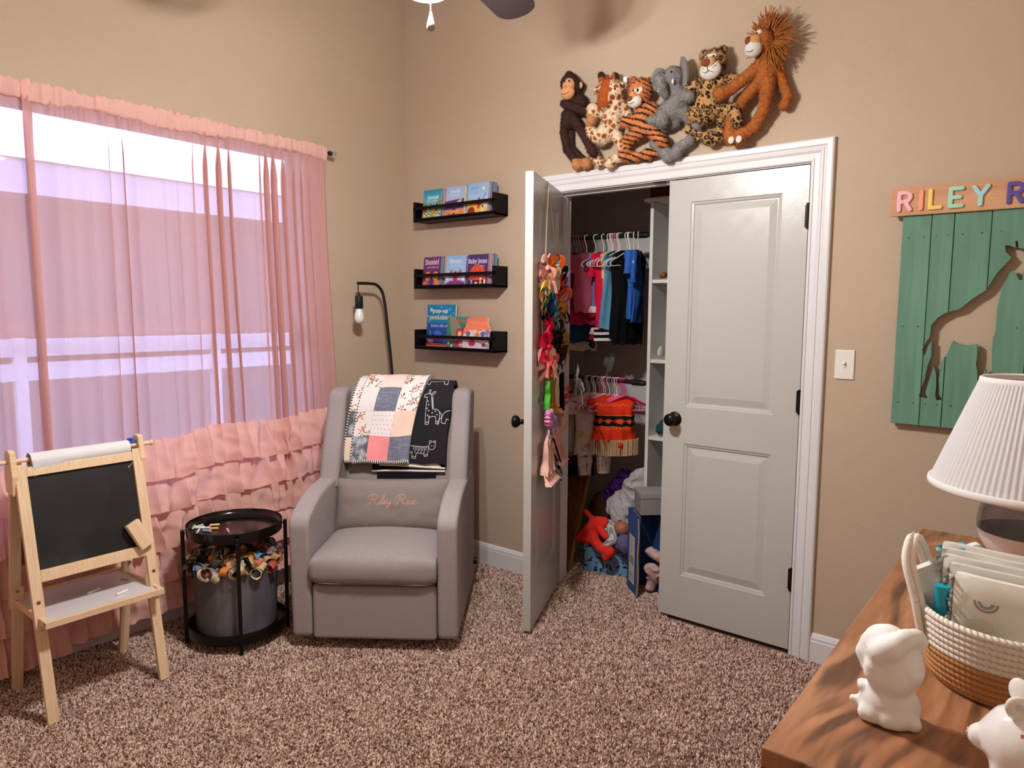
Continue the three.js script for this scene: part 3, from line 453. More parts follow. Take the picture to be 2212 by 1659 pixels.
    const bind = (f, n, r, rep) => { const pts = []; for (let i = 0; i <= n; i++) pts.push(V(...f(i / n))); return [new THREE.TubeGeometry(new THREE.CatmullRomCurve3(pts), n * 3, r, 8), use(stripeTex, rep, 1)]; };
    const edges = [[(k) => sheet(0.13, 1, 0.012, 1)(0, lerp(0.4, 1, k)), 30, 0.0085, 5], [(k) => sheet(0, 0.97, -0.008, 1)(0, lerp(0.4, 1, k)), 30, 0.0095, 5], [(k) => { const p = sheet(0.13, 1, 0.012, 1)(k, 1); return [p[0], p[1], p[2] + 0.002]; }, 16, 0.0115, 4], [(k) => sheet(0, 0.97, -0.008, 1)(k, 1), 16, 0.0105, 4]];
    for (const e of edges) { const [g, tx] = bind(...e); add(t, 'striped_binding', g, mat('#ffffff', 0.9, { map: tx }), 'black and white striped binding'); }
  }
}
// ---------------------------------------------------------------- wooden chalkboard easel
const world = (t, name, geo, m, label) => { if (Array.isArray(geo)) geo = join(geo); return add(t, name, geo.translate(-t.position.x, -t.position.y, -t.position.z), m, label); };     // geometry given in room coordinates
const pineTex = woodTex([0.95, 0.84, 0.71], [0.86, 0.71, 0.56], 2, 7);
const pine = mat('#ffffff', 0.55, { map: use(pineTex, 9, 1.6) }), pineAlong = mat('#ffffff', 0.55, { map: (() => { const t = use(pineTex, 9, 1.6); t.rotation = PI / 2; return t; })() });
{
  const t = thing('chalkboard_easel', 'natural wood folding chalkboard easel in front of the pink curtain', 'easel', [0.335, 0, 1.965]);
  const fx = (y) => 0.525 - 0.2 * y, bx = (y) => 0.145 + 0.19 * y, FV = V(1, 0, 0), Z = [2.163, 1.768];
  const bolt = (x, y, z, s = 1) => cyl(0.006, 0.006, 0.004, 0, 0, 0, 12).rotateZ(PI / 2).translate(x, y, z);
  for (const z of Z) {
    const inn = z > 2 ? -1 : 1;
    world(t, 'front_leg', [bar([fx(0.33) + 0.012, 0.33, z], [fx(0.9) + 0.012, 0.9, z], 0.036, 0.018, 0.002, FV), bar([fx(0) - 0.006, 0, z + inn * 0.004], [fx(0.41) - 0.006, 0.41, z + inn * 0.004], 0.036, 0.018, 0.002, FV)], pine);
    for (const y of [0.355, 0.425]) world(t, 'bolt', bolt(fx(y) + 0.022, y, z), mat('#8a8178', 0.35, { metalness: 0.9 }), 'round metal bolt');
    world(t, 'rear_leg', [bar([bx(0.34) - 0.004, 0.34, z], [bx(0.9), 0.9, z], 0.036, 0.018, 0.002, FV), bar([bx(0) + 0.006, 0, z + inn * 0.004], [bx(0.42) + 0.012, 0.42, z + inn * 0.004], 0.036, 0.018, 0.002, FV)], pine);
    for (const y of [0.37, 0.41]) world(t, 'bolt', bolt(bx(y) + 0.026, y, z), mat('#8a8178', 0.35, { metalness: 0.9 }));
    const s = z > 2 ? 1 : -1;
    world(t, 'roll_holder', extrude(poly([[0.3, 0.8], [0.372, 0.795], [0.378, 0.86], [0.362, 0.945], [0.35, 0.952], [0.325, 0.952], [0.31, 0.94], [0.296, 0.86]]), 0.02, 0.003).translate(0, 0, z + s * 0.019 - 0.01), pine);
  }
  // board and its rails lie in the leaning front plane
  const rail = (y, h, th = 0.018, off = 0.012) => bar([fx(y) + off, y, Z[0] - 0.018], [fx(y) + off, y, Z[1] + 0.018], th, h, 0.002, V(-0.2, 1, 0).normalize());
  world(t, 'top_rail', rail(0.872, 0.034), pineAlong); world(t, 'bottom_rail', rail(0.508, 0.042), pineAlong);
  const chalkTex = dataTex(512, (u, v) => { const k = 0.045 + 0.16 * clamp(0.05 + 1.1 * fbm(u * 3, v * 2.6, 1, 4)) + 0.03 * fbm(u * 14, v * 9, 5, 3); return [k, k * 0.95, k * 1.04]; }, true);
  const bm = mat('#ffffff', 0.55, { map: use(chalkTex, 1) });
  const quad = (y0, y1, off) => grid((u, v) => [fx(lerp(y1, y0, v)) + off, lerp(y1, y0, v), lerp(Z[0] - 0.016, Z[1] + 0.016, u)], 1, 1);
  const board = world(t, 'chalkboard', [quad(0.52, 0.86, 0.009), flip(quad(0.52, 0.86, 0.003))], bm, 'black chalkboard with smudges');
  add(board, 'chalk_scribble', tube([[1.785, 0.853], [1.79, 0.842], [1.797, 0.836], [1.803, 0.828], [1.8, 0.838]].map(([z, y]) => [fx(y) + 0.0098 - 0.335, y, z - 1.965]), 0.0009, 14, 5), mat('#c9c2b6', 1), 'pale chalk scribble');
  // rear board, cross braces and tray
  world(t, 'rear_board', grid((u, v) => [bx(lerp(0.87, 0.5, v)), lerp(0.87, 0.5, v), lerp(Z[0], Z[1], u)], 1, 1), mat('#6b4a34', 0.7), 'dark back of the rear board');
  for (const q of [0.5, 0.88]) world(t, 'rear_rail', bar([bx(q), q, Z[0]], [bx(q), q, Z[1]], 0.016, 0.03), pineAlong);
  const y = 0.362, x0 = 0.178, x1 = 0.53, za = 1.772, zb = 2.162;
  for (const [a, b, c, d] of [[x0, x1, za - 0.008, za + 0.008], [x0, x1, zb - 0.008, zb + 0.008]]) world(t, 'tray_rail', span(a, b, y - 0.012, y + 0.012, c, d, 0.002), pine);
  for (const x of [x0, x1]) world(t, 'tray_rail', span(x - 0.008, x + 0.008, y - 0.012, y + 0.012, za - 0.008, zb + 0.008, 0.002), pineAlong);
  world(t, 'tray_panel', span(x0, x1, y - 0.008, y + 0.004, za, zb), mat('#dcd6da', 0.35), 'white dry-erase tray surface');
  world(t, 'dowel', rod([0.34, 0.912, 2.225], [0.34, 0.912, 1.7], 0.008, 14), pineAlong);
  world(t, 'dowel_cap', ball(0.012, 0.012, 0.009, 0.34, 0.912, 1.7), pine);
  // roll of paper with a torn corner
  const r = thing('paper_roll', 'white paper roll on the easel dowel with a torn corner', 'paper roll', [0.34, 0.905, 1.955]), paper = mat('#e3e0e4', 0.8), spiral = [];
  for (let i = 0; i < 5; i++) spiral.push(grid((u, v) => { const a = u * 2 * PI, R = 0.0292 - i * 0.0035; return [Math.cos(a) * R, Math.sin(a) * R, lerp(-0.165 + i * 0.004, 0.172 - i * 0.005 * (i ? 1 : 0), v)]; }, 36, 1, true));
  add(r, 'roll', spiral, paper);
  add(r, 'core', grid((u, v) => [Math.cos(u * 2 * PI) * 0.0145, Math.sin(u * 2 * PI) * 0.0145, lerp(-0.165, 0.173, v)], 24, 1, true), mat('#b9a48c', 0.9));
  add(r, 'torn_sheet', grid((u, v) => { const len = 0.026 * (1 - 0.9 * u) * (1 + 0.25 * Math.sin(u * 19)), a = 0.2 - v * 1.0; return [Math.cos(a) * 0.031 + (v > 0.6 ? 0.012 * (v - 0.6) : 0) + 0.001, Math.sin(a) * 0.031 - v * len, lerp(0.17, 0.07, u)]; }, 24, 8), paper);
  const c = thing('blue_pen_clip', 'blue clip hanging beside the paper roll on the easel', 'clip', [0.34, 0.912, 1.77]), blu = mat('#2f4fb5', 0.35);
  add(c, 'barrel', [rod([0, 0.012, 0.02], [0, 0.012, -0.022], 0.007), rod([0, 0.012, -0.02], [0, 0.012, -0.04], 0.004)], blu); add(c, 'clip_hook', [rbox(0.006, 0.016, 0.02, 0.003, 0, 0.022, 0.012), rbox(0.02, 0.006, 0.012, 0.003, 0.0, 0.026, 0.004)], blu);
  // eraser leaning on the ledge
  const e = thing('chalkboard_eraser', 'wooden block eraser leaning on the chalkboard of the easel', 'eraser', [0.442, 0.578, 1.808]);
  const tilt = (g) => g.rotateX(0.42).rotateZ(0.2); add(e, 'wood_block', tilt(rbox(0.024, 0.112, 0.052, 0.002, 0.006, 0, 0)), pine); add(e, 'felt_pad', tilt(rbox(0.008, 0.112, 0.052, 0.002, -0.01, 0, 0)), mat('#4a453f', 1));
  const chalk = (x, yy, z, a, hex, label, group, L = 0.045) => { const g = cyl(0.0052, 0.0046, L, 0, 0, 0, 12).rotateX(PI / 2).rotateY(a); return tag(add(scene, 'chalk_stick', g, mat(hex, 0.95)), label, 'chalk', group).position.set(x, yy, z); };
  const ty = y + 0.0092; chalk(0.45, ty, 1.884, 0.35, '#f3f0ec', 'white chalk stick lying near the front edge of the easel tray', 'chalk on the easel tray', 0.05); chalk(0.352, ty, 1.945, 0.3, '#e8ddda', 'white chalk stick in the middle of the easel tray', 'chalk on the easel tray', 0.05); chalk(0.31, ty, 1.815, 2.2, '#dcd4d4', 'white chalk stick at the back corner of the easel tray', 'chalk on the easel tray', 0.03);
  // ---------------- round tray table with the bin inside
  const tb = thing('round_tray_table', 'round black metal tray table between easel and armchair', 'side table', [0.39, 0, 1.38]), metal = mat('#0a090a', 0.42, { metalness: 0.3 });
  for (let i = 0; i < 4; i++) { const a = 0.48 + i * PI / 2, x = Math.cos(a) * 0.211, z = Math.sin(a) * 0.211; add(tb, 'leg', rbox(0.016, 0.505, 0.016, 0.002).rotateY(-a).translate(x, 0.2525, z), metal); add(tb, 'tray_bracket', rod([x, 0.49, z], [x * 0.95, 0.49, z * 0.95], 0.005), metal); }
  add(tb, 'lower_ring', lathe([[0.2, 0.04], [0.205, 0.04], [0.205, 0.085], [0.2, 0.085], [0.2, 0.062], [0.0001, 0.062], [0.0001, 0.056], [0.2, 0.056]], 56), metal);
  add(tb, 'tray', lathe([[0.0001, 0.474], [0.192, 0.474], [0.197, 0.478], [0.2, 0.52], [0.1985, 0.5215], [0.1965, 0.52], [0.192, 0.4815], [0.0001, 0.4805]], 64), mat('#0c090a', 0.16, { metalness: 0.1 }), 'shallow round black tray with raised rim');
  const spots = [[0.235, 1.462, 0.2, '#b9d8c8', 'pale green'], [0.243, 1.49, 0.9, '#cfe0d2', 'mint'], [0.232, 1.515, 0.6, '#e9e4dc', 'white'], [0.258, 1.47, 2.6, '#efe6e2', 'white'], [0.3, 1.5, 0.9, '#e6dcdc', 'pinkish white'], [0.281, 1.459, 2.4, '#e8e2ea', 'lilac white'], [0.324, 1.474, 2.0, '#9fb4e0', 'pale blue'], [0.298, 1.446, 1.2, '#f2a988', 'peach'], [0.316, 1.439, 2.3, '#f4c17a', 'orange'], [0.272, 1.409, 2.5, '#efe07a', 'yellow'], [0.388, 1.413, 1.2, '#e2a3d2', 'pink']];
  const where = ['at the tray rim nearest the easel', 'beside the pale green one', 'touching the tray rim', 'between mint and lilac ones', 'closest to the tray front rim', 'next to the pale blue one', 'in the small chalk heap', 'in the small chalk heap', 'beside the peach one', 'farthest back in the tray', 'lying alone in the tray middle'];
  spots.forEach(([x, z, a, hex, n], i) => chalk(x, 0.4872 + (i === 1 ? 0.004 : 0), z, a, hex, n + ' chalk stick on the round black tray, ' + where[i], 'chalk on the round tray', 0.04));
  const galv = dataTex(256, (u, v) => { const k = 0.4 + 0.09 * tile(u, v, 3) + 0.05 * fbm(u * 40, v * 3, 2); return [k, k * 0.98, k * 1.06]; }, true);
  const bin = thing('grey_bin', 'round grey bin inside the black tray table', 'bin', [0.385, 0.063, 1.38]);
  add(bin, 'bin_body', lathe([[0.0001, 0], [0.166, 0], [0.168, 0.004], [0.177, 0.262], [0.179, 0.262], [0.181, 0.268], [0.177, 0.272], [0.174, 0.268], [0.165, 0.008], [0.0001, 0.008]], 56), mat('#ffffff', 0.55, { map: galv, metalness: 0.15 }));
  // bunched rag blanket: knotted strips of printed cotton
  const rag = thing('rag_strip_garland', 'bunched garland of knotted patterned fabric strips in the grey bin', 'fabric garland', [0.385, 0.33, 1.38]), R = rng(21);
  const tones = ['#d9b380', '#a9825a', '#4a3e36', '#ecdcbc', '#e58f45', '#5f9fc0', '#c5b7a4', '#8d7a8a', '#b0584a', '#f2e6d0', '#77705f', '#e2c3a8', '#2c2526', '#d87b62'].map((h) => cloth(h));
  const strip = (seed) => { const q = rng(seed), w = 0.026 + q() * 0.018, r = 0.012 + q() * 0.009, turn = (1.1 + q() * 0.6) * PI, fl = 0.3 + q() * 0.5; return grid((u, v) => { const a = (v - 0.5) * turn * 1.5, rr = r * (1 + fl * Math.abs(v - 0.5) * 2) + 0.002 * noise(u * 3, v * 5, seed); return [(u - 0.5) * w * (0.75 + 0.5 * Math.abs(v - 0.5)) + 0.003 * noise(v * 4, u * 2, seed + 2), rr * Math.cos(a) + 0.0025 * Math.sin(u * 5 + seed), rr * Math.sin(a) * 1.15]; }, 5, 14); };
  const kinds = [...Array(10)].map((_, i) => strip(40 + i));
  for (let i = 0; i < 210; i++) { const a = R() * 2 * PI, rr = 0.19 * Math.sqrt(R()), h = 0.088 * Math.pow(1 - Math.pow(rr / 0.215, 2), 0.8) + (rr > 0.16 ? -0.035 * R() : 0), m = add(rag, 'fabric_strip', kinds[i % 10], tones[Math.floor(R() * tones.length)]); m.position.set(Math.cos(a) * rr, Math.max(h, rr > 0.17 ? -0.05 : 0.0) + 0.006, Math.sin(a) * rr); m.rotation.set((R() - 0.5) * 1.5, R() * 6.3, (R() - 0.5) * 1.5); }
  add(rag, 'backing_cloth', lathe([[0.0001, 0.105], [0.08, 0.09], [0.14, 0.05], [0.16, 0.0], [0.13, -0.06], [0.0001, -0.06]], 30), cloth('#4a3b32'));
}
// ---------------------------------------------------------------- floor lamp behind the chair
{
  const t = thing('floor_lamp', 'black arched floor lamp with bare unlit bulb behind the armchair', 'floor lamp', [0.13, 0, 0.2]);
  const P = [[0.13, 0.02, 0.2], [0.128, 0.5, 0.203], [0.122, 1.03, 0.21], [0.12, 1.35, 0.243], [0.12, 1.49, 0.262], [0.12, 1.555, 0.282], [0.12, 1.588, 0.32], [0.12, 1.594, 0.37], [0.12, 1.593, 0.45]];
  world(t, 'base', lathe([[0.0001, 0], [0.11, 0], [0.11, 0.01], [0.1, 0.016], [0.0001, 0.018]]).translate(0.13, 0, 0.2), black);
  world(t, 'pole', new THREE.TubeGeometry(curve(P), 120, 0.0085, 12), black);
  world(t, 'pole_end', ball(0.0088, 0.0088, 0.0088, 0.12, 1.593, 0.45), black);
  world(t, 'cord', tube([[0.12, 1.59, 0.452], [0.12, 1.56, 0.452], [0.12, 1.53, 0.448]], 0.0032), mat('#1a0f0f', 0.6));
  world(t, 'socket', lathe([[0.003, 1.545], [0.006, 1.528], [0.02, 1.522], [0.022, 1.518], [0.022, 1.455], [0.0001, 1.453]], 20).translate(0.12, 0, 0.447), black);
  world(t, 'bulb', lathe([[0.0001, 1.372], [0.012, 1.374], [0.023, 1.384], [0.028, 1.4], [0.0265, 1.416], [0.0255, 1.42], [0.018, 1.448], [0.017, 1.456], [0.0001, 1.457]], 24).translate(0.12, 0, 0.447), mat('#f0ebe6', 0.28), 'white unlit bulb');
}
// ---------------------------------------------------------------- three book ledges and their books
const espresso = mat('#0f090d', 0.45, { specularIntensity: 0.35 });
const SH = [{ y: 1.948, tilt: 0 }, { y: 1.57, tilt: 0 }, { y: 1.222, tilt: 0 }];
const shelfX = [0.208, 0.815];
['top', 'middle', 'lowest'].forEach((n, i) => {
  const y = SH[i].y, t = thing('book_ledge', n + ' of the three dark wall ledges holding picture books', 'shelf', [(shelfX[0] + shelfX[1]) / 2, y, 0], 0, 'book ledges on the wall'), w = shelfX[1] - shelfX[0];
  add(t, 'back_board', rbox(w, 0.113, 0.012, 0.002, 0, 0.0565, 0.006), espresso); add(t, 'bottom_board', rbox(w, 0.012, 0.115, 0.002, 0, 0.006, 0.0575), espresso);
  for (const s of [-1, 1]) add(t, 'end_board', rbox(0.014, 0.113, 0.115, 0.002, s * (w / 2 - 0.007), 0.0565, 0.0575), espresso);
  add(t, 'front_rail', rbox(w, 0.018, 0.01, 0.002, 0, 0.075, 0.11), espresso); add(t, 'front_lip', rbox(w, 0.016, 0.01, 0.002, 0, 0.012, 0.11), espresso);
  for (const s of [-0.25, 0.25]) add(t, 'screw_cap', cyl(0.004, 0.004, 0.003, 0, 0, 0, 10).rotateX(PI / 2).translate(s, 0.095, 0.0125), espresso);
});
const cover = (draw) => canvasTex(256, 256, draw);
const words = (x, s, px, py, size, color, font = 'serif', w = 240) => { x.fillStyle = color; x.font = 'bold ' + size + 'px ' + font; x.textAlign = 'center'; x.fillText(s, px, py, w); };
const blob = (x, c, a, b, rx, ry, r = 0) => { x.fillStyle = c; x.beginPath(); x.ellipse(a, b, rx, ry, r, 0, 7); x.fill(); };
const hill = (x, c, pts) => { x.fillStyle = c; x.beginPath(); x.moveTo(0, 256); for (const [a, b] of pts) x.lineTo(a, b); x.lineTo(256, 256); x.fill(); };
const sky = (x, a, b) => { const g = x.createLinearGradient(0, 0, 0, 256); g.addColorStop(0, a); g.addColorStop(1, b); x.fillStyle = g; x.fillRect(0, 0, 256, 256); };
const doll = (x, a, b, s, robe, hair) => { blob(x, robe, a, b + 26 * s, 15 * s, 26 * s); blob(x, '#e7b48c', a, b - 6 * s, 11 * s, 12 * s); blob(x, hair, a, b - 13 * s, 12 * s, 8 * s); };
const covers = {
  joseph: cover((x) => { sky(x, '#1f8fae', '#bfe0e6'); hill(x, '#7f9440', [[0, 96], [60, 128], [150, 150], [210, 110], [256, 84]]); hill(x, '#a8b04f', [[0, 200], [256, 190]]); words(x, 'Joseph', 140, 84, 46, '#f2f6f4'); words(x, 'and the coat of colors', 130, 104, 13, '#e9f2f2'); for (const [a, b, c, h] of [[40, 150, '#c23b31', '#6b2b1c'], [78, 140, '#d9dcb6', '#a9814e'], [112, 142, '#5b8f9b', '#4c2d20'], [150, 150, '#d08a2f', '#7d2f1f'], [196, 146, '#6f5c2e', '#2e231d']]) doll(x, a, b, 1, c, h); for (const a of [38, 96, 190, 228]) { blob(x, '#f5f2ee', a, 214, 22, 15); blob(x, '#241c20', a - 8, 210, 9, 8); blob(x, '#241c20', a + 12, 218, 8, 7); x.fillStyle = '#f5f2ee'; x.fillRect(a - 14, 222, 5, 20); x.fillRect(a + 8, 222, 5, 20); } }),
  jonah: cover((x) => { sky(x, '#9fb8e0', '#c8d3ec'); hill(x, '#5a3d6d', [[0, 120], [256, 108]]); hill(x, '#e48a6a', [[0, 196], [256, 190]]); words(x, 'Jonah', 128, 56, 46, '#dfe7f7'); words(x, 'and the big fish', 128, 80, 15, '#e8edf8'); blob(x, '#e7b7c6', 196, 130, 34, 13, -0.3); doll(x, 128, 164, 1.5, '#40306a', '#4b2430'); blob(x, '#f2b24f', 140, 214, 60, 12); blob(x, '#c45d48', 70, 236, 20, 8); }),
  shepherd: cover((x) => { sky(x, '#8fb4e6', '#bcd2ef'); blob(x, '#f3df9a', 196, 46, 17, 17); hill(x, '#e9a53f', [[0, 116], [90, 150], [256, 150]]); hill(x, '#f0b958', [[0, 190], [256, 170]]); words(x, 'David', 84, 50, 34, '#6c8fcf'); words(x, 'and the giant', 84, 78, 18, '#7f9fd6'); x.fillStyle = '#f2ddc0'; x.beginPath(); x.moveTo(250, 112); x.lineTo(256, 200); x.lineTo(170, 200); x.fill(); doll(x, 150, 148, 1.3, '#d6452f', '#c23a2c'); x.strokeStyle = '#5a4a6b'; x.lineWidth = 7; x.beginPath(); x.moveTo(170, 186); x.lineTo(228, 88); x.stroke(); blob(x, '#8c2f1b', 60, 226, 46, 34); doll(x, 200, 206, 1, '#e6dccb', '#3a2c52'); }),
  daniel: cover((x) => { sky(x, '#6f2a6d', '#5d2560'); words(x, 'Daniel', 122, 66, 62, '#f3e3d6'); words(x, 'in the Lions Den', 138, 98, 21, '#e8c9c9'); for (const a of [74, 186]) { for (let k = 0; k < 12; k++) blob(x, '#f0932b', a + 30 * Math.cos(k * 0.53), 168 + 30 * Math.sin(k * 0.53), 14, 12); blob(x, '#e9a646', a, 170, 26, 28); blob(x, '#6d3517', a, 178, 7, 5); blob(x, '#3a1c12', a - 9, 164, 3, 4); blob(x, '#3a1c12', a + 9, 164, 3, 4); } x.fillStyle = '#8b4a8f'; x.fillRect(0, 214, 256, 42); x.fillStyle = '#3c3372'; x.fillRect(104, 196, 46, 50); x.fillStyle = '#ef8a25'; x.fillRect(176, 206, 70, 46); blob(x, '#d86b45', 40, 226, 28, 18); }),
  moses: cover((x) => { sky(x, '#8db7e4', '#b9d4f0'); words(x, 'Moses', 116, 64, 52, '#e6eefb'); words(x, 'parts the water', 124, 90, 16, '#dce7f8'); for (const [a, r] of [[66, 0.4], [196, -0.4]]) { x.save(); x.translate(a, 152); x.rotate(r); x.fillStyle = '#8f7f93'; x.beginPath(); x.roundRect(-20, -34, 40, 66, 16); x.fill(); x.restore(); } blob(x, '#c8324a', 130, 184, 30, 44); x.strokeStyle = '#c8324a'; x.lineWidth = 14; x.beginPath(); x.moveTo(80, 164); x.lineTo(130, 196); x.lineTo(182, 166); x.stroke(); blob(x, '#e2a07c', 130, 154, 15, 15); blob(x, '#c8324a', 130, 140, 17, 10); hill(x, '#8b3f75', [[0, 240], [60, 214], [190, 210], [256, 226]]); blob(x, '#f3f3f7', 20, 196, 26, 12); blob(x, '#f3f3f7', 238, 198, 26, 12); }),
  stable: cover((x) => { sky(x, '#43346f', '#5a2b4a'); x.fillStyle = '#d9452f'; x.beginPath(); x.ellipse(128, 176, 104, 92, 0, PI, 0); x.fillRect(24, 176, 208, 70); x.fill(); x.strokeStyle = '#f07a58'; x.lineWidth = 4; for (const a of [70, 128, 186]) { x.beginPath(); x.moveTo(a, 110); x.lineTo(a, 220); x.stroke(); } x.beginPath(); x.moveTo(30, 160); x.lineTo(226, 160); x.stroke(); words(x, 'Baby Jesus', 124, 74, 52, '#e6e3f4'); words(x, 'is born', 186, 102, 15, '#f0e7ea'); x.fillStyle = '#3b1630'; x.fillRect(20, 214, 216, 42); doll(x, 62, 216, 1, '#6f93d6', '#7d4a2a'); doll(x, 176, 214, 1.1, '#e8a23c', '#f0d090'); blob(x, '#f4d27c', 120, 236, 20, 9); blob(x, '#e6e1e0', 226, 226, 12, 20); }),
  popup: canvasTex(320, 400, (x) => { x.fillStyle = '#1583b8'; x.fillRect(0, 0, 320, 400); for (const [a, b, r] of [[30, 20, 10], [160, 24, 12], [256, 44, 14], [110, 14, 8], [300, 80, 10], [10, 110, 12]]) blob(x, '#4bb0d8', a, b, r, r); x.fillStyle = '#1f4b9c'; x.beginPath(); x.moveTo(0, 164); for (let i = 0; i < 6; i++) x.quadraticCurveTo(26 + i * 54, 196, 54 + i * 54, 164); x.lineTo(320, 400); x.lineTo(0, 400); x.fill(); words(x, 'pop-up', 150, 76, 52, '#f6f2ec', 'sans-serif', 200); words(x, 'peekaboo!', 152, 140, 60, '#f3d9a8', 'sans-serif', 250); words(x, 'Under the sea', 150, 212, 40, '#bcd0ee', 'serif', 210); x.fillStyle = '#f1efe9'; x.fillRect(34, 34, 28, 28); words(x, 'DK', 48, 54, 18, '#1583b8', 'sans-serif'); blob(x, '#3f72cf', 130, 270, 44, 26, 0.2); x.fillStyle = '#3f72cf'; x.beginPath(); x.moveTo(100, 270); x.lineTo(136, 226); x.lineTo(146, 270); x.fill(); blob(x, '#3aa37c', 44, 270, 8, 30); blob(x, '#2b2f6e', 120, 330, 70, 26); x.fillStyle = '#f28a5c'; x.fillRect(0, 366, 320, 34); for (let k = 0; k < 6; k++) blob(x, '#e86f5a', 30 + k * 9, 350, 4, 26, (k - 3) * 0.15); }),
  storybook: cover((x) => { sky(x, '#4a8a78', '#2f6f5f'); x.fillStyle = '#8a8f78'; x.beginPath(); x.moveTo(20, 0); x.lineTo(90, 0); x.lineTo(210, 150); x.lineTo(60, 170); x.fill(); words(x, 'Red Riding Hood', 140, 44, 30, '#d9584c', 'sans-serif', 200); blob(x, '#c23a44', 150, 130, 46, 40); blob(x, '#efc9a4', 150, 138, 22, 22); blob(x, '#17594a', 226, 96, 40, 34); hill(x, '#5f6f62', [[0, 170], [256, 176]]); blob(x, '#b3375f', 150, 214, 52, 36); blob(x, '#eab0ac', 170, 222, 20, 20); for (const [a, b] of [[30, 214], [66, 236], [226, 236]]) for (let k = 0; k < 5; k++) blob(x, '#f0ece8', a + 8 * Math.cos(k * 1.26), b + 8 * Math.sin(k * 1.26), 6, 4, k * 1.26); }),
  puppet: cover((x) => { sky(x, '#f2735a', '#f8a875'); words(x, 'PINOCCHIO', 150, 62, 38, '#f6a04e', 'sans-serif', 180); hill(x, '#fbd7b0', [[0, 150], [60, 104], [140, 120], [200, 100], [256, 120]]); for (const [a, b, c] of [[50, 132, '#6e74b8'], [110, 118, '#e3c7c6'], [190, 132, '#5a63ab'], [230, 120, '#8085c4'], [140, 142, '#d98b45']]) { blob(x, c, a, b, 22, 20); x.fillStyle = c; x.fillRect(a - 14, b, 28, 40); } x.fillStyle = '#d8c7d2'; x.fillRect(0, 182, 256, 74); x.fillStyle = '#9d8d9c'; x.beginPath(); x.moveTo(130, 190); x.lineTo(256, 214); x.lineTo(256, 250); x.fill(); blob(x, '#b22a36', 92, 206, 34, 26); blob(x, '#7b1e2a', 206, 218, 18, 16); }),
};
const page = mat('#e8e0d2', 0.9);
function book(tex, w, h, d, spine, label, [x, y, z], turn, group, lean = -0.1) {      // stands on its lower edge, cover towards +z
  const t = thing('picture_book', label, 'book', [x, y, z], turn, group), L = (g) => g.translate(0, h / 2, 0).rotateX(lean);
  const face = grid((u, v) => [(u - 0.5) * w, (0.5 - v) * h, d / 2 + 0.0004], 1, 1);
  add(t, 'front_cover', L(join([face])), tex ? mat('#ffffff', 0.35, { map: tex }) : mat(spine, 0.4));
  add(t, 'back_cover', L(join([rbox(w, h, 0.0016, 0.0007, 0, 0, -d / 2), rbox(0.0018, h, d, 0.0008, -w / 2 + 0.001, 0, 0), rbox(w, h, 0.0012, 0.0005, 0, 0, d / 2 - 0.0004)])), mat(spine, 0.4));
  add(t, 'pages', L(box(w - 0.004, h - 0.004, d - 0.002, 0.0008, 0, 0)), page);
  return t;
}
const stackTones = ['#2d7f9c', '#3b5a8c', '#d98f6a', '#6a3d7a', '#e2c9a2', '#4f8f8a', '#c46a5a', '#7a93c9', '#8f5a3a', '#2f3f6f'];
const stacks = [
  [0, 'joseph', 0.33, 0.142, '#2b86a0', 'storybook titled Joseph with farm animals, on the top wall ledge', 4], [0, 'jonah', 0.505, 0.14, '#7fa0d0', 'blue and purple storybook with a fish, in the centre of the top ledge', 5], [0, 'shepherd', 0.672, 0.146, '#7fa6da', 'storybook with moon, sand dunes and red robe, on the top ledge', 6],
  [1, 'daniel', 0.325, 0.14, '#6b2868', 'purple storybook titled Daniel with two orange lions', 4], [1, 'moses', 0.51, 0.145, '#86b2e0', 'light blue storybook titled Moses with red robed figure', 4], [1, 'stable', 0.672, 0.146, '#43346f', 'storybook titled Baby Jesus with a red barn', 6],
];
stacks.forEach(([s, key, x, w, spine, label, n], i) => {
  const y = SH[s].y + 0.0125, h = s ? 0.168 : 0.166, z = 0.092;
  book(covers[key], w, h, 0.006, spine, label, [x, y, z], 0, 'picture books on the wall ledges', -0.12);
  for (let k = 1; k < n; k++) book(null, w - 0.002, h - 0.004 * (k % 2), 0.006, stackTones[(i * 3 + k) % 10], ['second', 'third', 'fourth', 'fifth', 'sixth'][k - 1] + ' book from the front, behind the ' + ['Joseph', 'fish', 'sand dune', 'Daniel', 'Moses', 'red barn'][i] + ' cover', [x + 0.006 * k + (s ? 0.002 : 0), y, z - 0.0078 * k], 0, 'picture books on the wall ledges', -0.12 + k * 0.012);
});
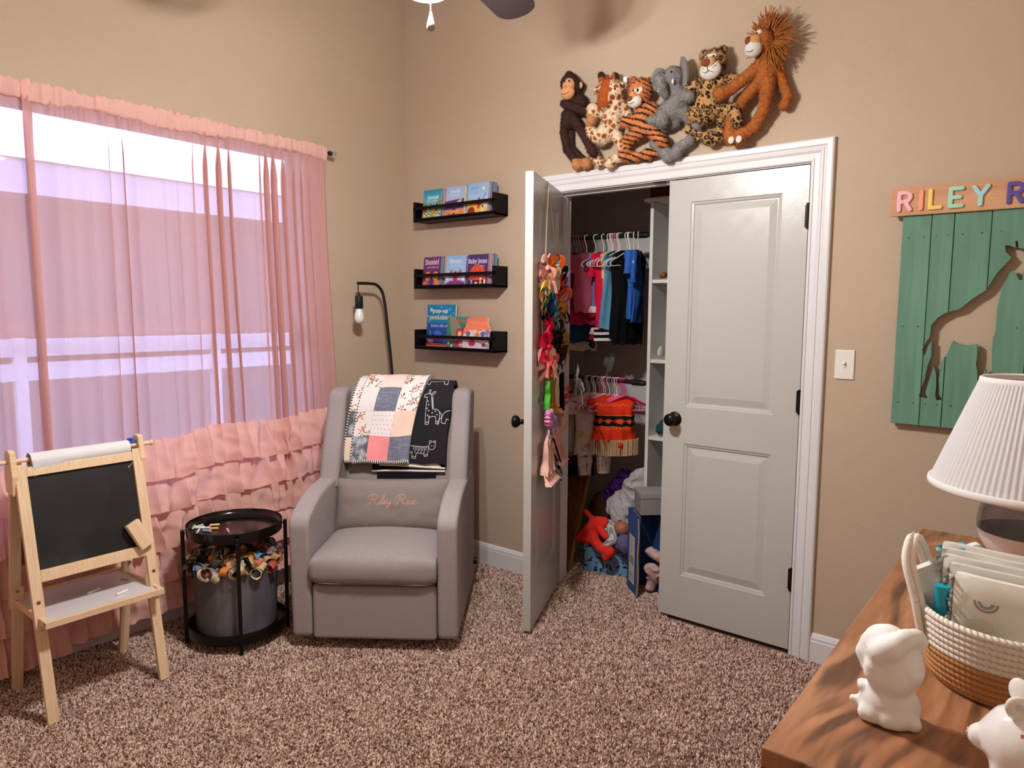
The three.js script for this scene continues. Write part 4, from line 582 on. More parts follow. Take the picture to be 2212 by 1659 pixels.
{
  const y = SH[2].y + 0.0125;
  book(covers.popup, 0.225, 0.245, 0.014, '#1479ab', 'tall blue pop-up book on the lowest ledge', [0.352, y, 0.045], 0, 'picture books on the wall ledges', -0.07);
  book(covers.storybook, 0.17, 0.178, 0.006, '#3c7a68', 'dark green storybook in the middle of the lowest ledge', [0.51, y, 0.076], 0, 'picture books on the wall ledges', -0.12);
  // die-cut board book with a shaped outline
  const t = thing('picture_book', 'orange die-cut board book at the end of the lowest ledge', 'book', [0.668, y, 0.092], 0, 'picture books on the wall ledges'), o = [[-0.1, 0], [0.088, 0], [0.088, 0.09], [0.094, 0.1], [0.086, 0.13], [0.074, 0.14], [0.07, 0.178], [-0.074, 0.172], [-0.084, 0.13], [-0.096, 0.11], [-0.1, 0.08]];
  const g = new THREE.ShapeGeometry(poly(o)), p = g.attributes.position, uv = g.attributes.uv; for (let i = 0; i < p.count; i++) uv.setXY(i, (p.getX(i) + 0.1) / 0.194, p.getY(i) / 0.178);
  add(t, 'front_cover', g.translate(0, 0, 0.0062).rotateX(-0.12), mat('#ffffff', 0.35, { map: covers.puppet })); add(t, 'pages', extrude(poly(o), 0.012, 0.0008).translate(0, 0, -0.006).rotateX(-0.12), mat('#e9c3a4', 0.6));
}
// ---------------------------------------------------------------- light switch, name sign and giraffe board on the closet wall
{
  const t = thing('light_switch', 'white light switch plate beside the closet door', 'light switch', [2.525, 1.243, 0]), pl = mat('#ece8e2', 0.3);
  add(t, 'plate', rbox(0.072, 0.116, 0.006, 0.003, 0, 0, 0.003, 3), pl); add(t, 'toggle', [rbox(0.011, 0.025, 0.004, 0.001, 0, 0, 0.0065), rbox(0.008, 0.012, 0.012, 0.002, 0, 0, 0).rotateX(-0.5).translate(0, 0.005, 0.011)], pl);
  for (const y of [-0.03, 0.03]) add(t, 'screw', cyl(0.003, 0.003, 0.002, 0, 0, 0, 10).rotateX(PI / 2).translate(0, y, 0.0062), pl);
  const n = thing('wall_nail', 'tiny nail in the wall beside the grey armchair', 'nail', [0.905, 1.035, 0.004]); add(n, 'nail_head', cyl(0.003, 0.003, 0.004, 0, 0, 0, 10).rotateX(PI / 2), mat('#d8cfc4', 0.4));
}
{
  const b = thing('giraffe_plank_sign', 'green plank board with a giraffe-shaped cut-out on the wall', 'wall sign', [2.98, 1.415, 0.004]), Y0 = 1.034, Y1 = 1.802, X0 = 2.704, X1 = 3.268, th = 0.022, z = 0.012;
  const G = [[2.817, 1.402], [2.836, 1.431], [2.862, 1.449], [2.902, 1.462], [2.937, 1.497], [2.975, 1.526], [2.987, 1.551], [3.003, 1.584], [3.041, 1.635], [3.024, 1.656], [3.02, 1.677], [3.03, 1.678], [3.046, 1.67], [3.051, 1.669], [3.048, 1.69], [3.055, 1.69], [3.059, 1.667], [3.074, 1.664], [3.101, 1.643], [3.124, 1.619], [3.123, 1.597], [3.098, 1.588], [3.074, 1.587], [3.076, 1.56], [3.067, 1.56], [3.059, 1.575], [3.049, 1.593], [3.039, 1.585], [3.02, 1.53], [3.011, 1.458], [3.012, 1.391], [3.006, 1.361], [3.005, 1.323], [3.011, 1.229], [3.018, 1.156], [3.025, 1.147], [3.008, 1.146], [3.001, 1.159], [3.001, 1.215], [2.992, 1.254], [2.986, 1.244], [2.985, 1.179], [2.99, 1.145], [2.979, 1.142], [2.969, 1.169], [2.97, 1.209], [2.968, 1.239], [2.962, 1.269], [2.964, 1.304], [2.961, 1.34], [2.932, 1.333], [2.906, 1.338], [2.887, 1.349], [2.874, 1.304], [2.857, 1.273], [2.854, 1.25], [2.852, 1.21], [2.857, 1.152], [2.869, 1.135], [2.85, 1.132], [2.844, 1.151], [2.846, 1.182], [2.843, 1.227], [2.833, 1.258], [2.823, 1.208], [2.813, 1.158], [2.821, 1.135], [2.793, 1.14], [2.797, 1.165], [2.807, 1.202], [2.814, 1.257], [2.824, 1.289], [2.822, 1.347], [2.813, 1.331], [2.802, 1.292], [2.793, 1.314], [2.803, 1.337], [2.815, 1.36]];
  const cutter = new Brush(extrude(poly(G), 0.08).translate(0, 0, -0.02)); cutter.updateMatrixWorld();
  const ev = new Evaluator(); ev.useGroups = false; ev.attributes = ['position', 'normal', 'uv'];
  const grain = dataTex(256, (u, v) => { const k = 1 - 0.1 * clamp(0.5 + fbm(u * 60, v * 4, 3)) - 0.06 * clamp(fbm(u * 9, v * 5, 8) + 0.2); return [0.42 * k, 0.6 * k, 0.51 * k]; }, true);
  const green = mat('#ffffff', 0.7, { map: (() => { return use(grain, 1, 1, 0.5); })(), bumpMap: use(woodTex([1, 1, 1], [0.4, 0.4, 0.4], 5), 1.2, 1.2, 0.5), bumpScale: 0.0004 });
  const edges = [X0, 2.798, 2.868, 2.978, 3.1, 3.186, X1];
  for (let i = 0; i + 1 < edges.length; i++) {
    const a = edges[i] + 0.0011, c = edges[i + 1] - 0.0011, lean = 0.003 * (i % 2 ? 1 : -0.4), g = rbox(c - a, Y1 - Y0, th, 0.0015, (a + c) / 2, (Y0 + Y1) / 2, z + th / 2 + lean * 0.3), br = new Brush(g); br.updateMatrixWorld();
    const r = ev.evaluate(br, cutter, SUBTRACTION).geometry; world(b, 'plank', r, green);
  }
  world(b, 'batten', [span(X0 + 0.02, X1 - 0.02, 1.74, 1.775, 0.002, z), span(X0 + 0.02, X1 - 0.02, 1.06, 1.09, 0.002, z)], mat('#b58d63', 0.8));
  const heads = []; for (let i = 0; i + 1 < edges.length; i++) for (const y of [1.72 + i * 0.002, 1.398, 1.115]) for (const k of [0.24, 0.76]) { const x = lerp(edges[i], edges[i + 1], k); if (y === 1.398 && x > 2.8 && x < 3.02) continue; heads.push(cyl(0.0024, 0.0024, 0.003, 0, 0, 0, 8).rotateX(PI / 2).translate(x, y, z + th)); }
  for (const h of heads) world(b, 'nail_head', h, mat('#163a30', 0.6));
  const s = thing('wooden_name_sign', 'wooden name plaque with pastel letters above the green giraffe board', 'name sign', [2.97, 1.85, 0.004]), W = 0.64;
  const plyTex = woodTex([0.86, 0.66, 0.5], [0.74, 0.53, 0.38], 7, 4);
  world(s, 'plaque', extrude(rrect(W, 0.102, 0.016), 0.012, 0.002).translate(2.66 + W / 2, 1.85, 0.034), mat('#ffffff', 0.6, { map: (() => { const q = use(plyTex, 1.2, 0.7, 0.5); q.rotation = PI / 2; return q; })() }));
  world(s, 'hanger_block', span(2.72, 3.24, 1.815, 1.85, 0.0, 0.034), mat('#b58d63', 0.8));
  // rounded block letters, each a sweep of thick strokes
  const L = { R: [[[0, 0], [0, 1], [0.38, 1], [0.58, 0.88], [0.6, 0.72], [0.5, 0.54], [0.34, 0.48], [0, 0.48]], [[0.32, 0.48], [0.6, 0]]], I: [[[0.04, 0], [0.04, 1]]], L: [[[0, 1], [0, 0], [0.52, 0]]], E: [[[0.56, 1], [0, 1], [0, 0], [0.56, 0]], [[0, 0.5], [0.46, 0.5]]], Y: [[[0, 1], [0.33, 0.48], [0.33, 0]], [[0.66, 1], [0.33, 0.48]]], U: [[[0, 1], [0, 0.3], [0.14, 0.06], [0.3, 0], [0.46, 0.06], [0.6, 0.3], [0.6, 1]]] };
  const letter = (ch, x) => { const segs = L[ch].flatMap((p) => p.slice(1).map((q, i) => [...p[i], ...q])).map((q) => q.map((k) => k * 0.06)), d2 = (px, py) => Math.min(...segs.map(([a, c, e, f]) => { const l = (e - a) ** 2 + (f - c) ** 2, t = clamp(((px - a) * (e - a) + (py - c) * (f - c)) / l); return Math.hypot(px - a - (e - a) * t, py - c - (f - c) * t); })) - 0.0072; return field([-0.011, -0.011, -0.003], [0.052, 0.072, 0.011], 0.00125, (px, py, pz) => { const a = d2(px, py) + 0.0012, c = Math.abs(pz - 0.0035) - 0.0023; return Math.min(Math.max(a, c), 0) + Math.hypot(Math.max(a, 0), Math.max(c, 0)) - 0.0012; }).translate(x + 0.008, 1.82, 0.0455); };
  const row = [['R', 2.684, '#f2b6c4', 'pink'], ['I', 2.752, '#f79a80', 'coral'], ['L', 2.783, '#f2cf6a', 'yellow'], ['E', 2.845, '#a9dcc0', 'mint'], ['Y', 2.914, '#a8d8dc', 'aqua'], ['R', 3.014, '#5f4a9a', 'purple'], ['U', 3.092, '#f2b6c4', 'pink'], ['E', 3.16, '#a8d8dc', 'aqua']];
  for (const [ch, x, hex, n] of row) world(s, 'letter', letter(ch, x), mat(hex, 0.5), n + ' wooden letter ' + ch);
}
// ---------------------------------------------------------------- six long-armed plush animals hung in a row above the closet
{
  const fur = (more = {}) => mat('#ffffff', 1, { vertexColors: true, sheen: 0.5, sheenRoughness: 0.5, bumpMap: use(furTex, 14), bumpScale: 0.0015, ...more });
  const G = 'plush animals above the closet', near = (x, y, z, a, b, c) => Math.hypot(x - a, y - b, z - c);
  const pileGeo = new THREE.ConeGeometry(0.0008, 1, 3, 1, true).translate(0, 0.5, 0), pileMat = mat('#ffffff', 1);
  const eye = mat('#0d0908', 0.1), B = { m: lin('#3d1f18'), tan: lin('#c98a55'), face: lin('#d79a6c'), or: lin('#b5561f'), gw: lin('#ead3b4'), gb: lin('#a4511f'), to: lin('#d8824c'), tb: lin('#1d1211'), gy: lin('#8b8785'), le: lin('#c99a63'), li: lin('#b0642a'), wh: lin('#efe6de') };
  const mixc = (a, b, t) => [lerp(a[0], b[0], t), lerp(a[1], b[1], t), lerp(a[2], b[2], t)];
  const shade = (c, x, y, z, k = 0.14) => { const n = 1 + k * noise(x * 160, y * 160, z * 160); return [c[0] * n, c[1] * n, c[2] * n]; };
  function plush(name, label, caps, color, k = 0.006, cell = 0.0048) { const t = thing(name, label, 'plush toy', [caps[0][0], 2.2, 0.0], 0, G); caps = caps.map((c) => { c = c.slice(); const l = Math.hypot(c[0] - c[4], c[1] - c[5]); if (Math.max(c[3], c[7]) < 0.034 && l > 0.03) { c[3] *= 0.9; c[7] *= 0.9; } c[2] = Math.max(c[2], c[3] + 0.001); c[6] = Math.max(c[6], c[7] + 0.001); return c; }); const body = world(t, 'body', limbs(caps, cell, k, color, 0.0022), fur()); coat(body, caps.length); return t; }
  function coat(mesh, seed, N = 9000, len = 0.0075) {        // short pile standing off the surface
    const g = mesh.geometry, P = g.attributes.position, Nn = g.attributes.normal, C = g.attributes.color, R = rng(seed * 31), f = new THREE.InstancedMesh(pileGeo, pileMat, N), m = new THREE.Matrix4(), q = new THREE.Quaternion(), up = V(0, 1, 0), c = new THREE.Color();
    for (let i = 0; i < N; i++) { const k = Math.floor(R() * P.count), n = V(Nn.getX(k) + (R() - 0.5) * 1.1, Nn.getY(k) + (R() - 0.5) * 1.1 - 0.3, Nn.getZ(k) + (R() - 0.5) * 1.1).normalize(), s = len * (0.6 + 0.7 * R()), j = () => (R() - 0.5) * 0.005; q.setFromUnitVectors(up, n); m.compose(V(P.getX(k) + j() - n.x * 0.001, P.getY(k) + j() - n.y * 0.001, P.getZ(k) - n.z * 0.001), q, V(1, s, 1)); f.setMatrixAt(i, m); const b = 0.8 + 0.45 * R(); f.setColorAt(i, c.setRGB(C.getX(k) * b, C.getY(k) * b, C.getZ(k) * b)); }
    f.name = 'fur_pile'; f.userData.kind = 'stuff'; mesh.add(f);
  }
  const face = mat('#d79a6c', 0.95), whiteFur = mat('#efe7df', 1, { bumpMap: use(furTex, 20), bumpScale: 0.0008 }), nose = mat('#7a3f24', 0.9);
  const thread = mat('#2b1a14', 0.8), seam = (pts) => tube(pts, 0.0011, 14, 5);
  { // monkey
    const c = [[1.252, 2.528, 0.07, 0.046, 1.259, 2.507, 0.06, 0.045], [1.266, 2.437, 0.055, 0.042, 1.238, 2.366, 0.05, 0.04], [1.237, 2.434, 0.1, 0.021, 1.357, 2.38, 0.09, 0.019], [1.21, 2.399, 0.045, 0.023, 1.201, 2.317, 0.045, 0.022], [1.201, 2.317, 0.045, 0.022, 1.219, 2.232, 0.04, 0.021], [1.219, 2.232, 0.04, 0.021, 1.272, 2.169, 0.04, 0.019], [1.285, 2.155, 0.05, 0.024, 1.285, 2.15, 0.05, 0.024], [1.228, 2.373, 0.02, 0.017, 1.23, 2.245, 0.02, 0.016], [1.23, 2.245, 0.02, 0.016, 1.316, 2.166, 0.03, 0.017], [1.336, 2.153, 0.05, 0.025, 1.337, 2.149, 0.05, 0.025], [1.282, 2.355, 0.07, 0.025, 1.346, 2.273, 0.08, 0.023], [1.346, 2.273, 0.08, 0.023, 1.4, 2.186, 0.09, 0.023], [1.289, 2.523, 0.04, 0.019, 1.293, 2.519, 0.04, 0.019], [1.297, 2.443, 0.05, 0.034, 1.304, 2.41, 0.05, 0.028], [1.244, 2.573, 0.07, 0.017, 1.248, 2.556, 0.07, 0.034], [1.257, 2.48, 0.06, 0.02, 1.262, 2.45, 0.055, 0.026]];
    const t = plush('plush_monkey', 'dark brown plush monkey at one end of the plush row', c, (x, y, z) => shade(y < 2.18 && (near(x, y, 0, 1.285, 2.152, 0) < 0.034 || near(x, y, 0, 1.337, 2.15, 0) < 0.034) ? B.tan : B.m, x, y, z, 0.25));
    world(t, 'face', ball(0.032, 0.036, 0.024, 1.262, 2.513, 0.099), face); world(t, 'muzzle', ball(0.036, 0.033, 0.03, 1.264, 2.478, 0.108), face);
    for (const [x, y] of [[1.254, 2.529], [1.279, 2.526]]) world(t, 'eye', ball(0.0045, 0.005, 0.004, x, y, 0.121), eye);
    world(t, 'mouth_seam', seam([[1.244, 2.472, 0.132], [1.264, 2.464, 0.138], [1.288, 2.474, 0.132]]), thread); world(t, 'nostril', [ball(0.002, 0.003, 0.002, 1.262, 2.502, 0.127, 8), ball(0.002, 0.003, 0.002, 1.269, 2.502, 0.127, 8)], thread);
    world(t, 'ear', ball(0.012, 0.016, 0.007, 1.304, 2.516, 0.06), face);
  }
  { // giraffe
    const c = [[1.479, 2.475, 0.09, 0.033, 1.471, 2.4, 0.11, 0.036], [1.508, 2.447, 0.08, 0.039, 1.502, 2.438, 0.08, 0.038], [1.429, 2.511, 0.07, 0.015, 1.425, 2.535, 0.07, 0.016], [1.44, 2.49, 0.075, 0.02, 1.47, 2.48, 0.08, 0.025], [1.495, 2.498, 0.06, 0.014, 1.493, 2.519, 0.06, 0.018], [1.407, 2.47, 0.07, 0.021, 1.391, 2.478, 0.06, 0.013], [1.407, 2.47, 0.07, 0.016, 1.46, 2.47, 0.08, 0.02], [1.508, 2.475, 0.06, 0.022, 1.53, 2.473, 0.05, 0.018], [1.497, 2.386, 0.06, 0.046, 1.475, 2.307, 0.05, 0.049], [1.475, 2.307, 0.05, 0.049, 1.431, 2.259, 0.06, 0.04], [1.435, 2.368, 0.07, 0.028, 1.396, 2.383, 0.09, 0.032], [1.396, 2.383, 0.09, 0.03, 1.387, 2.334, 0.09, 0.024], [1.372, 2.301, 0.08, 0.023, 1.418, 2.252, 0.08, 0.033], [1.378, 2.295, 0.08, 0.022, 1.37, 2.217, 0.07, 0.024], [1.507, 2.253, 0.06, 0.028, 1.542, 2.196, 0.06, 0.025], [1.542, 2.196, 0.06, 0.025, 1.555, 2.159, 0.05, 0.024], [1.37, 2.217, 0.07, 0.024, 1.374, 2.186, 0.06, 0.022], [1.374, 2.186, 0.055, 0.022, 1.411, 2.144, 0.05, 0.026], [1.472, 2.132, 0.06, 0.027, 1.509, 2.15, 0.06, 0.021], [1.555, 2.159, 0.05, 0.022, 1.509, 2.15, 0.06, 0.021], [1.529, 2.383, 0.05, 0.032, 1.548, 2.345, 0.04, 0.027]];
    const t = plush('plush_giraffe', 'cream and rust spotted plush giraffe next to the monkey', c, (x, y, z) => {
      if (y > 2.37 && (capsule(x, y, z, [1.482, 2.5, 0.1, 0.042, 1.462, 2.39, 0.13, 0.045]) < 0.0) && x < 1.5) return shade(B.or, x, y, z, 0.2);
      if (near(x, y, 0, 1.387, 2.33, 0) < 0.03 && z > 0.085) return shade(B.tan, x, y, z);
      if (y > 2.5 && (x < 1.445 || x > 1.475)) return shade(y > 2.522 || (x > 1.47 && y > 2.506) ? B.m : B.or, x, y, z);
      const [a, b] = cells(x * 42, y * 42, z * 42); return shade(b - a > 0.22 && a < 0.62 ? B.gb : B.gw, x, y, z, 0.12);
    });
    world(t, 'eye', ball(0.0045, 0.0055, 0.004, 1.525, 2.446, 0.113), eye); world(t, 'inner_ear', ball(0.013, 0.008, 0.006, 1.531, 2.475, 0.07), whiteFur); world(t, 'ear_tag', rbox(0.02, 0.028, 0.0012, 0.0005, 1.528, 2.505, 0.03), mat('#f4f2f0', 0.5), 'white paper tag');
  }
  { // tiger
    const c = [[1.643, 2.427, 0.08, 0.051, 1.634, 2.424, 0.08, 0.051], [1.587, 2.482, 0.06, 0.017, 1.586, 2.484, 0.06, 0.017], [1.669, 2.455, 0.05, 0.019, 1.676, 2.467, 0.05, 0.019], [1.649, 2.335, 0.06, 0.042, 1.633, 2.276, 0.06, 0.044], [1.64, 2.39, 0.07, 0.03, 1.645, 2.35, 0.06, 0.034], [1.62, 2.3, 0.08, 0.029, 1.569, 2.298, 0.09, 0.027], [1.684, 2.344, 0.06, 0.029, 1.7, 2.316, 0.05, 0.025], [1.66, 2.34, 0.06, 0.03, 1.684, 2.344, 0.06, 0.029], [1.627, 2.249, 0.07, 0.032, 1.563, 2.224, 0.06, 0.027], [1.557, 2.227, 0.05, 0.026, 1.546, 2.161, 0.06, 0.029], [1.68, 2.257, 0.07, 0.031, 1.742, 2.197, 0.07, 0.025], [1.742, 2.197, 0.07, 0.025, 1.749, 2.183, 0.06, 0.019], [1.64, 2.265, 0.06, 0.035, 1.68, 2.257, 0.07, 0.031], [1.546, 2.159, 0.05, 0.022, 1.604, 2.147, 0.05, 0.024], [1.606, 2.147, 0.05, 0.016, 1.66, 2.15, 0.05, 0.02], [1.659, 2.151, 0.05, 0.026, 1.662, 2.148, 0.05, 0.025], [1.662, 2.151, 0.05, 0.021, 1.702, 2.157, 0.04, 0.018], [1.702, 2.157, 0.035, 0.018, 1.745, 2.185, 0.05, 0.019]];
    const t = plush('plush_tiger', 'orange plush tiger with black stripes between giraffe and elephant', c, (x, y, z) => {
      const n = 2.6 * noise(x * 12, y * 12, z * 12), head = y > 2.385 && x > 1.57, s = head ? Math.sin((y * 1.0 + Math.abs(x - 1.62) * 0.8) * 330 + n * 1.4) : Math.sin((y * 0.9 + x * 0.35) * 300 + n * 1.6);
      if (head && z > 0.1 && Math.abs(x - 1.638) < 0.03) return shade(y > 2.445 && s > 0.55 ? B.tb : B.to, x, y, z);
      return shade(s > 0.52 ? B.tb : B.to, x, y, z, 0.12);
    });
    world(t, 'muzzle', ball(0.034, 0.027, 0.026, 1.63, 2.372, 0.118), whiteFur); world(t, 'snout', ball(0.02, 0.026, 0.022, 1.627, 2.392, 0.123), mat('#d08a52', 1)); world(t, 'nose', ball(0.014, 0.012, 0.012, 1.619, 2.381, 0.14), nose);
    world(t, 'eye_patch', ball(0.029, 0.02, 0.01, 1.642, 2.418, 0.122), whiteFur); for (const x of [1.628, 1.65]) world(t, 'eye', ball(0.0055, 0.0075, 0.004, x, 2.414, 0.131), eye);
    world(t, 'mouth_seam', seam([[1.608, 2.366, 0.139], [1.622, 2.358, 0.144], [1.64, 2.364, 0.142]]), thread);
  }
  { // elephant
    const c = [[1.795, 2.453, 0.08, 0.044, 1.787, 2.45, 0.08, 0.043], [1.763, 2.449, 0.1, 0.03, 1.749, 2.442, 0.12, 0.026], [1.749, 2.442, 0.12, 0.025, 1.766, 2.403, 0.13, 0.023], [1.766, 2.403, 0.13, 0.022, 1.773, 2.375, 0.11, 0.016], [1.793, 2.42, 0.075, 0.03, 1.815, 2.38, 0.065, 0.034], [1.824, 2.365, 0.06, 0.045, 1.764, 2.311, 0.06, 0.049], [1.833, 2.373, 0.08, 0.028, 1.887, 2.349, 0.11, 0.025], [1.757, 2.301, 0.09, 0.031, 1.757, 2.274, 0.1, 0.03], [1.747, 2.285, 0.08, 0.029, 1.701, 2.285, 0.09, 0.024], [1.80, 2.31, 0.055, 0.035, 1.837, 2.306, 0.05, 0.03], [1.837, 2.306, 0.05, 0.029, 1.891, 2.241, 0.04, 0.028], [1.789, 2.276, 0.04, 0.031, 1.728, 2.255, 0.04, 0.023], [1.891, 2.241, 0.04, 0.025, 1.864, 2.186, 0.04, 0.022], [1.864, 2.186, 0.04, 0.023, 1.812, 2.156, 0.05, 0.023], [1.812, 2.156, 0.05, 0.025, 1.804, 2.137, 0.05, 0.025], [1.728, 2.255, 0.035, 0.022, 1.684, 2.2, 0.03, 0.02], [1.684, 2.197, 0.03, 0.021, 1.759, 2.141, 0.05, 0.027], [1.759, 2.141, 0.05, 0.028, 1.765, 2.125, 0.05, 0.025]];
    const t = plush('plush_elephant', 'grey plush elephant between tiger and leopard', c, (x, y, z) => shade(B.gy, x, y, z, 0.2));
    const ear = (x, y, z, w, h, a, b) => slab((u, v) => { const k = Math.sqrt(Math.max(0.02, 1 - Math.pow(2 * v - 1, 2))); return [x + (u - 0.5) * w * k * Math.cos(b), y + (0.5 - v) * h, z + (u - 0.5) * w * k * Math.sin(b) + 0.01 * Math.sin(u * 3)]; }, 10, 16, 0.011).translate(-x, -y, -z).rotateZ(a).translate(x, y, z);
    const gf = mat('#918d8b', 1, { bumpMap: use(furTex, 20), bumpScale: 0.001 }); world(t, 'ear', ear(1.838, 2.463, 0.066, 0.08, 0.135, 0.12, 0.75), gf); world(t, 'ear', ear(1.714, 2.462, 0.06, 0.062, 0.095, -0.2, -0.5), gf);
    world(t, 'tusk', ball(0.006, 0.012, 0.006, 1.812, 2.423, 0.12), whiteFur); world(t, 'tusk', ball(0.005, 0.009, 0.005, 1.757, 2.39, 0.142), whiteFur); for (const x of [1.772, 1.806]) world(t, 'eye', ball(0.004, 0.005, 0.004, x, 2.462, 0.125), eye);
  }
  { // leopard
    const c = [[1.976, 2.479, 0.08, 0.052, 1.969, 2.471, 0.08, 0.051], [1.914, 2.522, 0.05, 0.016, 1.922, 2.526, 0.06, 0.017], [2.0, 2.527, 0.05, 0.018, 2.001, 2.531, 0.05, 0.017], [1.968, 2.42, 0.07, 0.032, 1.958, 2.39, 0.06, 0.04], [1.953, 2.38, 0.06, 0.051, 1.946, 2.296, 0.06, 0.054], [1.95, 2.4, 0.06, 0.03, 1.903, 2.409, 0.06, 0.029], [1.903, 2.409, 0.06, 0.029, 1.862, 2.39, 0.07, 0.024], [1.97, 2.4, 0.06, 0.03, 2.016, 2.402, 0.06, 0.027], [2.016, 2.402, 0.06, 0.027, 2.057, 2.401, 0.05, 0.025], [1.912, 2.287, 0.06, 0.036, 1.891, 2.29, 0.06, 0.035], [2.0, 2.282, 0.06, 0.03, 2.065, 2.274, 0.07, 0.027], [1.96, 2.28, 0.06, 0.03, 2.0, 2.282, 0.06, 0.03], [2.065, 2.274, 0.07, 0.027, 2.084, 2.224, 0.07, 0.022], [2.084, 2.224, 0.07, 0.022, 2.049, 2.21, 0.05, 0.02], [1.891, 2.28, 0.05, 0.024, 1.861, 2.229, 0.05, 0.018], [1.861, 2.229, 0.05, 0.018, 1.911, 2.194, 0.05, 0.021], [1.911, 2.194, 0.05, 0.021, 1.958, 2.183, 0.05, 0.027], [1.958, 2.183, 0.05, 0.029, 1.961, 2.175, 0.05, 0.029], [2.002, 2.186, 0.05, 0.026, 2.005, 2.181, 0.05, 0.025], [1.965, 2.18, 0.045, 0.016, 2.0, 2.184, 0.045, 0.016], [1.934, 2.269, 0.06, 0.033, 1.959, 2.284, 0.06, 0.03], [2.004, 2.247, 0.04, 0.02, 1.995, 2.196, 0.04, 0.02], [2.0, 2.275, 0.05, 0.022, 2.004, 2.247, 0.04, 0.02]];
    const t = plush('plush_leopard', 'black-spotted plush leopard between elephant and lion', c, (x, y, z) => { const [a, b, id] = cells(x * 46, y * 46, z * 46); return shade(a > 0.24 && a < 0.56 && b - a > 0.1 ? B.tb : a <= 0.24 ? mixc(B.le, B.li, 0.55) : id > 0.86 && a < 0.3 ? B.tb : B.le, x, y, z, 0.12); }, 0.006, 0.0045);
    world(t, 'muzzle', ball(0.046, 0.038, 0.03, 1.978, 2.437, 0.115), whiteFur); world(t, 'snout', ball(0.023, 0.026, 0.026, 1.983, 2.461, 0.126), mat('#cda070', 1)); world(t, 'nose', ball(0.021, 0.015, 0.012, 1.971, 2.46, 0.146), nose);
    world(t, 'brow_patch', ball(0.026, 0.012, 0.012, 1.982, 2.489, 0.122), whiteFur); for (const x of [1.968, 1.996]) world(t, 'eye', ball(0.004, 0.004, 0.003, x, 2.485, 0.133), eye);
    world(t, 'mouth_seam', [seam([[1.954, 2.43, 0.138], [1.968, 2.42, 0.145], [1.982, 2.426, 0.146], [2.0, 2.419, 0.141]]), seam([[1.976, 2.446, 0.147], [1.979, 2.427, 0.147]])], thread);
    world(t, 'whisker_dot', [[1.957, 2.44], [1.963, 2.433], [2.0, 2.437], [2.008, 2.443]].map(([x, y]) => ball(0.0022, 0.0022, 0.0022, x, y, 0.141, 8)), thread);
  }
  { // lion
    const c = [[2.182, 2.514, 0.09, 0.043, 2.173, 2.507, 0.09, 0.039], [2.2, 2.51, 0.06, 0.04, 2.205, 2.491, 0.06, 0.039], [2.207, 2.557, 0.06, 0.023, 2.213, 2.583, 0.06, 0.019], [2.205, 2.491, 0.06, 0.039, 2.199, 2.425, 0.06, 0.043], [2.199, 2.425, 0.06, 0.043, 2.187, 2.374, 0.06, 0.039], [2.187, 2.443, 0.07, 0.029, 2.126, 2.391, 0.09, 0.025], [2.126, 2.391, 0.09, 0.025, 2.063, 2.344, 0.11, 0.025], [2.063, 2.344, 0.11, 0.025, 2.032, 2.331, 0.13, 0.031], [2.222, 2.441, 0.05, 0.024, 2.246, 2.358, 0.04, 0.021], [2.246, 2.358, 0.04, 0.021, 2.273, 2.299, 0.04, 0.02], [2.273, 2.299, 0.04, 0.02, 2.259, 2.264, 0.04, 0.021], [2.173, 2.376, 0.06, 0.031, 2.103, 2.316, 0.06, 0.026], [2.1, 2.319, 0.05, 0.026, 2.046, 2.239, 0.05, 0.025], [2.046, 2.239, 0.05, 0.025, 2.049, 2.184, 0.06, 0.026], [2.049, 2.184, 0.06, 0.027, 2.062, 2.159, 0.07, 0.027], [2.203, 2.359, 0.07, 0.032, 2.187, 2.26, 0.06, 0.026], [2.187, 2.26, 0.06, 0.026, 2.148, 2.2, 0.05, 0.026], [2.148, 2.2, 0.05, 0.026, 2.095, 2.168, 0.06, 0.026], [2.094, 2.171, 0.06, 0.027, 2.096, 2.155, 0.07, 0.025]];
    const t = plush('plush_lion', 'tan plush lion with shaggy mane, highest of the plush animals', c, (x, y, z) => shade(B.li, x, y, z, 0.2));
    world(t, 'muzzle', ball(0.033, 0.034, 0.032, 2.158, 2.482, 0.125), whiteFur); world(t, 'snout', ball(0.026, 0.024, 0.026, 2.165, 2.507, 0.13), mat('#c98f5c', 1)); world(t, 'nose', ball(0.014, 0.017, 0.016, 2.143, 2.508, 0.142), nose); world(t, 'brow_patch', ball(0.012, 0.012, 0.008, 2.178, 2.537, 0.125), whiteFur); world(t, 'eye', ball(0.004, 0.004, 0.003, 2.172, 2.533, 0.132), eye);
    world(t, 'mouth_seam', seam([[2.136, 2.468, 0.148], [2.152, 2.462, 0.154], [2.168, 2.466, 0.152]]), thread);
    for (const [x, y] of [[2.068, 2.149], [2.1, 2.148]]) world(t, 'foot_pad', ball(0.013, 0.015, 0.006, x, y, 0.094), whiteFur);
    const R = rng(8), strands = []; for (let i = 0; i < 420; i++) { const a = R() * 6.28, b = (R() - 0.42) * 2.2, x = 2.207 + 0.034 * Math.cos(a), y = 2.515 + 0.048 * Math.sin(a), z = 0.075 + 0.03 * R(), L = 0.03 + R() * 0.045, dx = Math.cos(a) * 0.8 + (R() - 0.3) * 0.5, dy = Math.sin(a) + 0.35 * R() - 0.1; strands.push(new THREE.TubeGeometry(curve([[x - dx * 0.01, y - dy * 0.01, z], [x + dx * L * 0.5, y + dy * L * 0.5, z + 0.012 * (R() - 0.3)], [x + dx * L, y + dy * L - 0.012 * R(), Math.max(0.006, z + 0.02 * (R() - 0.7))]]), 3, 0.0016, 4)); }
    const mane = world(t, 'mane', strands, mat('#a9642a', 0.9), 'shaggy rust coloured mane'); mane.userData.kind = 'stuff';
  }
}
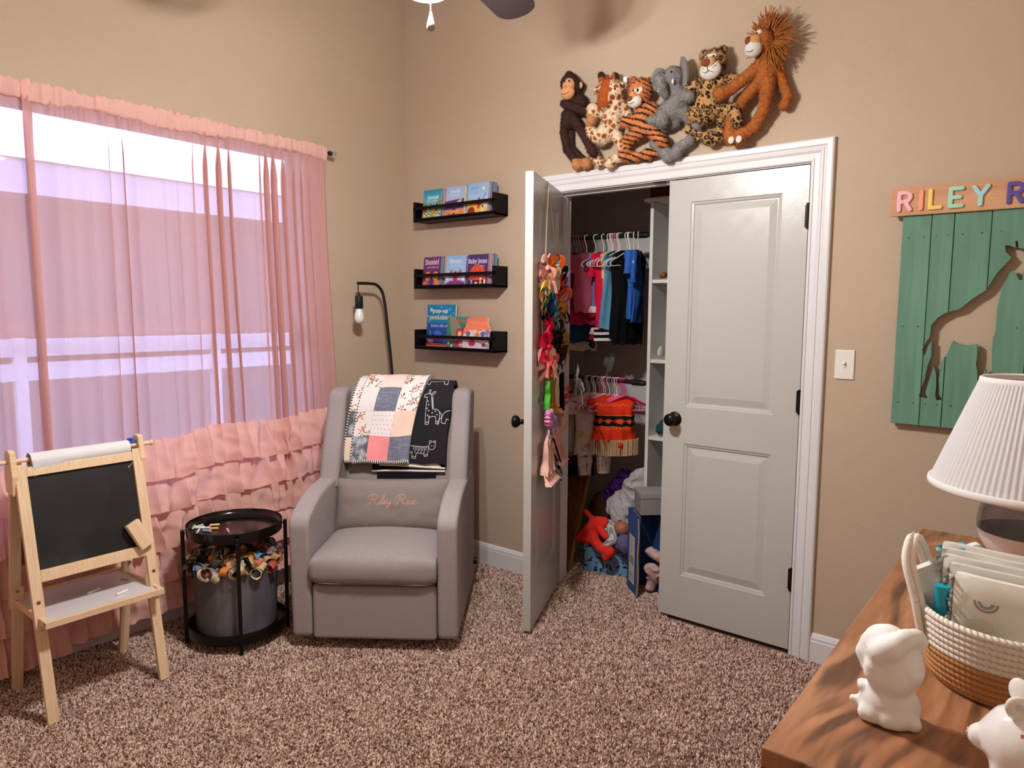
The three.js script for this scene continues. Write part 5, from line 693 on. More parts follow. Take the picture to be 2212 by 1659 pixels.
// ---------------------------------------------------------------- closet: shelf tower, rods, hangers, clothes, things on the floor
const RODZ = -0.41, ROD1 = 1.848, ROD2 = 1.062;
{
  const t = thing('closet_shelf_tower', 'white open shelf tower inside the closet', 'shelf unit', [1.72, 0, -0.53]), m = mat('#dcd8d4', 0.45);
  for (const x of [1.499, 1.94]) world(t, 'side_panel', span(x - 0.009, x + 0.009, 0, 2.0, -0.735, -0.32, 0.001), m);
  for (const y of [0.05, 0.39, 0.785, 1.19, 1.6]) world(t, 'shelf_board', span(1.508, 1.931, y - 0.009, y + 0.009, -0.735, -0.325, 0.001), m);
  world(t, 'top_board', rbox(0.54, 0.02, 0.44, 0.008, 1.725, 2.012, -0.525), m); world(t, 'back_panel', span(1.5, 1.94, 0, 2.0, -0.739, -0.735), m);
  const b = thing('maroon_box', 'maroon box on top of the white shelf tower', 'box', [1.6, 2.023, -0.42]); add(b, 'box_body', rbox(0.24, 0.075, 0.18, 0.004, 0, 0.0375, 0), mat('#5b1420', 0.5)); add(b, 'label_window', [span(-0.04, -0.012, 0.025, 0.055, 0.0901, 0.091), span(-0.036, -0.016, 0.03, 0.05, 0.091, 0.0915)], mat('#3d3a58', 0.4), 'small blue square label');
  const R = rng(4);
  for (const [y, items] of [[1.609, [['#8a5a3a', 0.05, 0.04, 'brown knitted toy on the upper tower shelf'], ['#b8352a', 0.04, 0.015, 'small red toy on the upper tower shelf']]], [1.199, [['#cfc6bd', 0.03, 0.07, 'pale figurine on the middle tower shelf']]], [0.794, [['#22484a', 0.07, 0.09, 'dark teal pouch on the lower tower shelf']]]]) items.forEach(([hex, w, h, label], i) => { const k = thing('shelf_toy', label, 'toy', [1.53 + i * 0.045 + w / 2, y, -0.37]); add(k, 'lump', field([-w, -0.002, -0.04], [w, h + 0.02, 0.04], 0.006, (x, yy, z) => Math.max(-yy, Math.hypot(x / (w / 2), (yy - h / 2) / (h / 2), z / 0.03) - 1) * 0.02 - 0.003 * noise(x * 40, yy * 40, i), null, 0.001), cloth(hex)); });
}
for (const [y, n, z] of [[ROD1, 'upper', RODZ], [ROD2, 'lower', RODZ]]) { const t = thing('closet_rod', n + ' black clothes rod in the closet', 'clothes rod', [1.05, y, z]); add(t, 'bar', rod([-0.45, 0.012, 0], [0.44, 0, 0], 0.0125, 16), black); add(t, 'coupler', [rod([0.31, 0.001, 0], [0.37, 0, 0], 0.0165, 16), ball(0.017, 0.015, 0.017, 0.37, -0.001, 0)], black); }
// hanger, its own origin at the rod
const hangerGeo = (() => { const hook = tube([[0, -0.006, -0.016], [0, 0.012, -0.0165], [0, 0.0195, 0], [0, 0.012, 0.0165], [0, -0.012, 0.014], [0, -0.035, 0.003], [0, -0.06, 0], [0, -0.075, 0]], 0.0027, 28, 7), w = 0.15; const body = tube([[0, -0.075, 0], [0, -0.085, 0.03], [0, -0.118, 0.1], [0, -0.14, w], [0, -0.155, w + 0.008], [0, -0.163, w], [0, -0.16, 0.09], [0, -0.16, -0.09], [0, -0.163, -w], [0, -0.155, -w - 0.008], [0, -0.14, -w], [0, -0.118, -0.1], [0, -0.085, -0.03], [0, -0.075, 0]], 0.0031, 70, 7); return [hook, body]; })();
const hangMats = { white: mat('#efe6e4', 0.35), pink: mat('#f08aa6', 0.35), hot: mat('#e0237f', 0.3), rose: mat('#d9647c', 0.35), black: mat('#121014', 0.4), grey: mat('#8d8788', 0.5) };
function hanger(x, y, color, label, turn = 0, group = 'clothes hangers in the closet', tilt = 0) { const t = thing('clothes_hanger', label, 'hanger', [x, y, RODZ], turn, group); t.rotation.z = tilt; add(t, 'hook', hangerGeo[0], hangMats[color]); add(t, 'shoulder_bar', hangerGeo[1], hangMats[color]); return t; }
// garment: soft lofted body and sleeves; width along z, thickness along x, hanging from its shoulders at y = -0.07
function garment(name, label, o, material, x, y, turn = 0) {
  const t = thing(name, label, 'clothing', [x, y, RODZ], turn, o.group || 'clothes hanging in the closet'), { w = 0.28, len = 0.36, flare = 1, th = 0.02, sl = 0, slw = 0.045, seed = 1, neck = 0.05 } = o;
  const half = (v) => v < 0.09 ? lerp(neck, w / 2, Math.sqrt(v / 0.09)) : v < 0.3 ? lerp(w / 2, w * 0.43, (v - 0.09) / 0.21) : lerp(w * 0.43, w * 0.43 * flare, sstep(0.3, 1, v)), deep = (v) => lerp(0.008, th, sstep(0, 0.35, v)) * lerp(1, Math.max(1, flare * 0.8), v);
  const ring = (u, v) => { const a = u * 2 * PI, c = Math.cos(a), s = Math.sin(a), f = 0.35 * noise(c * 3 + seed, s * 1.5, v * 2.2 + seed * 3) + 0.3 * Math.sin(c * (9 + 3 * flare) + seed + v * 1.5) * sstep(0.15, 0.7, v); return [Math.sign(s) * Math.pow(Math.abs(s), 0.8) * deep(v) * (1 + f) + 0.012 * noise(c * 2, v * 3, seed), -0.078 - len * v - (v > 0.95 ? 0.006 * Math.sin(c * 11 + seed) : 0) - 0.03 * Math.pow(Math.abs(c), 2) * sstep(0.09, 0.0, v) * 0, Math.sign(c) * Math.pow(Math.abs(c), 0.85) * half(v) * (1 + 0.04 * noise(v * 4, c, seed))]; };
  add(t, 'garment_body', grid(ring, 40, 30, true), material);
  if (sl) for (const s of [-1, 1]) add(t, 'sleeve', grid((u, v) => { const a = u * 2 * PI, r = lerp(slw, slw * (o.cuff || 0.85), v), k = 1 + 0.12 * noise(Math.cos(a) * 2, v * 4, seed + s); return [Math.cos(a) * r * 0.42 * k + 0.004 * noise(v * 5, a, seed), -0.105 - v * sl * 0.93 + Math.sin(a) * r * 0.35 * (1 - v), s * (w * 0.42 + v * sl * 0.3 + Math.sin(a) * r * 0.75 * k)]; }, 18, 12, true), material);
  return t;
}
const X1 = (px) => 0.94 + (px - 1232) * 0.002925;      // spacing along the rods as measured
{
  const up = ROD1, sq = dataTex(128, (u, v, i, j) => { const k = hash3(i >> 1, j >> 1, 2); return k > 0.9 ? [0.98, 0.8, 0.75] : k > 0.8 ? [0.62, 0.9, 0.8] : [0.86 - k * 0.2, 0.82 - k * 0.2, 0.45]; }, true), printT = dataTex(128, (u, v) => { const [a] = cells(u * 9, v * 9, 1); return a < 0.3 ? [0.75, 0.55, 0.5] : a < 0.4 ? [0.12, 0.1, 0.12] : [0.86, 0.78, 0.76]; }, true), floralT = dataTex(128, (u, v) => { const [a, b, id] = cells(u * 8, v * 8, 4); return a < 0.42 ? (id > 0.6 ? [0.95, 0.45, 0.2] : id > 0.3 ? [0.95, 0.75, 0.4] : [0.3, 0.5, 0.45]) : [0.95, 0.83, 0.76]; }, true);
  const list = [
    [1236, 'white', 'long_sleeve_top', 'beige long sleeve shirt, first on the upper rod by the door jamb', { w: 0.3, len: 0.34, sl: 0.2, seed: 2 }, cloth('#a99c92')], [1241, 'grey', 'print_dress', 'pale printed dress hanging lowest at the dark end of the upper rod', { w: 0.28, len: 0.55, flare: 1.3, seed: 4 }, cloth('#ffffff', { map: use(printT, 1) })], [1246, 'white', 'black_trousers_set', 'black toddler outfit beside the navy dress', { w: 0.26, len: 0.44, seed: 8 }, cloth('#121015')],
    [1251, 'white', 'navy_dress', 'dark blue flared dress behind the pink shirts', { w: 0.3, len: 0.5, flare: 1.35, seed: 6 }, cloth('#1d4a6c')], [1259, 'rose', 'magenta_top', 'magenta ruffled top behind the rose tee', { w: 0.3, len: 0.37, flare: 1.05, seed: 9, sl: 0.06, slw: 0.05 }, cloth('#c22d62')], [1264, 'rose', 'magenta_top', 'deep pink longer tunic just behind the rose tee', { w: 0.3, len: 0.4, flare: 1.1, seed: 12 }, cloth('#cb2f63')], [1291, 'white', 'rose_tee', 'rose pink short sleeve tee on the upper rod', { w: 0.31, len: 0.33, sl: 0.1, slw: 0.055, seed: 3 }, cloth('#bf5a78')],
    [1308, 'white', 'denim_blouse', 'light denim blouse with frilled front next to the rose tee', { w: 0.17, len: 0.34, seed: 14, sl: 0.06 }, cloth('#6c8fc0')], [1314, 'black', 'navy_shirt', 'navy top on a black hanger', { w: 0.17, len: 0.3, seed: 15 }, cloth('#20264a')], [1320, 'white', 'red_dress', 'bright red dress with frilled hem on the upper rod', { w: 0.22, len: 0.34, flare: 1.0, seed: 16, sl: 0.12, slw: 0.04 }, cloth('#e81f45')], [1325, 'white', 'red_pants_set', 'longer red and white lace dress behind the bright red one', { w: 0.25, len: 0.43, flare: 1.1, seed: 17 }, cloth('#d81c40')],
    [1331, 'pink', 'floral_blouse', 'orange floral top squeezed beside the red dress', { w: 0.21, len: 0.3, seed: 18 }, cloth('#ffffff', { map: use(floralT, 1) })], [1335, 'pink', 'sequin_dress', 'yellow sequined dress with striped hem', { w: 0.21, len: 0.42, flare: 1.25, seed: 19 }, cloth('#ffffff', { map: use(sq, 3), roughness: 0.35 })], [1343, 'white', 'chambray_dress', 'blue chambray sleeveless dress in the middle of the rod', { w: 0.25, len: 0.42, flare: 1.2, seed: 20 }, cloth('#5b8fac')],
    [1358, 'white', 'black_dress', 'black dress hanging in front of the closet tower, nearer the chambray dress', { w: 0.22, len: 0.47, flare: 1.2, th: 0.03, seed: 21 }, cloth('#0b0a0c')], [1363, 'white', 'black_dress', 'second black dress, next to the royal blue top', { w: 0.24, len: 0.5, flare: 1.1, th: 0.026, seed: 22 }, cloth('#0d0c0f')], [1372, 'white', 'royal_blue_top', 'royal blue short sleeve top near the white tower', { w: 0.25, len: 0.36, flare: 1.1, sl: 0.11, slw: 0.06, seed: 23 }, cloth('#3565b8')], [1381, 'white', 'blue_jacket', 'darker blue jacket, last on the upper rod', { w: 0.26, len: 0.38, sl: 0.16, seed: 24 }, cloth('#2c56a4')],
  ];
  for (const [px, hc, name, label, o, m] of list) { const x = X1(px); const tn = (px < 1293 ? -0.5 : px < 1350 ? -0.25 : px < 1368 ? -0.38 : 0.3) + (hash3(px, 1, 2) - 0.5) * 0.2; hanger(x, up, hc, hc + ' hanger holding the ' + label.replace(/,.*/, '').split(' ').slice(0, 9).join(' '), tn); garment(name, label, o, m, x, up, tn); }
  for (const [px, c, n] of [[1256, 'white', 'empty white hanger poking out beside the magenta tops'], [1270, 'white', 'spare white hanger behind the rose tee'], [1328, 'white', 'spare white hanger beside the red dress'], [1340, 'white', 'spare white hanger over the sequined dress'], [1364, 'white', 'spare white hanger in front of the black dresses']]) hanger(X1(px), up, c, n, -0.35 + (hash3(px, 5, 2) - 0.5) * 0.4);
  const frill = (parent, w, y, hex, th) => grid((u, v) => { const a = u * 2 * PI; return [Math.sin(a) * (th + 0.012 * v) * (1 + 0.3 * Math.sin(a * 14)), y - v * 0.035, Math.cos(a) * (w / 2 + 0.014 * v) * (1 + 0.04 * Math.sin(a * 17))]; }, 80, 4, true);
  const kids = Object.fromEntries(scene.children.filter((o) => o.name).map((o) => [o.name, o]));
  add(kids.red_dress, 'white_frill', frill(0, 0.25, -0.375, 0, 0.024), cloth('#e9d6d8'), 'white and red frill'); add(kids.red_dress, 'red_frill', frill(0, 0.26, -0.4, 0, 0.024), cloth('#b3122f')); add(kids.red_pants_set, 'lace_hem', frill(0, 0.27, -0.49, 0, 0.024), cloth('#f0dadd'), 'white lace hem'); add(kids.red_pants_set, 'red_hem', frill(0, 0.28, -0.52, 0, 0.024), cloth('#b3122f'));
  for (const [y, hex] of [[-0.5, '#0f0d10'], [-0.512, '#efeae6'], [-0.53, '#0f0d10'], [-0.545, '#efeae6']]) add(kids.sequin_dress, 'hem_stripe', grid((u, v) => { const a = u * 2 * PI; return [Math.sin(a) * 0.033, y - v * 0.016, Math.cos(a) * 0.15]; }, 40, 1, true), cloth(hex));
}
{ // lower rod
  const lo = ROD2, X2 = (px) => 0.953 + (px - 1232) * 0.00299, pjT = dataTex(256, (u, v) => { const [a, b, id] = cells(u * 6, v * 6, 7), n = noise(u * 60, v * 60, 1) * 0.05; return a < 0.36 + n ? (id > 0.66 ? [0.42, 0.45, 0.58] : id > 0.33 ? [0.82, 0.6, 0.55] : [0.85, 0.7, 0.52]) : [0.87, 0.79, 0.79]; }, true), pj = cloth('#ffffff', { map: use(pjT, 1) }), darkT = dataTex(128, (u, v) => { const [a] = cells(u * 10, v * 10, 3); return a < 0.25 ? [0.4, 0.2, 0.45] : [0.1, 0.06, 0.12]; }, true);
  const gs = [[1232, 'rose', 'dark_floral_dress', 'dark purple floral dress at the shadowed end of the lower rod', { w: 0.3, len: 0.5, flare: 1.2, seed: 31 }, cloth('#ffffff', { map: darkT })], [1247, 'white', 'plum_shirt', 'deep plum top on the lower rod', { w: 0.3, len: 0.42, seed: 32, sl: 0.2 }, cloth('#5b2b50')], [1262, 'hot', 'teal_grey_top', 'grey green top peeking out behind the floral pajamas', { w: 0.3, len: 0.36, seed: 33, sl: 0.14 }, cloth('#8f9d98')], [1290, 'white', 'floral_pajama_top', 'pale floral pajama top on the lower rod', { w: 0.3, len: 0.34, seed: 34, sl: 0.09, slw: 0.055, th: 0.03 }, pj], [1270, 'grey', 'grey_print_top', 'grey printed top behind the floral pajamas', { w: 0.3, len: 0.33, seed: 36, sl: 0.1 }, cloth('#b3a7a4')]];
  for (const [px, hc, name, label, o, m] of gs) { const a = -0.45 - hash3(px, 7, 2) * 0.25; hanger(X2(px), lo, hc, hc + ' hanger holding the ' + label.replace(/,.*/, ''), a); garment(name, label, o, m, X2(px), lo, a); }
  const t = scene.children.find((o) => o.name === 'floral_pajama_top'); for (const s of [-1, 1]) add(t, 'trouser_leg', grid((u, v) => { const a = u * 2 * PI, r = lerp(0.052, 0.04, v); return [Math.cos(a) * r * 0.5 + 0.006 * noise(v * 4, a, s), -0.4 - 0.14 * v, s * 0.062 + Math.sin(a) * r]; }, 18, 8, true), pj);
  const hs = [[1272, 'white'], [1276, 'white'], [1285, 'white'], [1289, 'white'], [1299, 'pink'], [1303, 'rose'], [1307, 'white'], [1311, 'white'], [1315, 'rose'], [1320, 'white'], [1325, 'grey'], [1331, 'pink'], [1336, 'white'], [1341, 'pink'], [1347, 'hot'], [1351, 'hot'], [1355, 'hot']];
  hs.forEach(([px, c], i) => hanger(X2(px), lo, c, ['white', 'pink', 'rose', 'grey', 'hot pink'][['white', 'pink', 'rose', 'grey', 'hot'].indexOf(c)] + ' hanger, number ' + ['six', 'seven', 'eight', 'nine', 'ten', 'eleven', 'twelve', 'thirteen', 'fourteen', 'fifteen', 'sixteen', 'seventeen', 'eighteen', 'nineteen', 'twenty', 'twenty-one', 'twenty-two'][i] + ' along the lower rod from the door', i > 13 ? -0.85 - i * 0.01 : -0.35 - i * 0.035, 'clothes hangers in the closet'));
  // red costume top with patterned band, over a straw skirt, turned towards the room
  const cT = canvasTex(1024, 512, (x) => { x.fillStyle = '#e2391f'; x.fillRect(0, 0, 1024, 512); x.fillStyle = '#14100f'; x.fillRect(0, 226, 1024, 120); x.strokeStyle = '#f0a24a'; x.lineWidth = 4; x.strokeRect(-10, 222, 1050, 126); for (let i = 0; i < 13; i++) { const cx = 40 + i * 80, R = i % 2 ? 34 : 28; x.fillStyle = '#f0562c'; x.beginPath(); for (let k = 0; k < 24; k++) { const r = k % 2 ? R * 0.62 : R * 1.25, a = k * PI / 12; x.lineTo(cx + r * Math.cos(a), 286 + r * Math.sin(a)); } x.fill(); x.fillRect(cx - 44, 282, 88, 8); } x.fillStyle = '#f2752f'; for (let i = 0; i < 60; i++) x.fillRect(i * 17, 356, 7, 30); x.strokeStyle = '#f07a3a'; x.lineWidth = 5; for (let i = 0; i < 26; i++) { x.beginPath(); x.moveTo(i * 40, 120); x.lineTo(i * 40 + 18, 92); x.lineTo(i * 40 + 36, 120); x.stroke(); } });
  const c = garment('red_costume', 'red orange costume top with black sunburst band on the lower rod', { w: 0.25, len: 0.25, flare: 1.12, th: 0.055, seed: 40 }, cloth('#ffffff', { map: cT }), X2(1332), lo, -0.85); c.children[0].material.map.wrapS = THREE.RepeatWrapping;
  add(c, 'puff_sleeve', ball(0.026, 0.03, 0.032, 0.0, -0.125, 0.125), cloth('#e83a22'));
  const strands = []; const R = rng(6); for (let i = 0; i < 90; i++) { const a = i / 90 * 2 * PI, r = 1 + 0.1 * R(); strands.push(box(0.006, 0.09, 0.002, 0, 0, 0).rotateY(-a).translate(Math.sin(a) * 0.06 * r, -0.365, Math.cos(a) * 0.125 * r)); }
  add(c, 'straw_skirt', strands, mat('#d3ad86', 0.9), 'straw coloured fringe skirt').userData.kind = 'stuff';
  add(c, 'tassel', [ball(0.014, 0.014, 0.014, 0.072, -0.345, -0.02), rod([0.072, -0.345, -0.02], [0.075, -0.4, -0.02], 0.003)], cloth('#d8391f'), 'red tassel');
}
// ---- on the closet floor
{
  const wood = mat('#ffffff', 0.55, { map: use(woodTex([0.55, 0.33, 0.16], [0.36, 0.19, 0.09], 12, 6), 2) });
  const t = thing('leaning_wood_panel', 'dark brown wooden panel leaning in the dark corner of the closet', 'panel', [1.0, 0, -0.35]);
  world(t, 'panel_board', slab((u, v) => [lerp(0.78, lerp(1.098, 1.06, v), u), lerp(0.0, 0.5, v), lerp(-0.2, -0.46, v)], 2, 2, 0.02), wood); world(t, 'panel_edge', slab((u, v) => [lerp(1.098, 1.06, v) + 0.004, lerp(0, 0.502, v), lerp(-0.2, -0.46, v) + (u - 0.5) * 0.024], 2, 2, 0.008), mat('#b07a3a', 0.5), 'lighter wooden edge');
  const bt = canvasTex(512, 256, (x) => { x.fillStyle = '#6f9fc9'; x.fillRect(0, 0, 512, 256); const R = rng(9); for (let i = 0; i < 90; i++) { x.save(); x.translate(R() * 512, R() * 256); x.rotate(R() * 6.3); x.fillStyle = R() < 0.72 ? '#14202f' : '#7a86b8'; x.beginPath(); x.ellipse(0, 0, 14 + R() * 16, 4 + R() * 6, 0, 0, 7); x.fill(); x.beginPath(); x.ellipse(10, 8, 12, 4, 0.9, 0, 7); x.fill(); x.restore(); } });
  const b = thing('blue_leaf_box', 'blue box with dark leaf print on the closet floor', 'box', [1.262, 0, -0.41], 0.28), bm = mat('#ffffff', 0.5, { map: use(bt, 3, 6) });
  add(b, 'box_body', rbox(0.27, 0.12, 0.24, 0.003, 0, 0.06, 0), bm); add(b, 'box_lid', rbox(0.278, 0.045, 0.248, 0.003, 0, 0.142, 0), bm);
  // red plush with long limbs
  const red = lin('#e22b1f'), r = thing('red_plush_toy', 'red long-limbed plush toy sprawled on the blue leaf box', 'plush toy', [1.23, 0.16, -0.29]);
  world(r, 'body', limbs([[1.142, 0.326, -0.3, 0.02, 1.2, 0.292, -0.29, 0.022], [1.215, 0.275, -0.29, 0.045, 1.25, 0.28, -0.31, 0.04], [1.2, 0.255, -0.28, 0.04, 1.15, 0.215, -0.27, 0.03], [1.15, 0.215, -0.27, 0.03, 1.13, 0.18, -0.26, 0.03], [1.13, 0.185, -0.26, 0.026, 1.19, 0.182, -0.25, 0.026], [1.19, 0.182, -0.25, 0.024, 1.205, 0.225, -0.26, 0.024], [1.245, 0.255, -0.28, 0.026, 1.305, 0.228, -0.25, 0.024], [1.23, 0.19, -0.25, 0.032, 1.29, 0.165, -0.23, 0.034], [1.29, 0.165, -0.23, 0.034, 1.345, 0.16, -0.22, 0.036], [1.345, 0.16, -0.22, 0.036, 1.33, 0.13, -0.215, 0.03], [1.2, 0.24, -0.28, 0.034, 1.235, 0.195, -0.255, 0.03]], 0.005, 0.004, () => red, 0.001, (x, y, z, dd) => dd + 0.006), mat('#ffffff', 1, { vertexColors: true, sheen: 0.5 }));
  const d = thing('baby_doll', 'baby doll in striped clothes lying under the grey blanket', 'doll', [1.3, 0.17, -0.34]), skin = mat('#a86a4c', 0.5);
  const stripes = canvasTex(64, 64, (x) => { x.fillStyle = '#c9c6cb'; x.fillRect(0, 0, 64, 64); x.fillStyle = '#7f8790'; for (let i = 0; i < 4; i++) x.fillRect(0, i * 16, 64, 6); });
  world(d, 'clothed_body', limbs([[1.27, 0.25, -0.34, 0.045, 1.33, 0.24, -0.34, 0.04], [1.31, 0.25, -0.31, 0.028, 1.345, 0.215, -0.26, 0.024], [1.345, 0.215, -0.26, 0.024, 1.32, 0.19, -0.235, 0.019]], 0.006, 0.01), cloth('#ffffff', { map: use(stripes, 16) })); world(d, 'hand', limbs([[1.312, 0.188, -0.224, 0.011, 1.302, 0.178, -0.216, 0.01], [1.302, 0.178, -0.216, 0.005, 1.292, 0.166, -0.208, 0.004], [1.306, 0.176, -0.212, 0.005, 1.3, 0.162, -0.206, 0.004], [1.31, 0.176, -0.212, 0.005, 1.307, 0.161, -0.207, 0.004], [1.314, 0.178, -0.214, 0.005, 1.314, 0.164, -0.208, 0.004], [1.302, 0.186, -0.218, 0.005, 1.29, 0.182, -0.212, 0.004]], 0.003, 0.004), skin); world(d, 'head', ball(0.045, 0.04, 0.045, 1.365, 0.27, -0.32), skin);
  const lump = (name, label, cat, caps, hex, k = 0.03, amp = 0.006, fr = 26, m) => { const q = thing(name, label, cat, [caps[0][0], Math.min(...caps.map((c) => c[1] - c[3])), caps[0][2]]); world(q, 'cloth_folds', limbs(caps, 0.007, k, null, 0, (x, y, z, dd) => dd + amp * (3.6 * Math.abs(noise(x * 20 + y * 13, y * 26 - x * 11, z * 14 + fr)) - 0.8) + amp * 1.4 * Math.abs(noise(x * 44, y * 36 + x * 24, z * 40))), m || cloth(hex)); return q; };
  lump('grey_fleece_blanket', 'crumpled pale grey blanket piled against the white tower', 'blanket', [[1.43, 0.56, -0.42, 0.045, 1.4, 0.5, -0.4, 0.06], [1.4, 0.48, -0.42, 0.06, 1.3, 0.37, -0.42, 0.07], [1.42, 0.4, -0.4, 0.06, 1.34, 0.34, -0.38, 0.07], [1.26, 0.34, -0.42, 0.05, 1.36, 0.3, -0.38, 0.05]], '#b3adb0', 0.05, 0.008, 60);
  lump('purple_sequin_costume', 'dark purple glittery costume stuffed behind the grey blanket', 'clothing', [[1.26, 0.5, -0.54, 0.05, 1.2, 0.42, -0.55, 0.06], [1.2, 0.42, -0.55, 0.06, 1.15, 0.3, -0.56, 0.07], [1.2, 0.25, -0.56, 0.08, 1.3, 0.2, -0.58, 0.1]], '#3a1650', 0.04, 0.01, 70, cloth('#3d1758', { roughness: 0.4 }));
  lump('dark_stuffed_toys', 'dark plush bear half hidden in the closet corner', 'plush toy', [[1.13, 0.3, -0.5, 0.05, 1.16, 0.22, -0.5, 0.07], [1.1, 0.36, -0.52, 0.035, 1.08, 0.28, -0.5, 0.04]], '#4b2d22', 0.03, 0.003, 40);
  lump('lavender_ball_pillow', 'round lavender pillow squeezed between blue carton and leaf box', 'pillow', [[1.4, 0.2, -0.29, 0.055, 1.41, 0.19, -0.29, 0.055]], '#625c86', 0.02, 0.003, 30);
  lump('hanging_white_sheet', 'white cloth hanging beside the white tower', 'cloth', [[1.455, 0.85, -0.6, 0.03, 1.45, 0.62, -0.58, 0.04]], '#cfc9c6', 0.02, 0.004, 50);
  // opened blue carton standing on its side
  const k = thing('blue_carton', 'opened blue cardboard carton with white labels by the closed door', 'carton', [1.58, 0, -0.115], 0), blue = mat('#27508c', 0.6), inner = mat('#8d7a6c', 0.9);
  const A = [1.458, -0.222], B = [1.578, -0.11], C = [1.666, -0.207], H = 0.425, wall = (p, q, y0, y1, th, m, name, label) => world(k, name, slab((u, v) => [lerp(p[0], q[0], u), lerp(y1, y0, v), lerp(p[1], q[1], u)], 1, 1, th), m, label);
  wall(A, B, 0, H, 0.005, blue, 'side_panel'); wall(A, [A[0] + 0.088, A[1] - 0.095], 0, H, 0.005, blue, 'rear_panel'); wall([1.546, -0.317], C, 0, H, 0.005, blue, 'far_panel'); world(k, 'inner_liner', slab((u, v) => { const p = [lerp(A[0] + 0.02, B[0] - 0.002, u), lerp(A[1], B[1] - 0.006, u)]; return [p[0] + 0.004, lerp(H - 0.004, 0.004, v), p[1] - 0.006]; }, 1, 1, 0.003), inner);
  world(k, 'torn_edge', tube([0, 0.1, 0.2, 0.3, 0.4].map((y, i) => [B[0] + 0.003 * (i % 2), y + 0.012, B[1] + 0.002 * ((i + 1) % 2)]), 0.005, 30, 6), mat('#a08c7d', 0.9), 'frayed cardboard edge');
  wall([A[0] + 0.085, A[1] - 0.09], C, 0.0, 0.02, 0.005, blue, 'bottom_flap');
  const lab = canvasTex(96, 256, (x) => { x.fillStyle = '#cfcbc6'; x.fillRect(0, 0, 96, 256); x.fillStyle = '#8f8c8a'; for (let i = 0; i < 9; i++) x.fillRect(10, 14 + i * 10, 40 + 30 * hash3(i, 1, 1), 4); x.fillRect(14, 110, 66, 44); for (let i = 0; i < 18; i++) x.fillRect(12 + i * 4, 196, 2, 44); });
  world(k, 'shipping_label', grid((u, v) => [lerp(1.484, 1.55, u) - 0.0032, lerp(0.3, 0.05, v), lerp(-0.1977, -0.1361, u) + 0.0036], 1, 1), mat('#ffffff', 0.6, { map: lab }), 'white shipping label');
  lump('pink_baby_clothes', 'bundle of pale pink baby clothes inside the blue carton', 'clothing', [[1.6, 0.22, -0.2, 0.03, 1.64, 0.2, -0.2, 0.035], [1.6, 0.14, -0.19, 0.03, 1.64, 0.13, -0.2, 0.03], [1.6, 0.045, -0.22, 0.04, 1.62, 0.1, -0.22, 0.035]], '#c9a8a4', 0.03, 0.006, 60);
  const s = thing('grey_shoe_box', 'plain grey box sitting on top of the blue carton', 'box', [1.6, H, -0.235], 0.75); add(s, 'box_body', rbox(0.22, 0.1, 0.13, 0.003, 0.02, 0.05, 0), mat('#8d8789', 0.7)); add(s, 'lid', rbox(0.226, 0.03, 0.136, 0.003, 0.02, 0.1, 0), mat('#9a9496', 0.7));
}
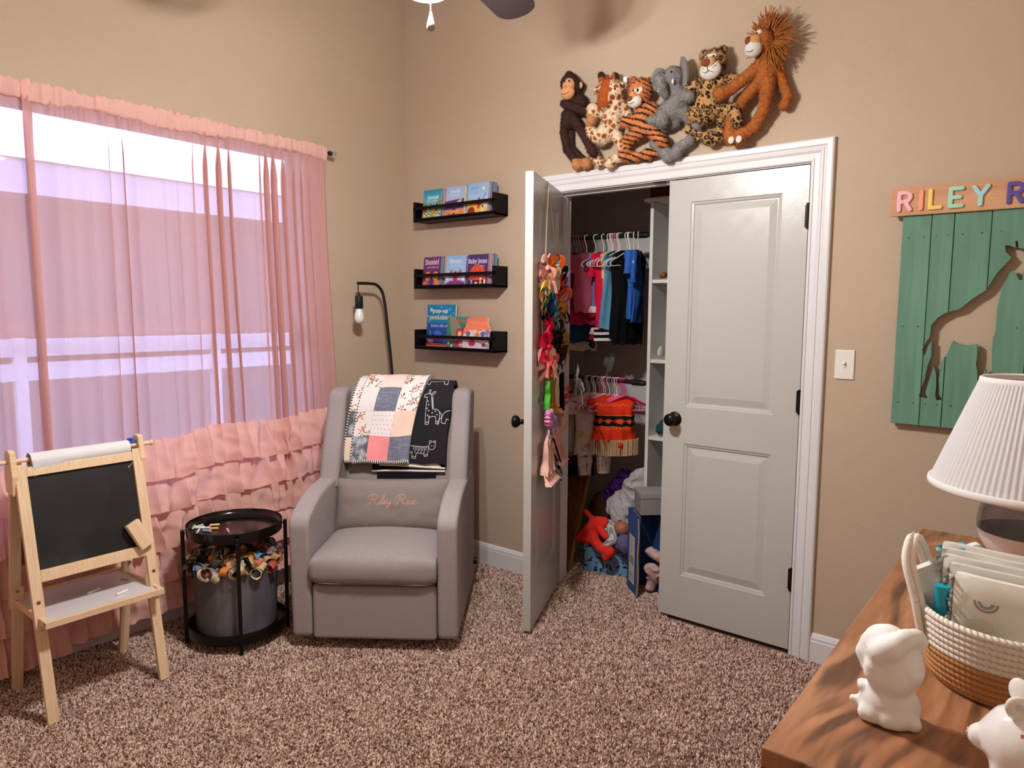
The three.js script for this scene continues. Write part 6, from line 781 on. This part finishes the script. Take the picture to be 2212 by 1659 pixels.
// ---------------------------------------------------------------- hair bow hanger on the open door (built in the door's own frame)
{
  const onDoor = (o) => { o.position.copy(doorOpen.position); o.rotation.y = openAngle; return o; };
  const F = -0.036, rope = mat('#d6bfa6', 0.9), h = onDoor(thing('bow_hanger', 'rope and ribbon hair bow hanger on the open closet door', 'bow hanger'));
  const th = (pts, r) => tube(pts, r, 40, 7);
  add(h, 'hook', [rod([0.368, 1.985, F], [0.368, 1.99, F - 0.012], 0.003), tube([[0.374, 2.015, F], [0.376, 1.99, F - 0.003], [0.368, 1.965, F - 0.006], [0.36, 1.99, F - 0.003], [0.362, 2.015, F]], 0.0016, 20, 6)], mat('#a89c94', 0.35, { metalness: 0.7 }));
  add(h, 'rope', [th([[0.366, 1.985, F - 0.008], [0.405, 1.83, F - 0.01], [0.442, 1.665, F - 0.014]], 0.0028), th([[0.37, 1.985, F - 0.008], [0.27, 1.82, F - 0.01], [0.185, 1.655, F - 0.014]], 0.0028)], rope);
  add(h, 'top_bar', rod([0.49, 1.648, F - 0.014], [0.13, 1.643, F - 0.014], 0.007), mat('#d9a896', 0.6)); for (const x of [0.442, 0.185]) add(h, 'rope_knot', [ball(0.011, 0.013, 0.011, x, 1.655, F - 0.016), rod([x, 1.66, F - 0.02], [x - 0.02, 1.685, F - 0.03], 0.0035), rod([x, 1.65, F - 0.02], [x + 0.015, 1.628, F - 0.03], 0.0035)], mat('#e6c4b2', 0.9));
  for (const [x, y0] of [[0.455, 1.15], [0.34, 1.13], [0.215, 1.1], [0.13, 1.15]]) add(h, 'ribbon_strip', slab((u, v) => [x + (u - 0.5) * 0.02, lerp(1.645, y0, v), F - 0.01 - 0.003 * Math.sin(v * 9)], 1, 14, 0.002), cloth('#d9b4ac'));
  const ringM = mat('#d8c8ba', 0.4), ring = (x, y, z, a) => new THREE.TorusGeometry(0.022, 0.0034, 8, 22).rotateY(a).translate(x, y, z);
  for (const [x, y, a] of [[0.19, 1.395, 0.5], [0.15, 1.37, 0.9], [0.22, 1.372, 0.2], [0.3, 1.14, 0.6], [0.26, 1.145, 0.9], [0.22, 1.15, 0.7], [0.34, 1.125, 0.5], [0.43, 0.875, 0.4], [0.38, 0.868, 0.8], [0.33, 0.872, 0.3], [0.29, 0.88, 0.7]]) add(h, 'ring', ring(x, y, F - 0.032, a), ringM, 'pale plastic ring');
  // one bow: two loops, two tails and a knot
  const loop = (s) => grid((u, v) => { const a = v * 2 * PI, w = 0.011 * (0.55 + 0.45 * Math.sin(a / 2)); return [s * 0.02 * (1 - Math.cos(a)) , 0.013 * Math.sin(a) + (u - 0.5) * 2 * w * 0.9, -0.012 * Math.sin(a) * 0.6 - (u - 0.5) * 0.004]; }, 4, 18);
  const tail = (s) => grid((u, v) => [s * (0.004 + 0.016 * v) + (u - 0.5) * 0.014, -0.004 - 0.042 * v - (v > 0.9 ? 0.006 * Math.abs(u - 0.5) * 2 : 0), -0.004 * Math.sin(v * 4)], 3, 6), knot = ball(0.007, 0.008, 0.007, 0, 0, -0.004, 10), LG = [loop(1), loop(-1)], TG = [tail(1), tail(-1)];
  const C = { pink: '#f0a79c', orange: '#f2681f', black: '#141016', peach: '#f4b193', sage: '#b9c4b4', lilac: '#b78ac0', red: '#d5431f', magenta: '#a93c93', yellow: '#f0c94a', rose: '#d99aa0', teal: '#1a8aa6', blue: '#244fa0', navy: '#141a30', aqua: '#6fb9c8', gold: '#d79a3f', coral: '#e0645a', hot: '#f0214f', blush: '#f7b3a2', brown: '#35271d', tan: '#b98648' }, M = Object.fromEntries(Object.entries(C).map(([k, v]) => [k, cloth(v)]));
  const W = { hot: 'hot pink', aqua: 'light aqua', gold: 'mustard gold', brown: 'dark brown', sage: 'sage grey' };
  const list = [[0.481, 1.619, 'pink'], [0.336, 1.617, 'orange'], [0.25, 1.612, 'black'], [0.452, 1.589, 'pink'], [0.451, 1.566, 'peach'], [0.334, 1.578, 'sage'], [0.225, 1.593, 'black'], [0.108, 1.58, 'lilac'], [0.256, 1.557, 'red'], [0.123, 1.541, 'magenta'], [0.478, 1.53, 'peach'], [0.504, 1.51, 'yellow'], [0.348, 1.544, 'sage'], [0.172, 1.515, 'rose'], [0.476, 1.495, 'teal'], [0.375, 1.484, 'blue'], [0.254, 1.513, 'red'], [0.17, 1.487, 'rose'], [0.459, 1.45, 'navy'], [0.342, 1.444, 'aqua'], [0.202, 1.459, 'gold'], [0.137, 1.473, 'coral'], [0.43, 1.418, 'navy'], [0.311, 1.418, 'aqua'], [0.184, 1.428, 'gold'], [0.099, 1.427, 'black'], [0.443, 1.379, 'hot'], [0.427, 1.349, 'hot'], [0.468, 1.321, 'hot'], [0.439, 1.291, 'hot'], [0.494, 1.274, 'hot'], [0.45, 1.223, 'blush'], [0.362, 1.22, 'coral'], [0.449, 1.196, 'blush'], [0.228, 1.331, 'brown'], [0.128, 1.328, 'tan'], [0.225, 1.289, 'brown'], [0.125, 1.267, 'tan'], [0.04, 1.259, 'tan'], [0.238, 1.237, 'brown'], [0.121, 1.224, 'tan'], [0.433, 1.175, 'hot'], [0.22, 1.187, 'brown'], [0.303, 0.959, 'gold'], [0.13, 0.925, 'blush'], [0.241, 0.69, 'black'], [0.03, 1.0, 'coral']];
  const count = {}, total = {}; list.forEach((b) => (total[b[2]] = (total[b[2]] || 0) + 1)); const nth = ['topmost', 'second', 'third', 'fourth', 'fifth', 'sixth', 'seventh'], R = rng(77);
  for (const [x, y, c] of list) {
    count[c] = (count[c] || 0) + 1; const word = W[c] || c, lab = total[c] > 1 ? `${nth[count[c] - 1]} of the ${word} ribbon bows on the open door` : `${word} ribbon bow on the open closet door`;
    const t = onDoor(thing('hair_bow', lab, 'hair bow', [0, 0, 0], 0, 'hair bows on the open door')), b = new THREE.Object3D(), s = c === 'black' && y < 0.8 ? 2.1 : 1.45 + R() * 0.5;
    const q = new THREE.Matrix4().compose(V(x, y, F - 0.026 - 0.01 * R()), new THREE.Quaternion().setFromEuler(new THREE.Euler((R() - 0.5) * 0.8, (R() - 0.5) * 0.9, R() < 0.5 ? R() * 0.8 : 1.2 + R() * 0.6)), V(s, s, s));
    LG.forEach((g) => add(t, 'loop', g.clone().applyMatrix4(q), M[c])); TG.forEach((g) => add(t, 'tail', g.clone().applyMatrix4(q), M[c])); add(t, 'knot', knot.clone().applyMatrix4(q), M[c]);
  }
  // headbands, scarves and scrunchies below
  const soft = (name, label, cat, x, y0, y1, w, hex, seed, more) => { const t = onDoor(thing(name, label, cat, [0, 0, 0], 0, 'hair things below the bows')); add(t, 'band', slab((u, v) => [x + (u - 0.5) * w * (1 + 0.3 * noise(v * 3, seed, 0)) + 0.01 * noise(v * 4, 1, seed), lerp(y0, y1, v), F - 0.03 - 0.012 * Math.sin(u * 9 + v * 2 + seed)], 10, 18, 0.003), cloth(hex)); return t; };
  soft('green_headband', 'bright green headband strip under the rings on the open door', 'headband', 0.432, 1.115, 0.985, 0.035, '#4fae3f', 1); soft('mustard_headband', 'mustard headband hanging on the open door', 'headband', 0.345, 1.12, 0.95, 0.07, '#a87a34', 2); soft('cream_headband', 'cream headband hanging beside the mustard one', 'headband', 0.25, 1.12, 0.97, 0.07, '#e2c9a8', 3); soft('dark_floral_headband', 'dark floral headband strip near the door jamb side', 'headband', 0.14, 1.13, 0.94, 0.05, '#241a1c', 4);
  const dressy = (name, label, x, y0, y1, w, hex, seed) => { const t = onDoor(thing(name, label, 'doll clothes', [0, 0, 0], 0, 'hair things below the bows')); add(t, 'cloth_panel', slab((u, v) => [x + (u - 0.5) * w * lerp(0.45, 1, v) + 0.012 * noise(v * 3, seed, 1), lerp(y0, y1, v), F - 0.03 - 0.016 * Math.sin(u * 13 + seed) * (0.4 + v) - 0.004 * noise(u * 6, v * 6, seed)], 24, 20, 0.003), cloth(hex)); add(t, 'ruffle_hem', slab((u, v) => [x + (u - 0.5) * w * (1.02 + 0.2 * v), y1 - v * 0.045, F - 0.034 - 0.02 * v * (1 + Math.sin(u * 34 + seed))], 50, 5, 0.002), cloth(hex)); return t; };
  dressy('pink_ruffle_headwrap', 'long pale pink ruffled cloth hanging lowest on the open door', 0.43, 0.86, 0.69, 0.16, '#f0bdb2', 1); dressy('pink_scarf', 'dusty pink scarf beside the ruffled cloth on the open door', 0.21, 0.87, 0.74, 0.14, '#e3a79e', 5);
  const strap = onDoor(thing('black_headband_strap', 'black strap with bow crossing the pink cloth on the door', 'headband')); add(strap, 'strap', slab((u, v) => [lerp(0.435, 0.26, v) + (u - 0.5) * 0.022, lerp(0.852, 0.7, v), F - 0.058], 1, 10, 0.003), cloth('#141015'));
  for (const [x, y, hex, n] of [[0.43, 0.945, '#df8fc0', 'pink'], [0.36, 0.905, '#b68fc9', 'lilac']]) { const t = onDoor(thing('hair_scrunchie', n + ' gathered scrunchie on the open closet door', 'scrunchie', [0, 0, 0], 0, 'hair things below the bows')); add(t, 'scrunchie_ring', grid((u, v) => { const a = u * 2 * PI, b = v * 2 * PI, r = 0.014 * (1 + 0.3 * Math.sin(a * 14)); return [x + Math.cos(a) * (0.03 + r * Math.cos(b)), y + Math.sin(a) * (0.03 + r * Math.cos(b)), F - 0.036 + r * Math.sin(b)]; }, 90, 8), cloth(hex)); }
  const wb = onDoor(thing('white_paper_bow', 'large white stiff bow sticking out beside the door edge', 'hair bow', [0, 0, 0], 0, 'hair bows on the open door')); const q = new THREE.Matrix4().compose(V(0.03, 1.075, F - 0.085), new THREE.Quaternion().setFromEuler(new THREE.Euler(0.2, 0.5, 0.8)), V(2.4, 2.4, 2.4)); LG.forEach((g) => add(wb, 'loop', g.clone().applyMatrix4(q), cloth('#dcd6d6'))); TG.forEach((g) => add(wb, 'tail', g.clone().applyMatrix4(q), cloth('#dcd6d6'))); add(wb, 'knot', knot.clone().applyMatrix4(q), cloth('#dcd6d6'));
}
// ---------------------------------------------------------------- dresser and the things on it
{
  const streak = dataTex(1024, (u, v) => { const s = fbm(u * 120 + 3 * noise(u * 9, v * 9, 1), v * 11, 3, 3), p = fbm(u * 16, v * 11, 9, 3), f = fbm(u * 380, v * 34, 2, 2), dark = clamp(sstep(-0.02, 0.45, s * 0.8 + p * 0.5)) * 0.36, pale = sstep(0.0, 0.45, -s * 0.7 + p * 0.6) * 0.4; const k = 1 - dark + 0.09 * f; return [(0.6 + pale * 0.2) * k, (0.4 + pale * 0.2) * k * (1 - dark * 0.1), (0.27 + pale * 0.2) * k * (1 - dark * 0.12)]; }, true);
  const top = mat('#ffffff', 0.42, { map: use(streak, 0.45, 0.45, 0.5), bumpMap: use(streak, 0.45, 0.45, 0.5), bumpScale: 0.0006 }), body = mat('#4a2c1a', 0.5);
  const t = thing('wooden_dresser', 'brown streaked wood dresser with objects on top, nearest the camera', 'dresser', [3.18, 0, 1.41]);
  world(t, 'top_board', span(2.93, 3.44, 0.818, 0.85, 0.768, 2.052, 0.004), top); world(t, 'edge_band', span(2.932, 3.438, 0.816, 0.822, 2.04, 2.0535), body);
  world(t, 'carcass', span(2.96, 3.44, 0.06, 0.818, 0.79, 2.03), body); for (let r = 0; r < 3; r++) for (let c = 0; c < 2; c++) { const d = world(t, 'drawer', span(2.94, 2.962, 0.1 + r * 0.236, 0.322 + r * 0.236, 0.81 + c * 0.605, 1.4 + c * 0.605, 0.004), mat('#7a4a2c', 0.5)); add(d, 'drawer_pull', rod([2.93 - 3.18, 0.21 + r * 0.236, 1.02 + c * 0.605 - 1.41], [2.93 - 3.18, 0.21 + r * 0.236, 1.19 + c * 0.605 - 1.41], 0.006), bronze); }
  for (const x of [2.99, 3.4]) for (const z of [0.83, 1.99]) world(t, 'foot', span(x - 0.025, x + 0.025, 0, 0.06, z - 0.025, z + 0.025, 0.003), body);
}
{ // matte ceramic elephant
  const [X, Y, Z] = [3.053, 0.8503, 1.862], t = thing('ceramic_elephant', 'matte white ceramic elephant figurine at the dresser corner', 'figurine', [X, Y, Z]);
  const caps = [[-0.006, 0.022, 0, 0.034, 0.008, 0.022, 0, 0.034], [-0.002, 0.03, 0, 0.034, 0.002, 0.058, 0, 0.028], [-0.006, 0.1, -0.004, 0.035, 0.004, 0.097, -0.004, 0.035], [0.018, 0.082, 0.004, 0.026, 0.012, 0.078, 0.006, 0.028], [-0.016, 0.114, -0.004, 0.022, -0.006, 0.117, -0.004, 0.022],
    [-0.01, 0.106, 0.022, 0.017, 0.004, 0.119, 0.026, 0.0155], [0.004, 0.119, 0.026, 0.0155, 0.018, 0.133, 0.018, 0.0125], [0.018, 0.133, 0.018, 0.0125, 0.027, 0.135, 0.006, 0.0115], [0.03, 0.13, -0.004, 0.0125, 0.033, 0.124, -0.008, 0.0115],
    [-0.033, 0.104, -0.006, 0.0115, -0.037, 0.09, -0.002, 0.0105], [-0.037, 0.09, -0.002, 0.0105, -0.03, 0.074, 0.006, 0.0095], [-0.018, 0.082, 0.022, 0.0135, -0.02, 0.074, 0.022, 0.012], [-0.008, 0.066, 0.016, 0.02, 0.006, 0.066, 0.014, 0.022],
    [-0.037, 0.012, 0.002, 0.01, -0.047, 0.016, 0.006, 0.0055], [0.03, 0.013, 0.018, 0.0125, 0.036, 0.011, 0.018, 0.0105], [-0.037, 0.046, 0.008, 0.0058, -0.035, 0.043, 0.012, 0.0062], [0.014, 0.012, 0.026, 0.0135, 0.004, 0.011, 0.029, 0.0125], [-0.016, 0.012, 0.026, 0.0135, -0.024, 0.011, 0.025, 0.0125]];
  add(t, 'elephant_body', limbs(caps, 0.0021, 0.008, null, 0, (x, y, z, d) => Math.max(d, 0.0005 - y)), mat('#efedec', 0.62));
  add(t, 'closed_eye', tube([[-0.034, 0.112, 0.016], [-0.03, 0.1085, 0.021], [-0.0245, 0.1095, 0.0245], [-0.02, 0.114, 0.0245]], 0.0011, 14, 6), mat('#dedbd9', 0.7), 'raised closed eyelid');
}
{ // glossy piggy bank, cut by the picture edge
  const [X, Y, Z] = [3.224, 0.8503, 1.93], t = thing('piggy_bank', 'glossy white porcelain piggy bank with tiny pink flowers', 'piggy bank', [X, Y, Z]), gl = mat('#f3f1ef', 0.08, { clearcoat: 1, clearcoatRoughness: 0.03 });
  const caps = [[0.0, 0.06, 0, 0.05, 0.06, 0.062, 0, 0.052], [-0.03, 0.057, 0, 0.034, -0.052, 0.053, 0.002, 0.0155], [-0.022, 0.02, 0.02, 0.017, -0.022, 0.012, 0.02, 0.014], [0.07, 0.02, 0.02, 0.017, 0.07, 0.012, 0.02, 0.014], [-0.022, 0.02, -0.022, 0.017, -0.022, 0.012, -0.022, 0.014], [0.07, 0.02, -0.022, 0.017, 0.07, 0.012, -0.022, 0.014]];
  add(t, 'pig_body', limbs(caps, 0.003, 0.014, null, 0, (x, y, z, d) => Math.max(d, 0.0005 - y)), gl);
  for (const s of [-1, 1]) { const e = (g) => g.rotateY(s * 0.5).rotateZ(0.35).rotateX(s * 0.35).translate(-0.014, 0.112, s * 0.024), ear = add(t, 'ear', e(field([-0.02, -0.016, -0.012], [0.02, 0.032, 0.012], 0.0016, (x, y, z) => { const w = 0.0145 * Math.sqrt(clamp(1 - Math.pow((y - 0.002) / 0.018, 2), 0.0004, 1)), d = Math.hypot(x, z * 2.1) - w, dent = Math.hypot(x * 1.3, (y - 0.004) * 0.8, (z - s * 0.0085)) - 0.0075; return Math.max(Math.max(d, Math.abs(y - 0.002) - 0.018), -dent) * 0.6; })), gl); }
  for (const [a, b, c] of [[-0.028, 0.085, 0.027], [-0.006, 0.088, 0.041], [0.03, 0.1, 0.034]]) add(t, 'painted_flower', [0, 1, 2, 3, 4].map((k) => ball(0.0022, 0.0022, 0.0008, a + 0.0028 * Math.cos(k * 1.26), b + 0.0028 * Math.sin(k * 1.26), c, 6)), mat('#e59aa8', 0.3), 'tiny pink painted flower');
  add(t, 'nostril', [ball(0.0009, 0.002, 0.002, -0.0671, 0.055, 0.006, 8), ball(0.0009, 0.002, 0.002, -0.0671, 0.055, -0.003, 8)], mat('#d9d0cc', 0.5));
}
{ // rope basket with diapers
  const [X, Y, Z] = [3.182, 0.85, 1.625], t = thing('rope_basket', 'white and tan coiled rope basket with handles on the dresser', 'basket', [X, Y, Z]), rows = 12;
  const twist = dataTex(64, (u, v) => 0.5 + 0.5 * Math.sin((u * 1 + v * 1) * 2 * PI)), ropeW = mat('#e9e0d4', 0.92, { bumpMap: use(twist, 90, 2), bumpScale: 0.002 }), ropeT = mat('#bd8753', 0.92, { bumpMap: use(twist, 90, 2), bumpScale: 0.002 });
  for (let i = 0; i < rows; i++) { const v = i / (rows - 1), r = lerp(0.106, 0.127, Math.sqrt(v)); add(t, 'rope_coil', new THREE.TorusGeometry(r, 0.0056, 10, 90).rotateX(PI / 2).translate(0, 0.0058 + i * 0.0098, 0), i < 6 ? ropeT : ropeW); }
  add(t, 'basket_bottom', cyl(0.106, 0.104, 0.006, 0, 0.004, 0, 48), ropeT); add(t, 'inner_wall', lathe([[0.1, 0.004], [0.108, 0.03], [0.119, 0.085], [0.122, 0.112]], 48), ropeW);
  const handle = (s) => { const C = curve([[s * 0.112, 0.07, 0.062], [s * 0.125, 0.125, 0.058], [s * 0.145, 0.185, 0.04], [s * 0.145, 0.213, 0.0], [s * 0.138, 0.185, -0.042], [s * 0.122, 0.125, -0.06], [s * 0.112, 0.07, -0.062]]), fr = C.computeFrenetFrames(48); return [0, 1].flatMap((k) => [new THREE.TubeGeometry(new THREE.CatmullRomCurve3(C.getPoints(40).map((p, i) => p.clone().add(V((k - 0.5) * 0.008 * s, 0, (k - 0.5) * 0.008).applyAxisAngle(V(0, 1, 0), 0)))), 60, 0.0062, 8)]); };
  for (const s of [-1, 1]) { const hd = add(t, 'handle', handle(s), mat('#e9e1d6', 0.92)); add(hd, 'stitching', [...Array(16)].map((_, i) => { const q = curve([[s * 0.125, 0.125, 0.066], [s * 0.147, 0.185, 0.047], [s * 0.147, 0.219, 0.0], [s * 0.139, 0.19, -0.045]]).getPoint(i / 15); return ball(0.0016, 0.0032, 0.0016, q.x, q.y, q.z + 0.001, 6); }), mat('#d3c6b4', 0.9)); }
  // diapers: soft folded pads on edge
  const pad = (w, hh, d, seed) => { const g = new THREE.BoxGeometry(w, hh, d, 26, 18, 6), a = g.attributes.position; for (let i = 0; i < a.count; i++) { const x = a.getX(i) / (w / 2), y = a.getY(i) / (hh / 2), z = a.getZ(i) / (d / 2), e = Math.pow(Math.abs(x), 10) * 0.0 + Math.max(0, Math.hypot(Math.max(0, Math.abs(x) - 0.86) / 0.14, Math.max(0, Math.abs(y) - 0.84) / 0.16) - 1); a.setXYZ(i, a.getX(i) * (1 - 0.03 * e), a.getY(i) * (1 - 0.05 * e), z * d / 2 * (1 - 0.5 * Math.pow(Math.max(Math.abs(x), Math.abs(y)), 6)) + 0.003 * noise(x * 2, y * 2, seed) + (Math.abs(x) > 0.8 ? 0.0022 * noise(x * 9, y * 14, seed + z) : 0)); } g.computeVertexNormals(); return g; };
  const printTex = canvasTex(768, 512, (x) => { x.fillStyle = '#e9e5dc'; x.fillRect(0, 0, 768, 512); const cl = (a, b, s, fill) => { x.beginPath(); for (const [p, q, r] of [[0, 0, 30], [34, -14, 30], [70, 0, 32], [36, 12, 34]]) { x.moveTo(a + (p + r) * s, b + q * s); x.arc(a + p * s, b + q * s, r * s, 0, 7); } if (fill) { x.fillStyle = fill; x.fill(); } else { x.strokeStyle = '#b3aca0'; x.lineWidth = 3; x.save(); x.fillStyle = '#e9e5dc'; x.stroke(); x.fill(); x.restore(); } }; const bow = (a, b, s) => { [['#a88f86', 62], ['#e9e5dc', 48], ['#8fa3a6', 42], ['#e9e5dc', 24]].forEach(([c, r]) => { x.fillStyle = c; x.beginPath(); x.arc(a, b, r * s, 0, PI); x.fill(); }); }; bow(190, 150, 1.15); cl(500, 110, 1.25, '#a3acb8'); cl(120, 330, 1.1); cl(460, 330, 1.15); cl(480, 400, 0.8, '#a9b4ae'); bow(680, 330, 1); bow(360, 480, 0.9); cl(640, 60, 0.6); x.strokeStyle = '#9aa8a2'; x.setLineDash([6, 10]); x.lineWidth = 3; x.beginPath(); x.moveTo(60, 40); x.lineTo(40, 470); x.stroke(); });
  const pw = mat('#f0ece4', 0.9, { bumpMap: use(furTex, 8), bumpScale: 0.0006 }), spots = [[3.2, 1.695, 0.2, 0.12, 0], [3.19, 1.668, 0.2, 0.125, 1], [3.178, 1.646, 0.2, 0.128, 2], [3.172, 1.627, 0.2, 0.13, 3], [3.17, 1.608, 0.2, 0.132, 4]], nm = ['front diaper printed with rainbows and clouds in the basket', 'plain white diaper just behind the printed one', 'white diaper third from the front of the basket', 'white diaper fourth from the front of the basket', 'rearmost white diaper in the rope basket'];
  spots.forEach(([x, z, w, hh, i]) => { const d = thing('folded_diaper', nm[i], 'diaper', [x, 0.976 + i * 0.004, z], -0.1, 'diapers in the rope basket'), g = pad(w * 0.93, hh, 0.02, i); add(d, 'pad', g, i ? pw : mat('#ffffff', 0.85, { map: printTex })); add(d, 'elastic_ruffle', grid((u, v) => [-w * 0.465 - 0.006 * v * (1 + 0.7 * noise(u * 30, i, 2)), (u - 0.5) * hh * 0.92, 0.007 * Math.sin(u * 60 + i) * v + (v - 0.5) * 0.012], 60, 4), pw); });
  const wp = thing('wipes_packet', 'white packet with turquoise corner behind the diapers in the basket', 'packet', [3.12, 0.95, 1.585], 0.5); add(wp, 'packet_body', pad(0.12, 0.19, 0.03, 9).rotateZ(0.5), mat('#d9dbd8', 0.5)); add(wp, 'turquoise_corner', [rbox(0.045, 0.012, 0.034, 0.004, 0, 0.1, 0).rotateZ(0.3)], mat('#1e9db8', 0.4)); const ws = thing('turquoise_tube', 'turquoise and navy tube tucked at the side inside the basket', 'tube', [3.09, 0.93, 1.675]); add(ws, 'tube_body', cyl(0.012, 0.012, 0.09, 0, 0.03, 0), mat('#1797b0', 0.35)); add(ws, 'cap', cyl(0.0125, 0.0125, 0.02, 0, -0.018, 0), mat('#1c3050', 0.4));
}
{ // table lamp with pleated shade on a clear-topped bowl base
  const [X, Y, Z] = [3.178, 0.85, 0.945], t = thing('table_lamp', 'table lamp with white pleated shade at the far end of the dresser', 'table lamp', [X, Y, Z]), cer = mat('#eae6e4', 0.25);
  add(t, 'ceramic_bowl', lathe([[0.0001, 0.0], [0.052, 0.0], [0.06, 0.004], [0.082, 0.026], [0.1, 0.056], [0.108, 0.082], [0.106, 0.083], [0.096, 0.06], [0.078, 0.03], [0.055, 0.012], [0.0001, 0.01]], 48), cer);
  add(t, 'glass_dome', lathe([[0.107, 0.083], [0.108, 0.1], [0.104, 0.13], [0.097, 0.15]], 48), mat('#c9c9cc', 0.04, { transmission: 0.97, thickness: 0, ior: 1.3 }), 'clear grey glass upper bowl');
  add(t, 'collar', lathe([[0.0001, 0.15], [0.1, 0.15], [0.101, 0.156], [0.096, 0.162], [0.03, 0.166], [0.012, 0.18], [0.012, 0.3], [0.0001, 0.3]], 40), cer); add(t, 'white_filling', lathe([[0.0001, 0.066], [0.07, 0.064], [0.098, 0.062]], 30), mat('#d2d6da', 0.95));
  const pleat = (y0, y1, r0, r1, dr) => grid((u, v) => { const a = u * 2 * PI, n = 96, saw = Math.abs(((u * n) % 1) - 0.5) * 2, r = lerp(r0, r1, v) + dr + 0.0032 * saw; return [Math.cos(a) * r, lerp(y0, y1, v), Math.sin(a) * r]; }, 96 * 6, 6, true);
  add(t, 'pleated_shade', pleat(0.445, 0.185, 0.118, 0.212, 0), mat('#e6e2e4', 0.9, { transmission: 0.2, thickness: 0 })); add(t, 'shade_lining', grid((u, v) => [Math.cos(u * 2 * PI) * lerp(0.115, 0.209, v), lerp(0.445, 0.185, v), Math.sin(u * 2 * PI) * lerp(0.115, 0.209, v)], 60, 2, true), mat('#e2ddda', 0.9));
  add(t, 'top_trim', new THREE.TorusGeometry(0.1195, 0.004, 8, 64).scale(1, 1, 2.4).rotateX(PI / 2).translate(0, 0.44, 0), mat('#ece8e8', 0.8)); add(t, 'bottom_trim', new THREE.TorusGeometry(0.2135, 0.0042, 8, 80).scale(1, 1, 2.2).rotateX(PI / 2).translate(0, 0.19, 0), mat('#ece8e8', 0.8)); add(t, 'shade_spider', [rod([-0.115, 0.425, 0], [0.115, 0.425, 0], 0.0018), rod([0, 0.425, -0.115], [0, 0.425, 0.115], 0.0018), cyl(0.003, 0.003, 0.13, 0, 0.36, 0)], bronze);
  const f = thing('fabric_flower', 'purple and orange fabric flowers tucked beside the lamp base', 'fabric flower', [3.2, 0.91, 1.058]); const R = rng(3); [['#3a1c66', 0, 0.03], ['#3a1c66', 0.012, 0.018], ['#c8401f', 0.004, -0.008], ['#8a1f5a', 0.012, -0.022]].forEach(([hex, x, y], j) => { for (let k = 0; k < 6; k++) add(f, 'petal', ball(0.011, 0.006, 0.003, 0.009, 0, 0, 8).rotateZ(k * 1.05 + j).rotateY(0.3).translate(x, y, 0.003 * j), cloth(hex)); add(f, 'flower_centre', ball(0.005, 0.005, 0.005, x, y, 0.006 + 0.003 * j, 8), cloth('#e2b04a')); }); add(f, 'stem', rod([0.006, 0.03, -0.004], [0.0, -0.058, 0], 0.002), cloth('#3d6a3a'));
}
scene.traverse((o) => { if (o.isMesh) o.castShadow = o.receiveShadow = true; });
renderer.render(scene, camera);
